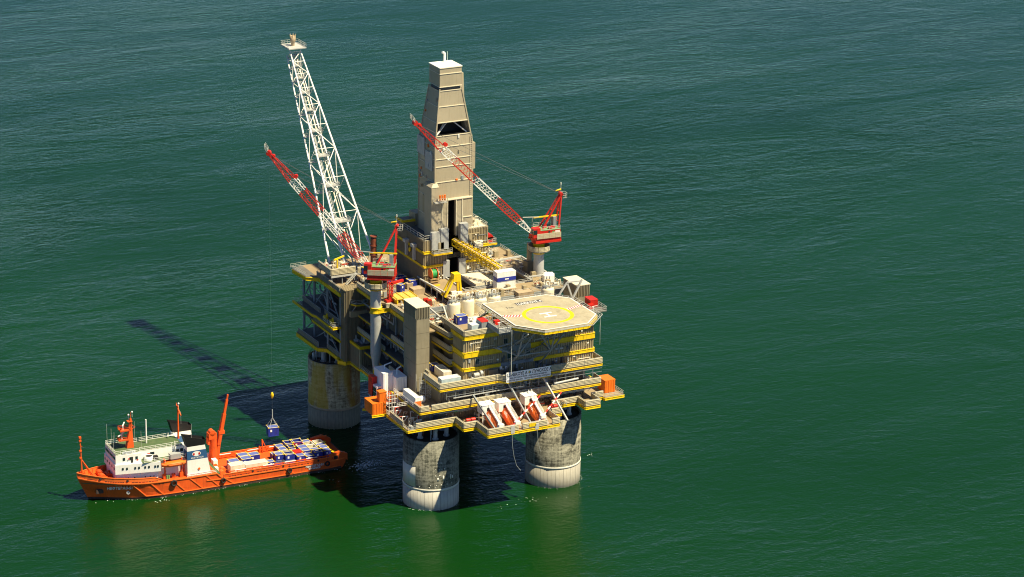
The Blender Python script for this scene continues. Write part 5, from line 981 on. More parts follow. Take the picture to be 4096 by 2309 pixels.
for i in range(6):
    z = c.z+1.1*i
    for p, q in (((-.6, -.6), (.6, -.6)), ((.6, -.6), (.6, .6)), ((.6, .6), (-.6, .6)), ((-.6, .6), (-.6, -.6))): b.beam((c.x+p[0], c.y+p[1], z), (c.x+q[0], c.y+q[1], z+1.1), .12); b.beam((c.x+p[0], c.y+p[1], z), (c.x+q[0], c.y+q[1], z), .12)
b.beam((c.x, c.y, c.z+5.6), (c.x+4.5, c.y+.6, c.z+5.9), .7); b.box(c.x-1.6, c.y-1, c.z, c.x+1.4, c.y+1, c.z+.8); b.build('bracing', 'red', t)
t = thing('pipe_stack', 'rack of yellow casing pipes laid side by side on the pipe deck', 'pipe stack', at(1612, 1215, ZP)); c = Vector(at(1612, 1212, ZP))
for i in range(9): b = MB(); y = c.y+i*.62; b.tube((c.x-2.6, y, c.z+1.3), (c.x+4.6, y, c.z+1.3), .28, 10); b.build('pipe', 'pipe_yellow', t)
b = MB()
for i in range(4): x = c.x-2.2+2.2*i; b.box(x, c.y-.6, c.z, x+.35, c.y+5.6, c.z+1.0); b.beam((x+.1, c.y-.6, c.z+1.7), (x+.1, c.y+5.6, c.z+1.7), .14)
b.build('rack', 'yellow', t)
for i, (px, py, z, m, lab) in enumerate(((1716, 1222, ZM, 'red', 'red fire cabinet on the deck edge beside the stair tower roof'), (2262, 1172, 51, 'red', 'red gas bottle rack beside the stair tower beyond the helideck'))):
    c = Vector(at(px, py, z)); t = thing('fire_cabinet', lab, 'cabinet', c); b = MB(); b.box(c.x-.7, c.y-.6, c.z, c.x+.7, c.y+.5, c.z+1.8); b.box(c.x-1.3, c.y+.6, c.z+.4, c.x+.1, c.y+1.4, c.z+2.0); b.each('case', m, t); b = MB(); [b.box(c.x-.6+.65*k, c.y-.66, c.z+.3, c.x-.05+.65*k, c.y-.6, c.z+1.6) for k in range(2)]; b.each('door', 'red_rust', t)
for i in range(6):
    c = Vector(at(2182+11*(i % 3), 1128-7*(i//3), ZM)); t = thing('ibc_tank', 'square white tank in the cluster beside the lone silo', 'tank', c, 'white tanks by the lone silo'); b = MB(); b.box(c.x-.75, c.y-.75, c.z+.2, c.x+.75, c.y+.75, c.z+2.2); b.each('tank', 'white', t); b = MB(); b.lathe(c.x, c.y, [(.7, c.z+2.2), (.55, c.z+2.5), (.01, c.z+2.6)], 10); b.build('cap', 'white', t); b = MB(); b.box(c.x-.8, c.y-.8, c.z, c.x+.8, c.y+.8, c.z+.2); b.build('pallet', 'steel', t)
# braces between the weather deck and the accommodation roof; far brace by the right stair tower
for i, (p, q, lab) in enumerate((((7.2, 16.8, 53.6), (7.5, 2.3, 52.2), 'long grey brace sloping from the pipe deck to the roof parapet corner'), ((11.3, 15.6, 53.8), (10.1, 8.8, 49.8), 'white brace standing beside the nearest silo'), ((5.0, 16.8, 51.5), (7.2, 4.0, 49), 'lower grey brace beside the stair tower'))):
    t = thing('deck_brace', lab, 'brace', q); b = MB(); b.beam(p, q, .4, .45); b.build('strut', 'steel_light', t); b = MB(); b.box(p[0]-.4, p[1]-.3, p[2]-.5, p[0]+.4, p[1]+.3, p[2]+.1); b.build('bracket', 'steel', t)
t = thing('boom_rest', 'grey goalpost boom rest of slanting tubes beside the far stair tower', 'boom rest', (47, 10, 52)); b = MB(); a1, a2, a3, a4 = pv(2268, 1130, 7.0), pv(2290, 1196, 7.0), pv(2230, 1190, 7.0), pv(2328, 1118, 7.0); b.beam(a1, a2, .45); b.beam(a1, a3, .45); b.beam(a4, a2, .5); b.beam(a1, pv(2320, 1124, 7.0), .4); b.build('tube', 'steel_light', t)
# roof of the accommodation block
container(5.2, 2.4, 2.3, 'closed', 'paleblue', (13.2, -3.4, 52.2), R(2), 'pale blue cabin container on the accommodation roof')
for i, (x, y, r) in enumerate(((14.8, 4.6, .8), (15.8, 3.6, .9), (16.2, 5.2, .7), (14.9, 2.8, .6))):
    t = thing('waste_bag', 'white bulk bag on the accommodation roof behind the pale cabin', 'bag', (x, y, 52.15), 'white bulk bags on the roof'); b = MB(); b.lathe(x, y, [(.02, 52.16), (r*.9, 52.2), (r, 52.15+r*.8), (r*.75, 52.15+r*1.5), (.02, 52.15+r*1.7)], 10); b.build('bag', 'white', t)
t = thing('tank_rack', 'tall brown tank rack under the helideck stair', 'rack', (17, -1, 52.2)); b = MB(); [b.box(16.0+1.3*k, -2+.8*k, 52.2, 17.0+1.3*k, -.6+.8*k, 55.2) for k in range(3)]; b.each('tank', 'wood', t); b = MB(); [b.beam((15.8+1.3*k, -2.2, 52.2), (15.8+1.3*k, -2.2, 55.6), .15) for k in range(4)]; b.beam((15.8, -2.2, 55.4), (19.8, -2.2, 55.4), .15); b.build('frame', 'steel_light', t)
t = thing('roof_stair', 'green and grey stair frame leading up to the helideck corner', 'stair', (18.5, 2, 52.2)); b = MB(); [b.box(18.0, 6.2-.5*k, 52.3+.3*k, 19.6, 6.6-.5*k, 52.4+.3*k) for k in range(12)]; b.build('tread', 'lime', t); b = MB(); b.beam((18, 6.4, 52.3), (18, .6, 55.8), .14, .3); b.beam((19.6, 6.4, 52.3), (19.6, .6, 55.8), .14, .3); b.railing([(18, 6.4, 52.4), (18, .6, 55.9)]); b.railing([(15.6, 7.4, 52.2), (18, 7.4, 52.2)]); b.build('side_rail', 'rail', t)
# walkway decks: boxes, containers, planks
container(6.0, 2.4, 2.4, 'closed', 'cream', (3.4, -.6, Z2), R(90), 'long cream container on the walkway deck below the balconies')
container(2.2, 2.2, 2.0, 'closed', 'blue', (3.4, 5.0, Z2), R(90), 'blue container behind the long cream one on the walkway deck')
container(6.0, 2.4, 2.3, 'closed', 'paleblue', (2.2, -7.4, Z2), 0, 'pale blue container at the corner of the walkway deck')
container(8.4, 1.6, 2.6, 'closed', 'white', (-6.9, -1.4, Z1), R(90), 'long white ribbed tank box on the lower walkway deck')
for i in range(5): t = thing('plank', 'pale timber plank lying on the lower walkway deck', 'plank', (-4.4+.5*i, 2, Z1), 'timber planks'); b = MB(); b.box(-4.6+.55*i, -3.4+rnd.uniform(-1, 1), Z1+.02, -4.2+.55*i, 4+rnd.uniform(-1, 1), Z1+.12); b.build('board', 'tan', t)
t = thing('drum_tank', 'white drum tank on the lower walkway deck', 'tank', (-5, -4, Z1)); b = MB(); b.tube((-5.6, -3.2, Z1+1.1), (-3.9, -3.2, Z1+1.1), .95, 16); b.each('tank', 'white', t); b = MB(); b.box(-5.4, -4, Z1, -4.1, -2.4, Z1+.4); b.build('saddle', 'steel', t)
# orange escape boxes
for i, (x0, y0, x1, y1, lab) in enumerate(((-16.2, 5.8, -11.9, 11.4, 'bright orange box with a tall hatch hung off the deck corner by the white cabins'), (54.2, -6.4, 57.6, -1.8, 'bright orange box hung off the far end of the lowest deck'))):
    t = thing('escape_chute_box', lab, 'escape box', (x0, y0, Z0)); z = Z0+.1; h = 3.3 if i == 0 else 3.7
    b = MB(); b.box(x0+.1, y0+.1, z, x1-.1, y1-.1, z+h); b.build('core', 'orange', t); b = MB(); b.corr((x0, y0), (x1, y0), z, z+h, .9, .1, .05); b.corr((x0, y1), (x0, y0), z, z+h, .9, .1, .05); b.corr((x1, y0), (x1, y1), z, z+h, .9, .1, .05); b.build('ribbed_wall', 'orange', t)
    b = MB(); b.box(x0-.1, y0-.1, z+h, x1+.1, y1+.1, z+h+.2); b.build('lid', 'orange', t)
    if i == 0: b = MB(); b.box(x1-2.0, y0+.1, z+h+.2, x1+.2, y0+2.2, z+h+3.2); b.box(x1-2.1, y0, z+h+3.2, x1+.3, y0+2.3, z+h+3.4); b.build('hatch_house', 'orange', t); b = MB(); b.railing([(x1+.3, y0, z+h), (x1+1.8, y0, z+h), (x1+1.8, y0+2, z+h)], 2.6, 1, .08); b.build('cage_ladder', 'orange', t)
# white cabins on the side
t = thing('white_side_cabin', 'pale grey twin plant cabins with a glazed lookout on the platform side', 'cabin', (-8, 11, 29)); 
for x0, y0, x1, y1, z0, z1, nm in ((-10.6, 10.4, -7.6, 17, 30.2, 37.8, 'cabin'), (-7.5, 8.2, -4.0, 14.4, 29.2, 36.8, 'cabin'), (-12.0, 12.0, -10.7, 15.6, 29.4, 33.4, 'lookout')):
    b = MB(); b.box(x0+.05, y0+.05, z0, x1-.05, y1-.05, z1); b.corr((x0, y0), (x1, y0), z0, z1, .8, .06, .04); b.corr((x0, y1), (x0, y0), z0, z1, 1.2, .05, .04); cb = b.build(nm, 'sign', t)
    if nm == 'lookout':
        for k in range(2):
            for j in range(2): b = MB(); b.box(x0+.1+.6*k, y0-.16, z0+.6+1.5*j, x0+.6+.6*k, y0-.1, z0+1.9+1.5*j); b.build('pane', 'glass', cb); b = MB(); b.box(x0-.2, y0+.3+1.2*k, z0+.6+1.5*j, x0-.1, y0+1.3+1.2*k, z0+1.9+1.5*j); b.build('pane', 'glass', cb)
b = MB(); b.path([(-6, 11, 36.8), (-6, 11, 38.4), (-4.4, 11.6, 38.8)], .2, 8); b.path([(-8.6, 14, 37.8), (-8.6, 14, 39), (-6, 14.8, 39.2)], .2, 8); b.each('vent_pipe', 'sign', t); b = MB(); b.box(-12.4, 14.6, 29.6, -10.8, 17.2, 35.5); b.build('red_locker', 'red', t); b = MB(); b.box(-12.2, 8.0, 28.9, -2, 17.4, 29.2); b.build('shelf', 'steel_light', t)
# ------------------------------------------------------------------ lifeboats and their cradles
def lifeboat_set(x, labs, tilt, dy=0., dz=0.):
    t = thing('lifeboat', labs[0], 'lifeboat', (x, -16, Z0+2), 'orange lifeboats'); ax = Vector((0, -math.cos(R(tilt)), -math.sin(R(tilt)))); nn = Vector((0, -math.sin(R(tilt)), math.cos(R(tilt)))); C = Vector((x, -16.6+dy, Z0+1.95+dz))
    P = lambda s, a, h: C+ax*s+Vector((a, 0, 0))+nn*h
    b = MB(); rings = []
    for s, r in ((-4.6, .25), (-4.3, 1.0), (-3.4, 1.5), (-1, 1.72), (1.5, 1.72), (3.4, 1.45), (4.5, .9), (5.1, .15)): rings.append([P(s, r*1.05*math.cos(a), r*.95*math.sin(a)) for a in [2*math.pi*i/14 for i in range(14)]])
    b.loft(rings, smooth=True); b.build('hull', 'hull_trim', t); b = MB(); b.loft([[P(s, r*math.cos(a), 1.2+r*.8*math.sin(a)) for a in [2*math.pi*i/10 for i in range(10)]] for s, r in ((-4.0, .4), (-3.6, .85), (-2.2, .85), (-1.8, .4))], smooth=True); b.build('conning_house', 'hull', t)
    b = MB(); [b.tube(P(s, -1.56, .35), P(s, 1.56, .35), .2, 8) for s in (-2.4, -1, .4, 1.8)]; b.each('porthole', 'glass', t); b = MB(); b.tube(P(3.6, 0, 0)-nn*.1, P(4.0, 0, 0), 1.16, 16); b.build('bow_stripe', 'hull_trim', t)
    d = thing('lifeboat_cradle', labs[1], 'lifeboat cradle', (x, -14, Z0), 'lifeboat cradles'); b = MB()
    for a in (-.36, .36): b.beam(P(-5.6, a, 2.35), P(4.4, a, 2.05), .18, .4)
    b.beam(P(-5.6, 0, 2.5), P(4.4, 0, 2.2), .6, .06); b.box(x-.8, P(4.6, 0, 2).y-.5, P(4.6, 0, 2).z-.4, x+.8, P(4.6, 0, 2).y+.7, P(4.6, 0, 2).z+.45)
    b.build('launch_ramp', 'white', d); b = MB()
    for a in (-1.2, 1.2): q = P(4.2, a*.5, 1.9); b.beam(q, (x+a*1.4, q.y-.5, Z0), .36); q = P(-3.6, a*.5, 2.2); b.beam(q, (x+a*1.5, q.y+.6, Z0), .3)
    b.each('leg', 'white', d); b = MB(); b.railing([P(-5, -.5, 2.5), P(3.8, -.5, 2.3)], .9, 1.2, .04); b.railing([P(-5, .5, 2.5), P(3.8, .5, 2.3)], .9, 1.2, .04); b.railing([(x-1.5, -17.8+dy, Z0+2.4), (x-1.5, -16.2+dy, Z0+2.6)], 1.4, .5, .05); b.box(x+1.2, -18.2+dy, Z0+.2, x+1.26, -16+dy, Z0+3.2); b.build('rail', 'white', d)
    b = MB(); bx0 = x-2.6; by = -13.0+dy*.4; b.box(bx0, by-1.7, Z0+3.3+dz, bx0+3.9, by+1.6, Z0+6.0+dz); h = b.build('control_house', 'white', d); b = MB(); b.box(bx0+2.3, by-1.76, Z0+4.2+dz, bx0+3.0, by-1.7, Z0+5.3+dz); b.build('window', 'glass', h); b = MB(); b.box(bx0+1.5, by-1.76, Z0+4.3+dz, bx0+2.15, by-1.7, Z0+5.2+dz); b.build('window', 'glass', h)
    b = MB(); b.box(bx0-.1, by-1.8, Z0+6.0+dz, bx0+4.0, by+1.7, Z0+6.15+dz); b.build('roof', 'sign', h); b = MB(); [b.beam((bx0+a, by+c, Z0), (bx0+a, by+c, Z0+3.3+dz), .25) for a in (.3, 3.4) for c in (-1.4, 1.0)]; b.each('house_leg', 'white', d)
lifeboat_set(11.9, ('orange lifeboat beside the slanting strut at the deck corner', 'white launch cradle with cabin next to the deck corner strut'), 22)
lifeboat_set(17.2, ('orange lifeboat in the cradle between the other two', 'white launch cradle with cabin between the other two cradles'), 22)
lifeboat_set(25.8, ('orange lifeboat under the sunlit cradle by the life raft canisters', 'sunlit white launch cradle beside the life raft canisters'), 25, .6, .6)
for i, (px, py, qx, qy, lab) in enumerate(((2049, 1705, 2160, 1583, 'red and white striped boom between the second and third lifeboats'), (2146, 1697, 2246, 1568, 'red and white striped boom beside the sunlit lifeboat cradle'))):
    p, q = pv(px, py, -22.0), pv(qx, qy, -15.0); t = thing('striped_boom', lab, 'boom', p, 'striped booms'); k = 11
    for j in range(k): b = MB(); b.tube(p.lerp(q, j/k), p.lerp(q, (j+1)/k-.002), .24, 8); b.build('band', 'white' if j % 2 else 'red', t)
    b = MB(); b.box(p.x-.6, p.y-.5, Z0-.6, p.x+.6, p.y+.3, p.z+.3); b.build('bracket', 'steel_light', t)
    b = MB(); b.path([(p.x-.3, -22.6, 26.6), (p.x-.2, -22.7, 23), (p.x+.4, -22.6, 19.5), (p.x+1.4, -22.4, 16.4), (p.x+2.8, -22.3, 14.6)] if i == 0 else [(p.x, -22.6, 26.6), (p.x+.3, -22.6, 22.5), (p.x+1.2, -22.5, 19.6)], .05, 5); b.build('trailing_rope', 'rail', t)
for i, (x, y, lab) in enumerate(((4.4, -13.8, 'red life raft canister by the corner bulwark'), (31.0, -14.2, 'red life raft canister at the sunlit cradle'))):
    for k in range(2): t = thing('life_raft_canister', lab, 'life raft', (x+1.6*k, y, Z0), 'life raft canisters'); b = MB(); b.tube((x+1.6*k+.1, y, Z0+2.1), (x+1.6*k+1.4, y, Z0+2.1), .55, 14); b.build('canister', 'red', t); b = MB(); b.box(x+1.6*k+.2, y-.5, Z0, x+1.6*k+1.3, y+.5, Z0+1.6); b.each('stand', 'steel_light', t)
t = thing('yellow_notice', 'small yellow notice plate on the lifeboat deck bulwark', 'sign', (20, -22.4, Z0)); b = MB(); b.box(20.6, -22.5, Z0+.5, 22.8, -22.4, Z0+1.5); b.build('plate', 'yellow', t)
t = thing('green_safety_sign', 'green safety sign under the walkway by the lifeboats', 'sign', (2.6, -8.9, 29.6)); b = MB(); b.box(3.0, -9.0, 30.3, 6.2, -8.9, 31.2); b.build('plate', 'green', t); b = MB(); [b.box(3.3+.5*k, -9.04, 30.6, 3.6+.5*k, -9.0, 30.9) for k in range(5)]; b.build('lettering', 'white_clean', t)
t = thing('side_scaffold', 'grey scaffold stair between the stair tower and the walkway deck', 'scaffold', (-2, 1, Z1)); b = MB()
for x in (-4.2, -2.4, -.6):
    for y in (-1.0, 1.6): b.beam((x, y, Z1), (x, y, Z2+1), .12)
for z in (33.6, 35.2, 36.8, 38.4): b.railing([(-4.2, -1, z-1), (-.6, -1, z-1), (-.6, 1.6, z-1)], 1.0, 1.2)
b.build('tube', 'rail', t)
# small plant scattered over the decks: pumps, skids, lockers
def skid_proto(kind):
    t = thing('-', '-', '-'); t['_w'] = (0., 0., 0.); b = MB()
    if kind == 0:
        t.name = 'pump_skid'; b.box(-1.1, -.6, 0, 1.1, .6, .25); b.build('base', 'steel', t); b = MB(); b.tube((-.9, 0, .7), (.1, 0, .7), .38, 10); b.build('motor', 'steel_light', t); b = MB(); b.lathe(.6, 0, [(.4, .25), (.4, .9), (.2, 1.1), (.01, 1.1)], 10); b.path([(.6, 0, 1.1), (.6, 0, 1.8), (1.4, 0, 1.8), (1.4, 0, .3)], .12, 6); b.build('pump', 'cream', t)
    elif kind == 1:
        t.name = 'valve_manifold'; [b.path([(-1+.5*k, -.4, 0), (-1+.5*k, -.4, 1.2), (-1+.5*k, .5, 1.2), (-1+.5*k, .5, 0)], .1, 6) for k in range(5)]; b.beam((-1.2, -.4, .8), (1.2, -.4, .8), .22); b.build('pipe', 'cream', t); b = MB(); [b.tube((-1+.5*k, -.6, .9), (-1+.5*k, -.52, .9), .22, 8) for k in range(5)]; b.each('hand_wheel', 'red', t)
    elif kind == 2:
        t.name = 'equipment_cabinet'; b.box(-.7, -.5, 0, .7, .5, 1.9); b.each('case', 'clad', t); b = MB(); b.box(-.6, -.55, .15, -.03, -.5, 1.8); b.box(.03, -.55, .15, .6, -.5, 1.8); b.each('door', 'clad_grey', t)
    else:
        t.name = 'pipe_rack'; [b.beam((x, y, 0), (x, y, 1.3), .12) for x in (-2.4, 0, 2.4) for y in (-.8, .8)]; [b.beam((x, -.9, 1.2), (x, .9, 1.2), .12) for x in (-2.4, 0, 2.4)]; b.build('frame', 'steel_light', t); [(lambda bb, y: (bb.tube((-3, y, 1.36), (3, y, 1.36), .13, 6), bb.build('pipe', 'tan' if y > 0 else 'cream', t)))(MB(), y) for y in (-.6, -.2, .2, .6)]
    return t
protos = [skid_proto(k) for k in range(4)]; CATS = ['pump', 'manifold', 'cabinet', 'pipe rack']
AREAS = [('on the tan deck beside the pit', 17.4, 19.4, 52.5, 23.2, ZM, 26, [(big.x-3.6, 22.8, big.x+3.6, 26.4)]), ('on the pipe deck beside the containers', 1.5, 18, 15.5, 30, ZP, 16, []), ('on the pipe deck between the blue skips', 2.5, 36, 15.5, 59, ZP, 16, []), ('on the far deck beside the crane column', 47.6, 27, 52.8, 44, ZM, 14, []),
         ('among the white silos', 3, 10, 50, 17.4, 49.6, 18, []), ('at the foot of the flare boom', -4.2, 62.4, 3, 71, ZF, 16, []), ('on the flare module deck', 3.8, 57, 20, 80, 48.4, 14, []), ('on the lowest deck below the walkway', -10.5, -8.4, 46, -6.6, Z0, 18, []), ('on the long walkway under the name board', 0, -9.4, 48, -6.8, Z1, 10, []), ('on the accommodation roof', 9, -4.5, 19, 7, 52.16, 5, [(9, -5.5, 17, -1)]), ('on the ledge beside the drilling house', 38, 40.8, 52, 58, ZM, 10, [(16.5, 40, 42, 62)])]
first = [True]*4; MAIN = ['pump', 'valves', 'cabinet', 'rack']; LAB = ['small pale pump skid ', 'row of pipe valves with red hand wheels ', 'tan equipment cabinet with grey doors ', 'low rack of pale pipes ']
for nm, x0, y0, x1, y1, z, cnt, avoid in AREAS:
    for i in range(cnt):
        for _ in range(20):
            x, y = rnd.uniform(x0, x1), rnd.uniform(y0, y1)
            if not any(a <= x <= c and bb_ <= y <= d_ for a, bb_, c, d_ in avoid): break
        k = rnd.choices(range(4), (3, 4, 3, 2))[0]; p = protos[k]; lab = LAB[k]+nm; rz = rnd.choice((0, R(90), R(180)))
        if first[k]: first[k] = False; p.location = (x, y, z); p.rotation_euler = (0, 0, rz); p['label'] = lab; p['category'] = CATS[k]; p['group'] = lab
        else: q = copy_tree(p, (x, y, z), rz, lab, lab); q['category'] = CATS[k]
t = thing('exhaust_stack', 'tall grey exhaust stack beside the far crane column', 'stack', (47.5, 36, ZM)); q = pv(2118, 1040, 36.0); b = MB(); b.tube((q.x, 36, 53.2), (q.x, 36, q.z+5.5), .9, 16); b.build('pipe', 'clad', t); b = MB(); b.box(q.x-1.4, 34.6, ZM, q.x+1.4, 37.4, ZM+3.5); b.build('base', 'clad_dark', t)
t = thing('rusty_column', 'rust brown pipe column behind the crane house by the flare boom', 'column', (10, 60, ZP)); q = pv(1494, 1010, 60.0); b = MB(); b.tube((q.x, 60, ZP), (q.x, 60, q.z+4.6), .95, 16); b.build('pipe', 'red_rust', t); b = MB(); [b.tube((q.x, 60, ZP+3*k), (q.x, 60, ZP+3*k+.3), 1.15, 16) for k in range(1, 5)]; b.each('flange', 'red_rust', t)

t = thing('white_pipe_frame', 'white pipe frame and ladders at the deck corner above the orange box', 'pipe frame', (-10, 4, Z1)); b = MB()
for k in range(4): b.beam((-11.6+.9*k, 4.2, Z0+.2), (-11.6+.9*k, 4.2, Z1+1.6), .12)
for z in (28.4, 29.6, 30.8, 32.0, 33.2): b.beam((-11.7, 4.2, z), (-8.6, 4.2, z), .1); b.beam((-11.7, 4.2, z), (-11.7, 8, z), .1)
b.each('tube', 'white', t); b = MB(); b.railing([(-8.4, 8, Z1), (-8.4, -6, Z1)], 1.2, 1.2); b.railing([(-12, -2, Z1-.6), (-8.6, -2, Z1-.6)], 1.1, .8); b.each('railing', 'white', t)
r_ = random.Random(77)
for i in range(14): x, y, z = r_.uniform(-11.4, -6.6), r_.uniform(-8, 4), Z0; b = MB(); h_ = r_.uniform(.8, 3.2); b.path([(x, y, z), (x, y, z+h_), (x+r_.uniform(.5, 2), y, z+h_), (x+r_.uniform(.5, 2), y, z+h_*.3)], r_.uniform(.08, .2), 6); b.build('pipe', r_.choice(['white', 'white', 'steel_light', 'red', 'cream']), t)
# ------------------------------------------------------------------ supply ship (local x forward, y to port, z up)
SO = Vector((-51.5, 41.6, 0)); SA = R(178.7)
sh = thing('supply_ship', 'orange supply ship with white wheelhouse carrying containers beside the platform', 'ship'); sh['_w'] = (0., 0., 0.)
def lp(px, py, v):                                                  # pixel on a plane y=v -> ship coordinates
    q = pv(px, py, v)-SO; c, s = math.cos(-SA), math.sin(-SA); return Vector((c*q.x-s*q.y, s*q.x+c*q.y, q.z))
ST = [(-39.2, 7.0, 6.4, 3.3), (-37.5, 7.6, 7.2, 3.2), (-34, 7.95, 7.8, 3.2), (-10, 8, 7.95, 3.2), (.9, 8, 7.95, 3.2), (2.7, 8, 7.95, 5.2), (12, 8, 7.9, 5.25), (20, 8, 7.5, 5.4), (25, 7.7, 6.6, 5.55), (29, 7.0, 5.4, 5.75), (33, 5.9, 3.9, 6.05), (36.5, 4.5, 2.5, 6.4), (39.5, 2.9, 1.2, 6.8), (41.8, 1.5, .45, 7.1), (43.6, .12, .05, 7.4)]
def hb(x, top=True):
    for (a, p, q, z), (a2, p2, q2, z2) in zip(ST[:-1], ST[1:]):
        if a <= x <= a2: f = (x-a)/(a2-a); return (p+(p2-p)*f if top else q+(q2-q)*f), z+(z2-z)*f
    return ST[-1][1], ST[-1][3]
bow = lambda x, z: x-max(0, (x-28))/15.6*max(0, 7.2-z)*.46          # raked stem
rings = []
for x, p, q, z in ST:
    zs = [-3, 0, .5, z*.4, z*.75, z]; hs = [q*.9, q, q+(p-q)*.08, q+(p-q)*.35, q+(p-q)*.75, p]
    if x < -38: zs = [1.0, 1.2, 1.4, z*.6, z*.8, z]
    rings.append([(bow(x, zz), -h, zz) for h, zz in zip(hs, zs)][::-1]+[(bow(x, zz), h, zz) for h, zz in zip(hs, zs)])
b = MB(); b.loft(rings); o = b.build('hull', 'hull', sh); 
for p in o.data.polygons: p.use_smooth = False
b = MB(); r2 = []
for x, p, q, z in ST[1:]:
    zs = [-1, 0, .75]; e = .03; hs = [q*.96+e, q+e, q+(p-q)*(.75/z*.9)+e]; r2.append([(bow(x, zz), -h, zz) for h, zz in zip(hs, zs)][::-1]+[(bow(x, zz), h, zz) for h, zz in zip(hs, zs)])
b.loft(r2, cap=False); b.build('boot_topping', 'boot', sh)
def strip(mb, xs, z0f, z1f, th=.12, side=(1, -1)):
    for s in side:
        for a, c in zip(xs[:-1], xs[1:]):
            (ha, _), (hc, _2) = hb(a), hb(c); A = [(bow(a, z0f(a)), s*ha, z0f(a)), (bow(c, z0f(c)), s*hc, z0f(c)), (bow(c, z1f(c)), s*hc, z1f(c)), (bow(a, z1f(a)), s*ha, z1f(a))]; Bq = [(x, y-s*th, z) for x, y, z in A]
            mb.add(A+Bq, [(0, 1, 2, 3), (7, 6, 5, 4), (0, 4, 5, 1), (1, 5, 6, 2), (2, 6, 7, 3), (3, 7, 4, 0)])
dz = lambda x: hb(x)[1]
xa = [-38.6, -37, -35.5, -34, -30, -24, -18, -12, -6, .8]; b = MB(); strip(b, xa, lambda x: dz(x)-.02, lambda x: dz(x)+(1.2 if x > -34 else 1.2+(-34-x)*.16)); b.each('bulwark', 'hull', sh)
xf = [20, 22, 25, 28, 31, 34, 36.5, 38.5, 40, 41.5, 42.8, 43.55]; fz = lambda x: dz(x)+1.5*min(1, (x-18.6)/3.5)
b = MB(); strip(b, xf, lambda x: dz(x)-.02, fz); b.each('bulwark', 'hull_trim', sh)
b = MB()
for s in (1, -1):
    for xs, f in ((xa, lambda x: dz(x)+(1.2 if x > -34 else 1.2+(-34-x)*.16)), (xf, fz)):
        for a, c in zip(xs[:-1], xs[1:]): b.beam((bow(a, f(a)), s*(hb(a)[0]-.06), f(a)), (bow(c, f(c)), s*(hb(c)[0]-.06), f(c)), .3, .14)
b.build('bulwark_cap', 'hull_trim', sh)
b = MB()
for s in (1, -1):
    for x in [-36+1.5*i for i in range(25)]: h, z = hb(x); b.beam((x, s*(h-.12), z+1.1), (x, s*(h-.6), 2.9), .12)
    for x in [21+1.4*i for i in range(15)]: h, z = hb(x); b.beam((bow(x, z), s*(h-.15), z+1.2), (bow(x, z), s*max(.05, h-.7), z-.1), .12)
b.build('bulwark_stay', 'hull', sh)
b = MB()                                                            # rubbing strakes and diagonal fender bars
def hy(x, z): p = hb(x); q = hb(x, False)[0]; return q+(p[0]-q)*min(1, max(0, z/p[1]))
for s in (1, -1):
    xs = [-38.5, -34, -24, -12, .9, 2.7, 12, 20, 25, 29, 33, 36.5, 39.5, 41.8, 43.4]
    for a, c in zip(xs[:-1], xs[1:]): b.beam((bow(a, dz(a)), s*(hb(a)[0]+.08), dz(a)-.1), (bow(c, dz(c)), s*(hb(c)[0]+.08), dz(c)-.1), .28, .3)
    for a, c in ((-36, -20), (-20, -4), (-4, 12)): b.beam((a, s*(hy(a, 1.0)+.07), 1.0), (c, s*(hy(c, 1.0)+.07), 1.0), .2, .22)
    b.beam((20.5, s*(hy(20.5, 1.0)+.07), 1.0), (24.6, s*(hy(24.6, 1.0)+.07), 1.0), .2, .22); b.beam((12, s*(hy(12, 1.0)+.07), 1.0), (20.5, s*(hy(20.5, 1.0)+.07), 1.0), .2, .22)
    for t_, u_ in ((29.0, 24.6), (23.5, 19.5), (16.6, 12.6), (11.4, 7.2), (6.2, 2.2), (2.7, -2.6), (-19, -22)):
        z1 = dz(t_)-.2; n_ = 4
        for k in range(n_): xA, xB = t_+(u_-t_)*k/n_, t_+(u_-t_)*(k+1)/n_; zA, zB = z1+(1.0-z1)*k/n_, z1+(1.0-z1)*(k+1)/n_; b.beam((xA, s*(hy(xA, zA)+.06), zA), (xB, s*(hy(xB, zB)+.06), zB), .22, .26)
    b.beam((6, s*(hy(6, 3.2)+.08), 3.3), (.9, s*(hy(.9, 3.2)+.08), 3.1), .24, .26)
b.build('fender_bar', 'hull_trim', sh)
def deckpoly(x0, x1, z, ins, m, nm, n=14):
    xs = [x0+(x1-x0)*i/n for i in range(n+1)]; pts = [(bow(x, z), -max(.04, hb(x)[0]-ins)) for x in xs]+[(bow(x, z), max(.04, hb(x)[0]-ins)) for x in xs[::-1]]; b = MB(); b.prism(pts, z-.2, z); b.build(nm, m, sh)
deckpoly(-38.8, 1.8, 3.05, .1, 'deck', 'cargo_deck', 8); 
b = MB(); b.box(-36, -6.3, 3.05, -1.5, 6.3, 3.16); b.build('timber_deck', 'wood', sh)
for i in range(8): b = MB(); b.box(-35.5+4.2*i, -6.2, 3.16, -35.4+4.2*i, 6.2, 3.175); b.build('deck_seam', 'boot', sh)
deckpoly(1.6, 20.5, 5.0, .1, 'deck_green', 'boat_deck', 4); deckpoly(20, 43.2, 5.75, .1, 'deck_green', 'forecastle_deck', 16)
# cargo rails inside the bulwark
b = MB()
for s in (1, -1):
    for x in [-33+2.4*i for i in range(14)]: b.beam((x, s*6.6, 3.05), (x, s*6.6, 4.4), .2)
    b.beam((-34, s*6.6, 3.8), (-1.5, s*6.6, 3.8), .2); b.beam((-34, s*6.6, 4.4), (-1.5, s*6.6, 4.4), .3, .25)
b.build('cargo_rail', 'hull', sh); b = MB()
for s in (1, -1):
    for x in (-30, -23, -16, -7): b.beam((x, s*6.6, 4.56), (x+3.6, s*6.6, 4.56), .34, .12)
b.each('rail_cover', 'white', sh)
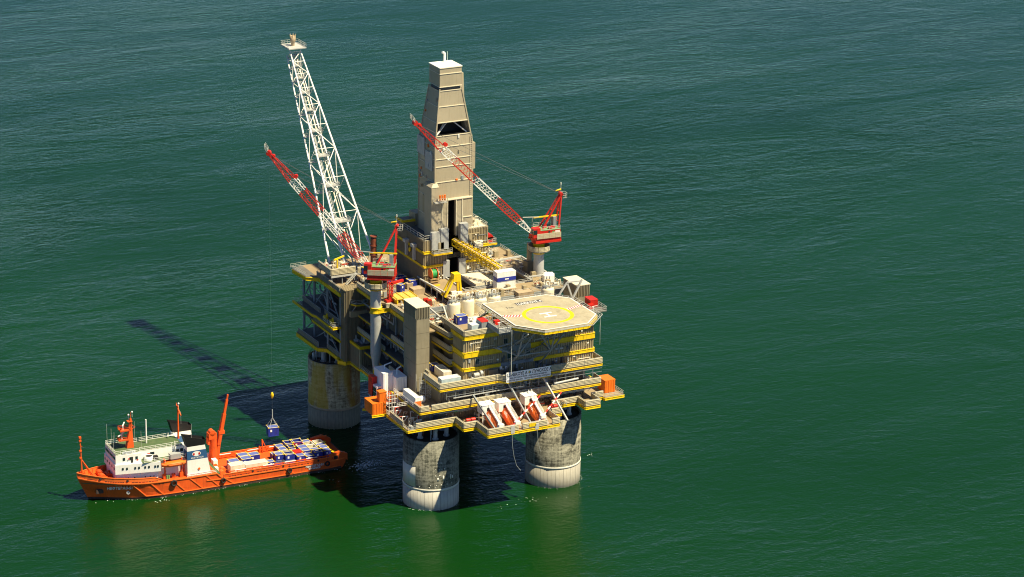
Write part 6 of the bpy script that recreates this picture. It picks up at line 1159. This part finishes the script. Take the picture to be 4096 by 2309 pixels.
# superstructure
def house(x0, x1, h0, h1, z0, z1, nm, m='white'):
    b = MB(); b.add([(x0, -h0, z0), (x1, -h1, z0), (x1, h1, z0), (x0, h0, z0), (x0, -h0, z1), (x1, -h1, z1), (x1, h1, z1), (x0, h0, z1)], [(0, 3, 2, 1), (4, 5, 6, 7), (0, 1, 5, 4), (1, 2, 6, 5), (2, 3, 7, 6), (3, 0, 4, 7)]); return b.build(nm, m, sh)
h1 = house(20.8, 33.0, 6.9, 4.6, 5.7, 8.6, 'deckhouse', 'sign'); house(12.5, 20.8, 5.4, 5.4, 5.0, 8.6, 'deckhouse')
h2 = house(20.2, 33.4, 7.85, 5.3, 8.6, 11.6, 'bridge_front_tier'); house(6, 20.2, 5.2, 5.2, 8.6, 11.3, 'boat_deck_house'); h3 = house(25.4, 33.1, 5.6, 5.0, 11.6, 14.4, 'wheelhouse'); h4 = house(11.8, 25.4, 4.0, 4.0, 11.5, 14.2, 'upper_house'); house(11.8, 14.6, 5.0, 5.0, 11.5, 14.2, 'aft_bridge')
b = MB(); b.box(20, -7.0, 11.6, 25.4, 7.3, 11.72); b.box(12, -6.5, 11.3, 20.2, 6.6, 11.42); b.each('upper_deck', 'deck_green', sh); b = MB(); b.box(11.9, -3.9, 14.2, 25.4, 3.9, 14.28); b.box(25.4, -4.9, 14.4, 33.0, 4.9, 14.48); b.each('roof_deck', 'deck_green', sh)
sy = lambda x: 7.85+(5.3-7.85)*(x-20.2)/(33.4-20.2)
for x in (31.2, 30.0, 27.6, 26.5, 24.7, 23.6, 21.8, 21.0):
    for s in (1, -1): b = MB(); y = s*(sy(x)+.03); b.box(x-.25, y-.06, 9.9, x+.25, y+.06, 10.6); b.build('window', 'glass', h2)
for x in (30.6, 28.6, 26.8):
    b = MB(); y = 5.6+(5-5.6)*(x-25.4)/7.7; b.box(x-.35, y-.05, 12.6, x+.35, y+.08, 13.5); b.build('window', 'glass', h3)
b = MB(); b.box(27.9, 5.4, 11.7, 28.5, 5.52, 13.5); b.each('door', 'dark', h3)
for y in (-4, -2.7, -1.35, 0, 1.35, 2.7, 4): b = MB(); b.box(33.05, y-.5, 12.9, 33.16, y+.5, 13.7); b.build('window', 'glass', h3)
for y in (-4.3, -2.2, 0, 2.2, 4.3): b = MB(); b.box(33.38, y-.3, 9.9, 33.46, y+.3, 10.6); b.build('window', 'glass', h2)
for x, w_, z in ((20.8, 1.4, 12.7),): b = MB(); b.box(x, 3.98, z, x+w_, 4.05, z+.8); b.build('window', 'glass', h4)
for x in (12.2, 13.5): b = MB(); b.box(x, 4.98, 12.7, x+.95, 5.05, 13.6); b.build('window', 'glass', h4)
for x in (31, 29.4, 27.6, 24.5, 23, 22): b = MB(); y = 6.9+(4.6-6.9)*(x-20.8)/12.2; b.tube((x, y-.05, 6.9), (x, y+.05, 6.9), .2, 10); b.each('porthole', 'dark', h1)
b = MB(); b.railing([(12, 3.8, 14.28), (25.3, 3.8, 14.28)]); b.railing([(12, -3.8, 14.28), (25.3, -3.8, 14.28)]); b.railing([(25.5, 4.9, 14.48), (33, 4.8, 14.48), (33, -4.8, 14.48), (25.5, -4.9, 14.48)], 1.2); b.railing([(20.2, 7.2, 11.7), (25, 6.9, 11.7)]); b.railing([(11.9, 4.9, 14.28), (14.5, 4.9, 14.28), (14.5, 4, 14.28)], 1.6); b.railing([(2.9, 7.7, 5.0), (12, 7.7, 5.0)]); b.railing([(2.9, -7.7, 5.0), (18, -7.7, 5.0)]); b.railing([(12, 6.5, 11.42), (20, 6.5, 11.42)]); b.each('railing', 'white', sh)
b = MB(); b.box(27.0, 5.05, 14.6, 31.0, 5.12, 15.4); b.build('name_plate', 'sign', sh); text('NEFTEGAZ-51', sh, (30.8, 5.14, 14.75), (-1, 0, 0), (0, 0, 1), .68, 'text_dark', sx=.85)
for x, z, w_ in ((22.2, 12.9, .8), (26.3, 12.2, .5), (29, 12.9, .5)): b = MB(); b.box(x, 4.0 if x < 25 else 5.5, z, x+w_, 4.06 if x < 25 else 5.62, z+.35); b.build('life_ring', 'red', sh)
b = MB(); b.box(16.0, 5.2, 9.4, 17.8, 5.3, 10.9); b.build('red_hatch', 'red', sh); b = MB(); b.lathe(23, 5.2, [(1.3, 11.7), (1.3, 13.0), (1.1, 13.0), (1.1, 11.8)], 20); b.build('round_vent', 'white', sh); b = MB(); b.lathe(23, 5.2, [(1.1, 12.85), (.01, 12.85)], 20); b.build('vent_mouth', 'black', sh); b = MB(); b.box(20.4, 5.2, 11.7, 21.9, 6.4, 12.9); b.build('life_raft_box', 'black', sh); b = MB(); b.box(13.5, 5.1, 11.4, 16.8, 7.0, 12.9); b.build('boat_winch_house', 'clad_grey', sh)
# funnels
for s in (1, -1):
    c = s*6.3; w_ = 1.25; f = MB(); F_ = lambda x0, x1, X0_, X1_, z0, z1, e=0: [(x0, c-w_-e, z0), (x1, c-w_-e, z0), (x1, c+w_+e, z0), (x0, c+w_+e, z0), (X0_, c-w_-e, z1), (X1_, c-w_-e, z1), (X1_, c+w_+e, z1), (X0_, c+w_+e, z1)]; FF = [(0, 3, 2, 1), (4, 5, 6, 7), (0, 1, 5, 4), (1, 2, 6, 5), (2, 3, 7, 6), (3, 0, 4, 7)]
    b = MB(); b.add(F_(4.4, 11.8, 6.2, 11.8, 5.0, 14.7), FF); fu = b.build('funnel', 'white', sh); b = MB(); b.add(F_(5.42, 11.84, 5.93, 11.84, 10.5, 13.3, .03), FF); b.build('blue_band', 'navy', fu)
    zt = [(6.2, c-w_, 14.7), (11.8, c-w_, 14.7), (11.8, c+w_, 14.7), (6.2, c+w_, 14.7), (5.9, c-w_-.15, 16.4), (12.8, c-w_-.15, 18.2), (12.8, c+w_+.15, 18.2), (5.9, c+w_+.15, 16.4)]; b = MB(); b.add(zt, [(0, 1, 5, 4), (1, 2, 6, 5), (2, 3, 7, 6), (3, 0, 4, 7)]); b.add([(6.4, c-w_+.2, 16.0), (12.3, c-w_+.2, 17.2), (12.3, c+w_-.2, 17.2), (6.4, c+w_-.2, 16.0)], [(0, 1, 2, 3)]); b.build('smoke_cap', 'black', fu)
    b = MB(); e = c+s*(w_+.06); oc = [(8.9+1.35*math.cos(a), e, 12.25+.78*math.sin(a)) for a in [2*math.pi*i/24 for i in range(24)]]; b.add(oc, [tuple(range(24))]); b.build('emblem', 'white_clean', fu)
    for dx in (-.85, .85): b = MB(); e2 = c+s*(w_+.09); b.add([(8.9+dx+.32*math.cos(a), e2, 12.2+.42*math.sin(a)) for a in [2*math.pi*i/14 for i in range(14)]], [tuple(range(14))]); b.build('emblem_dot', 'red', fu)
    text('ARKTIKMOR', sh, (8.7, c+s*(w_+.07), 10.75), (-s, 0, 0), (0, 0, 1), .72, 'white_clean', align='CENTER', name='funnel_lettering')
    b = MB(); q = c+s*(w_+.1); b.lathe(8.6, 0, [(.3, 0)], 3) if False else b.tube((8.2, q, 7.4), (8.2, q+s*.08, 7.4), .38, 16); b.build('life_ring', 'hull_trim', fu)
# masts
b = MB(); b.loft([[(26.0, -.9, 14.4), (28.2, -.9, 14.4), (28.2, .9, 14.4), (26.0, .9, 14.4)], [(26.2, -.5, 19.5), (27.3, -.5, 19.5), (27.3, .5, 19.5), (26.2, .5, 19.5)], [(26.3, -.28, 23.4), (26.8, -.28, 23.4), (26.8, .28, 23.4), (26.3, .28, 23.4)]]); b.build('main_mast', 'hull', sh)
b = MB(); b.box(27, -1.2, 20.0, 30.2, 1.2, 20.15); b.railing([(27, -1.2, 20.15), (30.2, -1.2, 20.15), (30.2, 1.2, 20.15), (27, 1.2, 20.15)], 1.0, 1); b.box(27.4, -1.1, 17.0, 30.6, 1.1, 17.15); b.railing([(27.4, -1.1, 17.15), (30.6, -1.1, 17.15), (30.6, 1.1, 17.15), (27.4, 1.1, 17.15)], 1.0, 1); b.beam((26.5, -2.4, 21.8), (26.5, 2.4, 21.8), .14); b.beam((26.5, 0, 23.4), (26.5, 0, 25.4), .14); b.box(26.2, -.8, 22.6, 27.6, .8, 22.75); b.beam((25.2, 0, 20.6), (26.6, 0, 19.8), .12); b.each('mast_platform', 'hull', sh)
b = MB(); b.beam((28.0, -1.6, 21.9), (29.6, 1.6, 22.0), .3, .2); b.beam((27.8, -1.9, 18.9), (31.0, 1.5, 18.9), .3, .2); b.tube((29, 0, 20.1), (29, 0, 21.8), .15, 8); b.tube((29.4, 0, 17.1), (29.4, 0, 18.8), .15, 8); b.each('radar_scanner', 'white', sh)
b = MB(); b.tube((21.4, -1.4, 14.3), (21.4, -1.4, 21.8), .22, 10); b.build('white_pole', 'white', sh)
b = MB(); [b.tube((x, y, 14.4), (x, y, z), .045, 5) for x, y, z in ((32.6, -4.4, 21), (33.2, 3.6, 20.4), (31.4, -4.0, 19.5), (30.4, -4.4, 18), (24.4, -3.2, 21), (24.1, 2.0, 19.6), (9.6, 5.5, 21.0), (9, -5.6, 21))]; b.each('whip_aerial', 'rail', sh)
for x, y, z in ((26.9, -.9, 24.3), (26.1, .2, 25.5), (11.0, -1.6, 25.2)): b = MB(); b.lathe(x, y, [(.02, z-.3), (.28, z-.15), (.28, z+.1), (.02, z+.32)], 10); b.tube((x, y, z-1.6), (x, y, z-.2), .06, 5); b.build('satellite_dome', 'white', sh)
b = MB(); b.tube((11.4, -1.4, 14.2), (11.3, -1.4, 24.6), .32, 10, .22); b.beam((11.3, -2.8, 24.4), (11.3, 1.2, 22.4), .3, .35); b.beam((11.3, -2.8, 25.1), (11.3, -2.8, 24.2), .1); b.beam((11.3, -2.8, 25.0), (11.3, -.6, 24.2), .08); b.build('aft_mast', 'hull', sh)
b = MB(); b.tube((42.0, 0, 6.0), (42.2, 0, 19.6), .3, 10, .14); b.beam((42.2, -.9, 17.2), (42.2, 1.8, 17.6), .12); b.tube((42.1, 0, 15), (37.8, 2.4, 5.9), .16, 8) if False else b.tube((42.1, 0, 13), (37.8, 1.6, 5.9), .18, 8); b.tube((42.1, 0, 13), (38.2, -1.6, 5.9), .18, 8); [b.box(41.9, -.35, z, 42.6, .35, z+.5) for z in (13.2, 15.4, 18.6, 19.6)]; b.build('fore_mast', 'hull', sh)
# foredeck winches
for x, y, r in ((36.2, 1.4, 1.0), (36.0, -1.6, 1.0), (34.2, 0, .8)): b = MB(); b.tube((x, y-1.0, 6.9), (x, y+1.0, 6.9), r, 14); b.box(x-1.3, y-1.2, 5.75, x+1.0, y-1.0, 7.6); b.box(x-1.3, y+1.0, 5.75, x+1.0, y+1.2, 7.4); b.build('anchor_winch', 'hull', sh)
for x, y in ((39.5, 1), (38.8, -1.4), (32.6, 5.2), (4.2, 6.6), (15.5, 6.4), (17.5, 7), (10, 7.2)): b = MB(); b.tube((x, y, 5.0), (x, y, 6.6), .28, 10); b.tube((x+.6, y, 5.0), (x+.6, y, 6.6), .28, 10); b.build('bollard', rnd.choice(['hull', 'hull', 'boot', 'lime']), sh)
# deck crane
b = MB(); CX, CY = -.6, -4.4; b.lathe(CX, CY, [(1.5, 3.0), (1.35, 5), (1.15, 9.5), (1.25, 11.5)], 18); b.build('crane_column', 'hull', sh); b = MB(); b.box(CX-.9, CY-1.1, 11.3, CX+1.6, CY+1.1, 13.2); b.tube((CX+.4, CY-1.1, 13.2), (CX+.4, CY+1.1, 13.2), .9, 14); b.box(CX+1.2, CY-.8, 9.6, CX+1.9, CY+.8, 11.8); b.build('crane_head', 'hull', sh)
pA, pB = Vector((CX-1.7, CY, 9.0)), Vector((-5.6, CY, 24.6)); b = MB(); b.beam(Vector((CX-1.0, CY, 3.6)), pA.lerp(pB, .12), .9, .9); b.beam(pA, pA.lerp(pB, .62), 1.15, 1.0); b.beam(pA.lerp(pB, .6), pA.lerp(pB, .9), .75, .7); b.beam(pA.lerp(pB, .88), pB, .45, .45); b.box(-4.2, CY-.7, 12.4, -2.4, CY+.7, 13.4); b.build('crane_boom', 'hull', sh)
b = MB(); [b.box(x, y, z0, x+w_, y+d_, z1) for x, y, z0, w_, d_, z1 in ((-.6, -2.6, 3.1, 1.4, 2.2, 5.6), (.4, 1.5, 3.1, 1.0, 1.4, 4.6), (-1.2, -6.5, 3.1, 2.6, 1.4, 6.0))]; b.each('deck_locker', 'white', sh)
b = MB(); [b.tube((x, y-.8, 3.9), (x, y+.8, 3.9), .75, 12) for x, y in ((.2, 5.2), (-.9, 3.0), (.3, -.9))]; b.each('tugger_winch', 'hull_trim', sh)
b = MB(); b.tube((-17.2, -6.2, 3.1), (-17.2, -6.6, 7.4), .2, 8); b.tube((-17.2, -6.6, 7.4), (-19.0, -6.6, 3.2), .16, 8); b.tube((-16.2, -6.4, 3.1), (-16.2, -6.4, 5.5), .12, 8); b.build('cargo_davit', 'hull', sh)
# stern: roller and raised quarters
for s in (1, -1): b = MB(); b.loft([[(-33.5, s*7.9, 4.4), (-33.5, s*7.0, 4.4), (-33.5, s*7.0, 5.0), (-33.5, s*7.9, 5.0)], [(-37.0, s*7.7, 4.8), (-37.0, s*6.6, 4.8), (-37.0, s*6.6, 5.6), (-37.0, s*7.7, 5.6)], [(-39.6, s*7.2, 2.2), (-39.6, s*6.2, 2.2), (-39.6, s*6.2, 4.4), (-39.6, s*7.2, 4.4)]]); b.build('stern_quarter', 'hull', sh)
b = MB(); b.tube((-39.3, -6.2, 2.6), (-39.3, 6.2, 2.6), .7, 14); b.build('stern_roller', 'boot', sh); b = MB(); b.box(-39.0, -6.2, 3.05, -35.6, 6.2, 3.2); b.build('stern_apron', 'black', sh)
for x, y in ((-36.6, -4.6), (-36.4, 4.0)): b = MB(); b.tube((x, y, 3.1), (x, y, 4.3), .45, 12); b.tube((x, y, 4.3), (x, y, 4.4), .75, 12); b.build('capstan', 'yellow', sh)
# writing on the hull
def hull_text(s, x, z, size, m='white_clean', sx=1.0):
    cu_w = size*.62*len(s)*sx; y0, y1 = hy(x, z), hy(x-cu_w, z); text(s, sh, (x, y0+.10, z), (-cu_w, y1-y0, 0), (0, (hy(x, z+1)-hy(x, z)), 1), size, m, name='hull_lettering', ext=.02, sx=sx, bold=.035)
hull_text('НЕФТЕГАЗ-51', 35.8, 3.75, 1.35, sx=.86)
hull_text('НЕФТЕГАЗ-51', -25.6, 2.2, .95, sx=.95); hull_text('МУРМАНСК', -26.6, 1.45, .72, sx=.9)
x, z = 29.8, 2.6; b = MB(); y = hy(x, z)+.06; b.tube((x, y-.1, z), (x, y+.02, z), .55, 20); b.build('thruster_mark', 'white_clean', sh); b = MB(); b.beam((x-.28, y+.05, z-.28), (x+.28, y+.05, z+.28), .1, .14); b.beam((x-.28, y+.05, z+.28), (x+.28, y+.05, z-.28), .1, .14); b.build('thruster_cross', 'text_dark', sh)
b = MB(); x = 37.6; b.box(x-1.1, hy(x, 3)-.5, 2.4, x+1.1, hy(x, 3.2)+.0, 3.8); b.build('anchor_pocket', 'boot', sh)
b = MB()
for x, z in ((31.5, 4.95), (30.6, 4.9), (29.8, 4.85), (27.8, 4.75), (26.4, 4.7), (23.4, 4.6), (20.8, 4.6), (19.6, 4.6), (10.6, 4.2), (-34.5, 3.9)): b.tube((x, hy(x, z)-.1, z), (x, hy(x, z)+.04, z), .19, 10)
b.each('porthole', 'dark', sh); b = MB()
for x in (37.6, 30.2): b.tube((x, hb(x)[0]-.3, dz(x)+.8), (x, hb(x)[0]+.14, dz(x)+.8), .38, 12)
for x in (-8.6, -18.4, -29.8): b.tube((x, hb(x)[0]-.3, 3.9), (x, hb(x)[0]+.1, 3.9), .33, 12)
for x0, x1 in ((41, 38.5), (36.4, 31), (29, 21), (-1, -8), (-10, -17.5), (-20, -28)): n_ = 8; [b.beam((x0+(x1-x0)*k/n_, hb(x0+(x1-x0)*k/n_)[0]+.03, dz(x0+(x1-x0)*k/n_)+.32), (x0+(x1-x0)*(k+.8)/n_, hb(x0+(x1-x0)*(k+.8)/n_)[0]+.03, dz(x0+(x1-x0)*(k+.8)/n_)+.32), .06, .16) for k in range(n_)]
b.box(-36.2, 7.2, 3.5, -34.9, 7.98, 4.4); b.each('freeing_port', 'dark', sh)
sh.location = SO; sh.rotation_euler = (0, 0, SA)
def ship_at(x, y, z): c, s = math.cos(SA), math.sin(SA); return (SO.x+c*x-s*y, SO.y+s*x+c*y, z)
for i, (x, z, lab) in enumerate(((16.4, 4.3, 'black tyre fender hung under the ship lifeboat'), (.9, 2.6, 'black tyre fender hung where the orange side steps down'), (-20.3, 2.4, 'black tyre fender hung below the long container row'), (-32.6, 2.6, 'black tyre fender hung beside the stern name'))):
    t = thing('tyre_fender', lab, 'tyre', (0, 0, 0), 'tyre fenders'); r = 1.05 if i == 0 else .85; b = MB(); y = hy(x, z)+.42; n_ = 18; vs_ = []; fs_ = []
    for a in range(n_):
        ca, sa = math.cos(2*math.pi*a/n_), math.sin(2*math.pi*a/n_)
        for q in range(8): cq, sq = math.cos(2*math.pi*q/8), math.sin(2*math.pi*q/8); rr = r*(.74+.26*cq); vs_.append((rr*ca, .3*sq, rr*sa))
    for a in range(n_):
        for q in range(8): fs_.append((a*8+q, a*8+(q+1) % 8, ((a+1) % n_)*8+(q+1) % 8, ((a+1) % n_)*8+q))
    b.add(vs_, fs_, True); b.build('tyre', 'rubber', t); b = MB(); b.beam((-.1, 0, r*.8), (-.1, -.3, r*.8+1.3), .06); b.build('chain', 'boot', t); t.location = ship_at(x, y, z); t.rotation_euler = (0, 0, SA)
t = thing('ship_lifeboat', 'faded orange lifeboat slung in davits on the ship beside the funnel', 'lifeboat'); b = MB(); rg = []
for s, w_, h in ((-3.7, .15, .2), (-3.2, .8, .1), (-1.5, 1.25, 0), (1.5, 1.25, 0), (3.1, .8, .15), (3.8, .1, .35)): rg.append([(s, w_*math.sin(a), h+1.15+(-1.15*math.cos(a) if abs(a) < 1.6 else 0)) for a in (-1.57, -1.1, -.6, 0, .6, 1.1, 1.57)])
b.loft(rg, smooth=True); b.build('hull', 'hull_trim', t); b = MB(); b.loft([[(s, w_*math.cos(a), 1.15+hh*math.sin(a)) for a in [math.pi*i/8 for i in range(9)]] for s, w_, hh in ((-3.2, .5, .15), (-2.4, 1.15, .55), (2.2, 1.15, .55), (3.0, .5, .15))], smooth=True); b.build('canopy', 'orange', t); t.location = ship_at(16.0, 7.5, 9.3); t.rotation_euler = (0, 0, SA)
t = thing('boat_davits', 'orange davit arms holding the ship lifeboat', 'davit'); b = MB()
for x in (-2.6, 2.6): b.beam((x, -1.2, -4.3), (x, -.6, -1.0), .4); b.beam((x, -.6, -1.0), (x, -1.7, 2.2), .35); b.beam((x, -1.7, 2.2), (x, 0, 2.0), .3); b.box(x-.5, -1.8, -4.3, x+.5, -.6, -2.6)
b.each('arm', 'hull', t); b = MB(); [b.tube((x, 0, 2.0), (x, 0, 1.2), .05, 5) for x in (-2.6, 2.6)]; b.each('fall', 'rail', t); t.location = ship_at(16.0, 7.5, 9.3); t.rotation_euler = (0, 0, SA)
# deck cargo
def sc(L, W_, H, kind, body, x, y, lab, group=None, rz=0., z=3.18): return container(L, W_, H, kind, body, ship_at(x, y, z), SA+rz, lab, group)
sc(4.4, 2.5, 2.6, 'closed', 'cream', -4.6, 4.7, 'short cream container at the front of the ship deck cargo'); sc(7.0, 2.4, 2.3, 'closed', 'cream', -10.6, 4.9, 'long cream container beside the ship rail')
sc(1.9, 1.9, 1.9, 'closed', 'blue', -15.4, 5.0, 'small blue container at the end of the long cream one'); sc(3.1, 2.6, 2.4, 'closed', 'blue', -4.9, 1.4, 'blue container behind the short cream one on the ship')
for x, y in ((-8.9, 1.2), (-8.9, -1.6), (-12.2, -.8)): sc(3.0, 2.4, 2.6, 'closed', 'blue', x, y, 'blue container in the group of three behind the long cream one', 'three blue containers amidships')
lay = {(0, 0): 'closed', (0, 1): 'open', (0, 2): 'closed', (0, 3): 'closed', (0, 4): 'closed'}
GS = 'blue containers massed on the ship stern deck'; LS = 'blue container massed among others on the ship stern deck'; LO = 'open-topped blue skip among the containers on the ship stern deck'
pat = {(1, 0): 'B', (0, 1): 'O', (1, 1): 'B', (2, 1): 'R', (3, 1): 'B', (4, 1): 'B'}
rows = [('basket', 'blue', 0, 5.0), ('closed', 'blue', 0, 2.3)]
for c in range(6):
    x = -19.2-2.95*c
    for r_ in range(5):
        y = 4.7-2.55*r_+rnd.uniform(-.18, .12); k = rnd.random(); z = 3.18; x = -19.2-2.95*c+rnd.uniform(-.25, .25); L = rnd.choice((2.75, 2.3, 2.75, 1.9))
        if c == 0 and r_ == 0: sc(4.0, 2.0, 1.1, 'basket', 'blue', x+1.2, 5.2, 'low cage basket at the front corner of the stern containers'); continue
        if c == 1 and r_ == 0: sc(3.4, 1.6, .9, 'basket', 'blue', x, 5.6, 'flat cage tray beside the ship rail at the stern containers'); sc(2.7, 2.4, 2.7, 'open', 'blue', x, 3.2, LO, GS+' open'); continue
        if c == 2 and r_ == 1: sc(2.7, 2.4, 2.5, 'closed', 'red', x, y, 'red container among the blue ones on the stern deck'); continue
        if (c, r_) in ((4, 2), (4, 3), (5, 3)): sc(2.7, 2.4, 2.2, 'open', 'cream', x, y, 'open cream skip among the stern containers', 'open cream skips'); continue
        if (c, r_) == (3, 3): sc(2.7, 2.4, 2.2, 'open', 'red', x, y, 'open red skip among the stern containers'); continue
        if (c, r_) in ((5, 4), (0, 3), (0, 4)): continue
        sc(L, 2.4 if L > 2 else 2.0, rnd.choice((2.6, 2.2, 1.8)), 'open' if k < .2 else 'closed', 'blue', x, y, (LO if k < .2 else ('narrow ' if L < 2 else 'wide ' if L > 2.5 else 'square ')+LS), GS+' open' if k < .2 else ('narrow ' if L < 2 else 'wide ' if L > 2.5 else 'square ')+GS, rz=rnd.uniform(-.05, .05))
hk = container(3.1, 2.5, 2.75, 'closed', 'blue', (LT.x, LT.y, HOOKZ-3.0), SA-.12, 'blue container hanging from the crane hook above the ship')
t = thing('lifting_sling', 'four-leg wire sling above the hanging blue container', 'sling', (LT.x, LT.y, HOOKZ)); b = MB(); top = Vector((LT.x, LT.y, HOOKZ+2.6))
for sx in (-1.5, 1.5):
    for sy_ in (-1.2, 1.2): b.beam(Vector((LT.x+sx, LT.y+sy_, HOOKZ-.3)), top, .09)
b.build('wire', 'rail', t)
# white water at the stern thruster and flecks of foam
fo = MB(); q = pz(1462, 1862, 0)
def fleck(x, y, r, st_=1.6):
    n_ = 7; a0 = rnd.uniform(0, 6); pts = [(x+r*st_*rnd.uniform(.4, 1)*math.cos(a0+2*math.pi*i/n_), y+r*rnd.uniform(.3, 1)*math.sin(a0+2*math.pi*i/n_), .05+rnd.uniform(0, .05)) for i in range(n_)]; fo.add(pts, [tuple(range(n_))])
for i in range(260): d_ = abs(rnd.gauss(0, 1)); fleck(q.x+rnd.gauss(0, 2.6), q.y+rnd.gauss(0, 1.4), rnd.uniform(.05, .28))
for px, py, k in ((2096, 2000, 7), (2040, 2022, 5), (2145, 2003, 5), (1862, 2020, 2), (1965, 2000, 4), (2300, 1985, 4), (2365, 1820, 6), (2350, 1950, 3), (650, 2003, 14), (420, 2005, 6), (1330, 1925, 4)):
    c = pz(px, py, 0); [fleck(c.x+rnd.gauss(0, 1.6), c.y+rnd.gauss(0, .8), rnd.uniform(.04, .2)) for _ in range(k)]
for cx_, cy_ in ((0, 0), (40.6, 0), (0, 71.1)):
    for i in range(46): a = R(rnd.uniform(170, 370)); r_ = LR+abs(rnd.gauss(0, .5))+.05; fleck(cx_+r_*math.cos(a), cy_+r_*math.sin(a), rnd.uniform(.04, .16), 1.2)
for i in range(70): x = rnd.uniform(-36, 38); y = hy(x, 0)+abs(rnd.gauss(0, .35))+.1; q = ship_at(bow(x, 0), y, 0); fleck(q[0], q[1], rnd.uniform(.04, .16))
tag(fo.build('foam', 'foam'), 'white water from the ship thruster and loose foam flecks', 'foam', kind='stuff')
for o in bpy.data.objects:
    if '_w' in o: del o['_w']
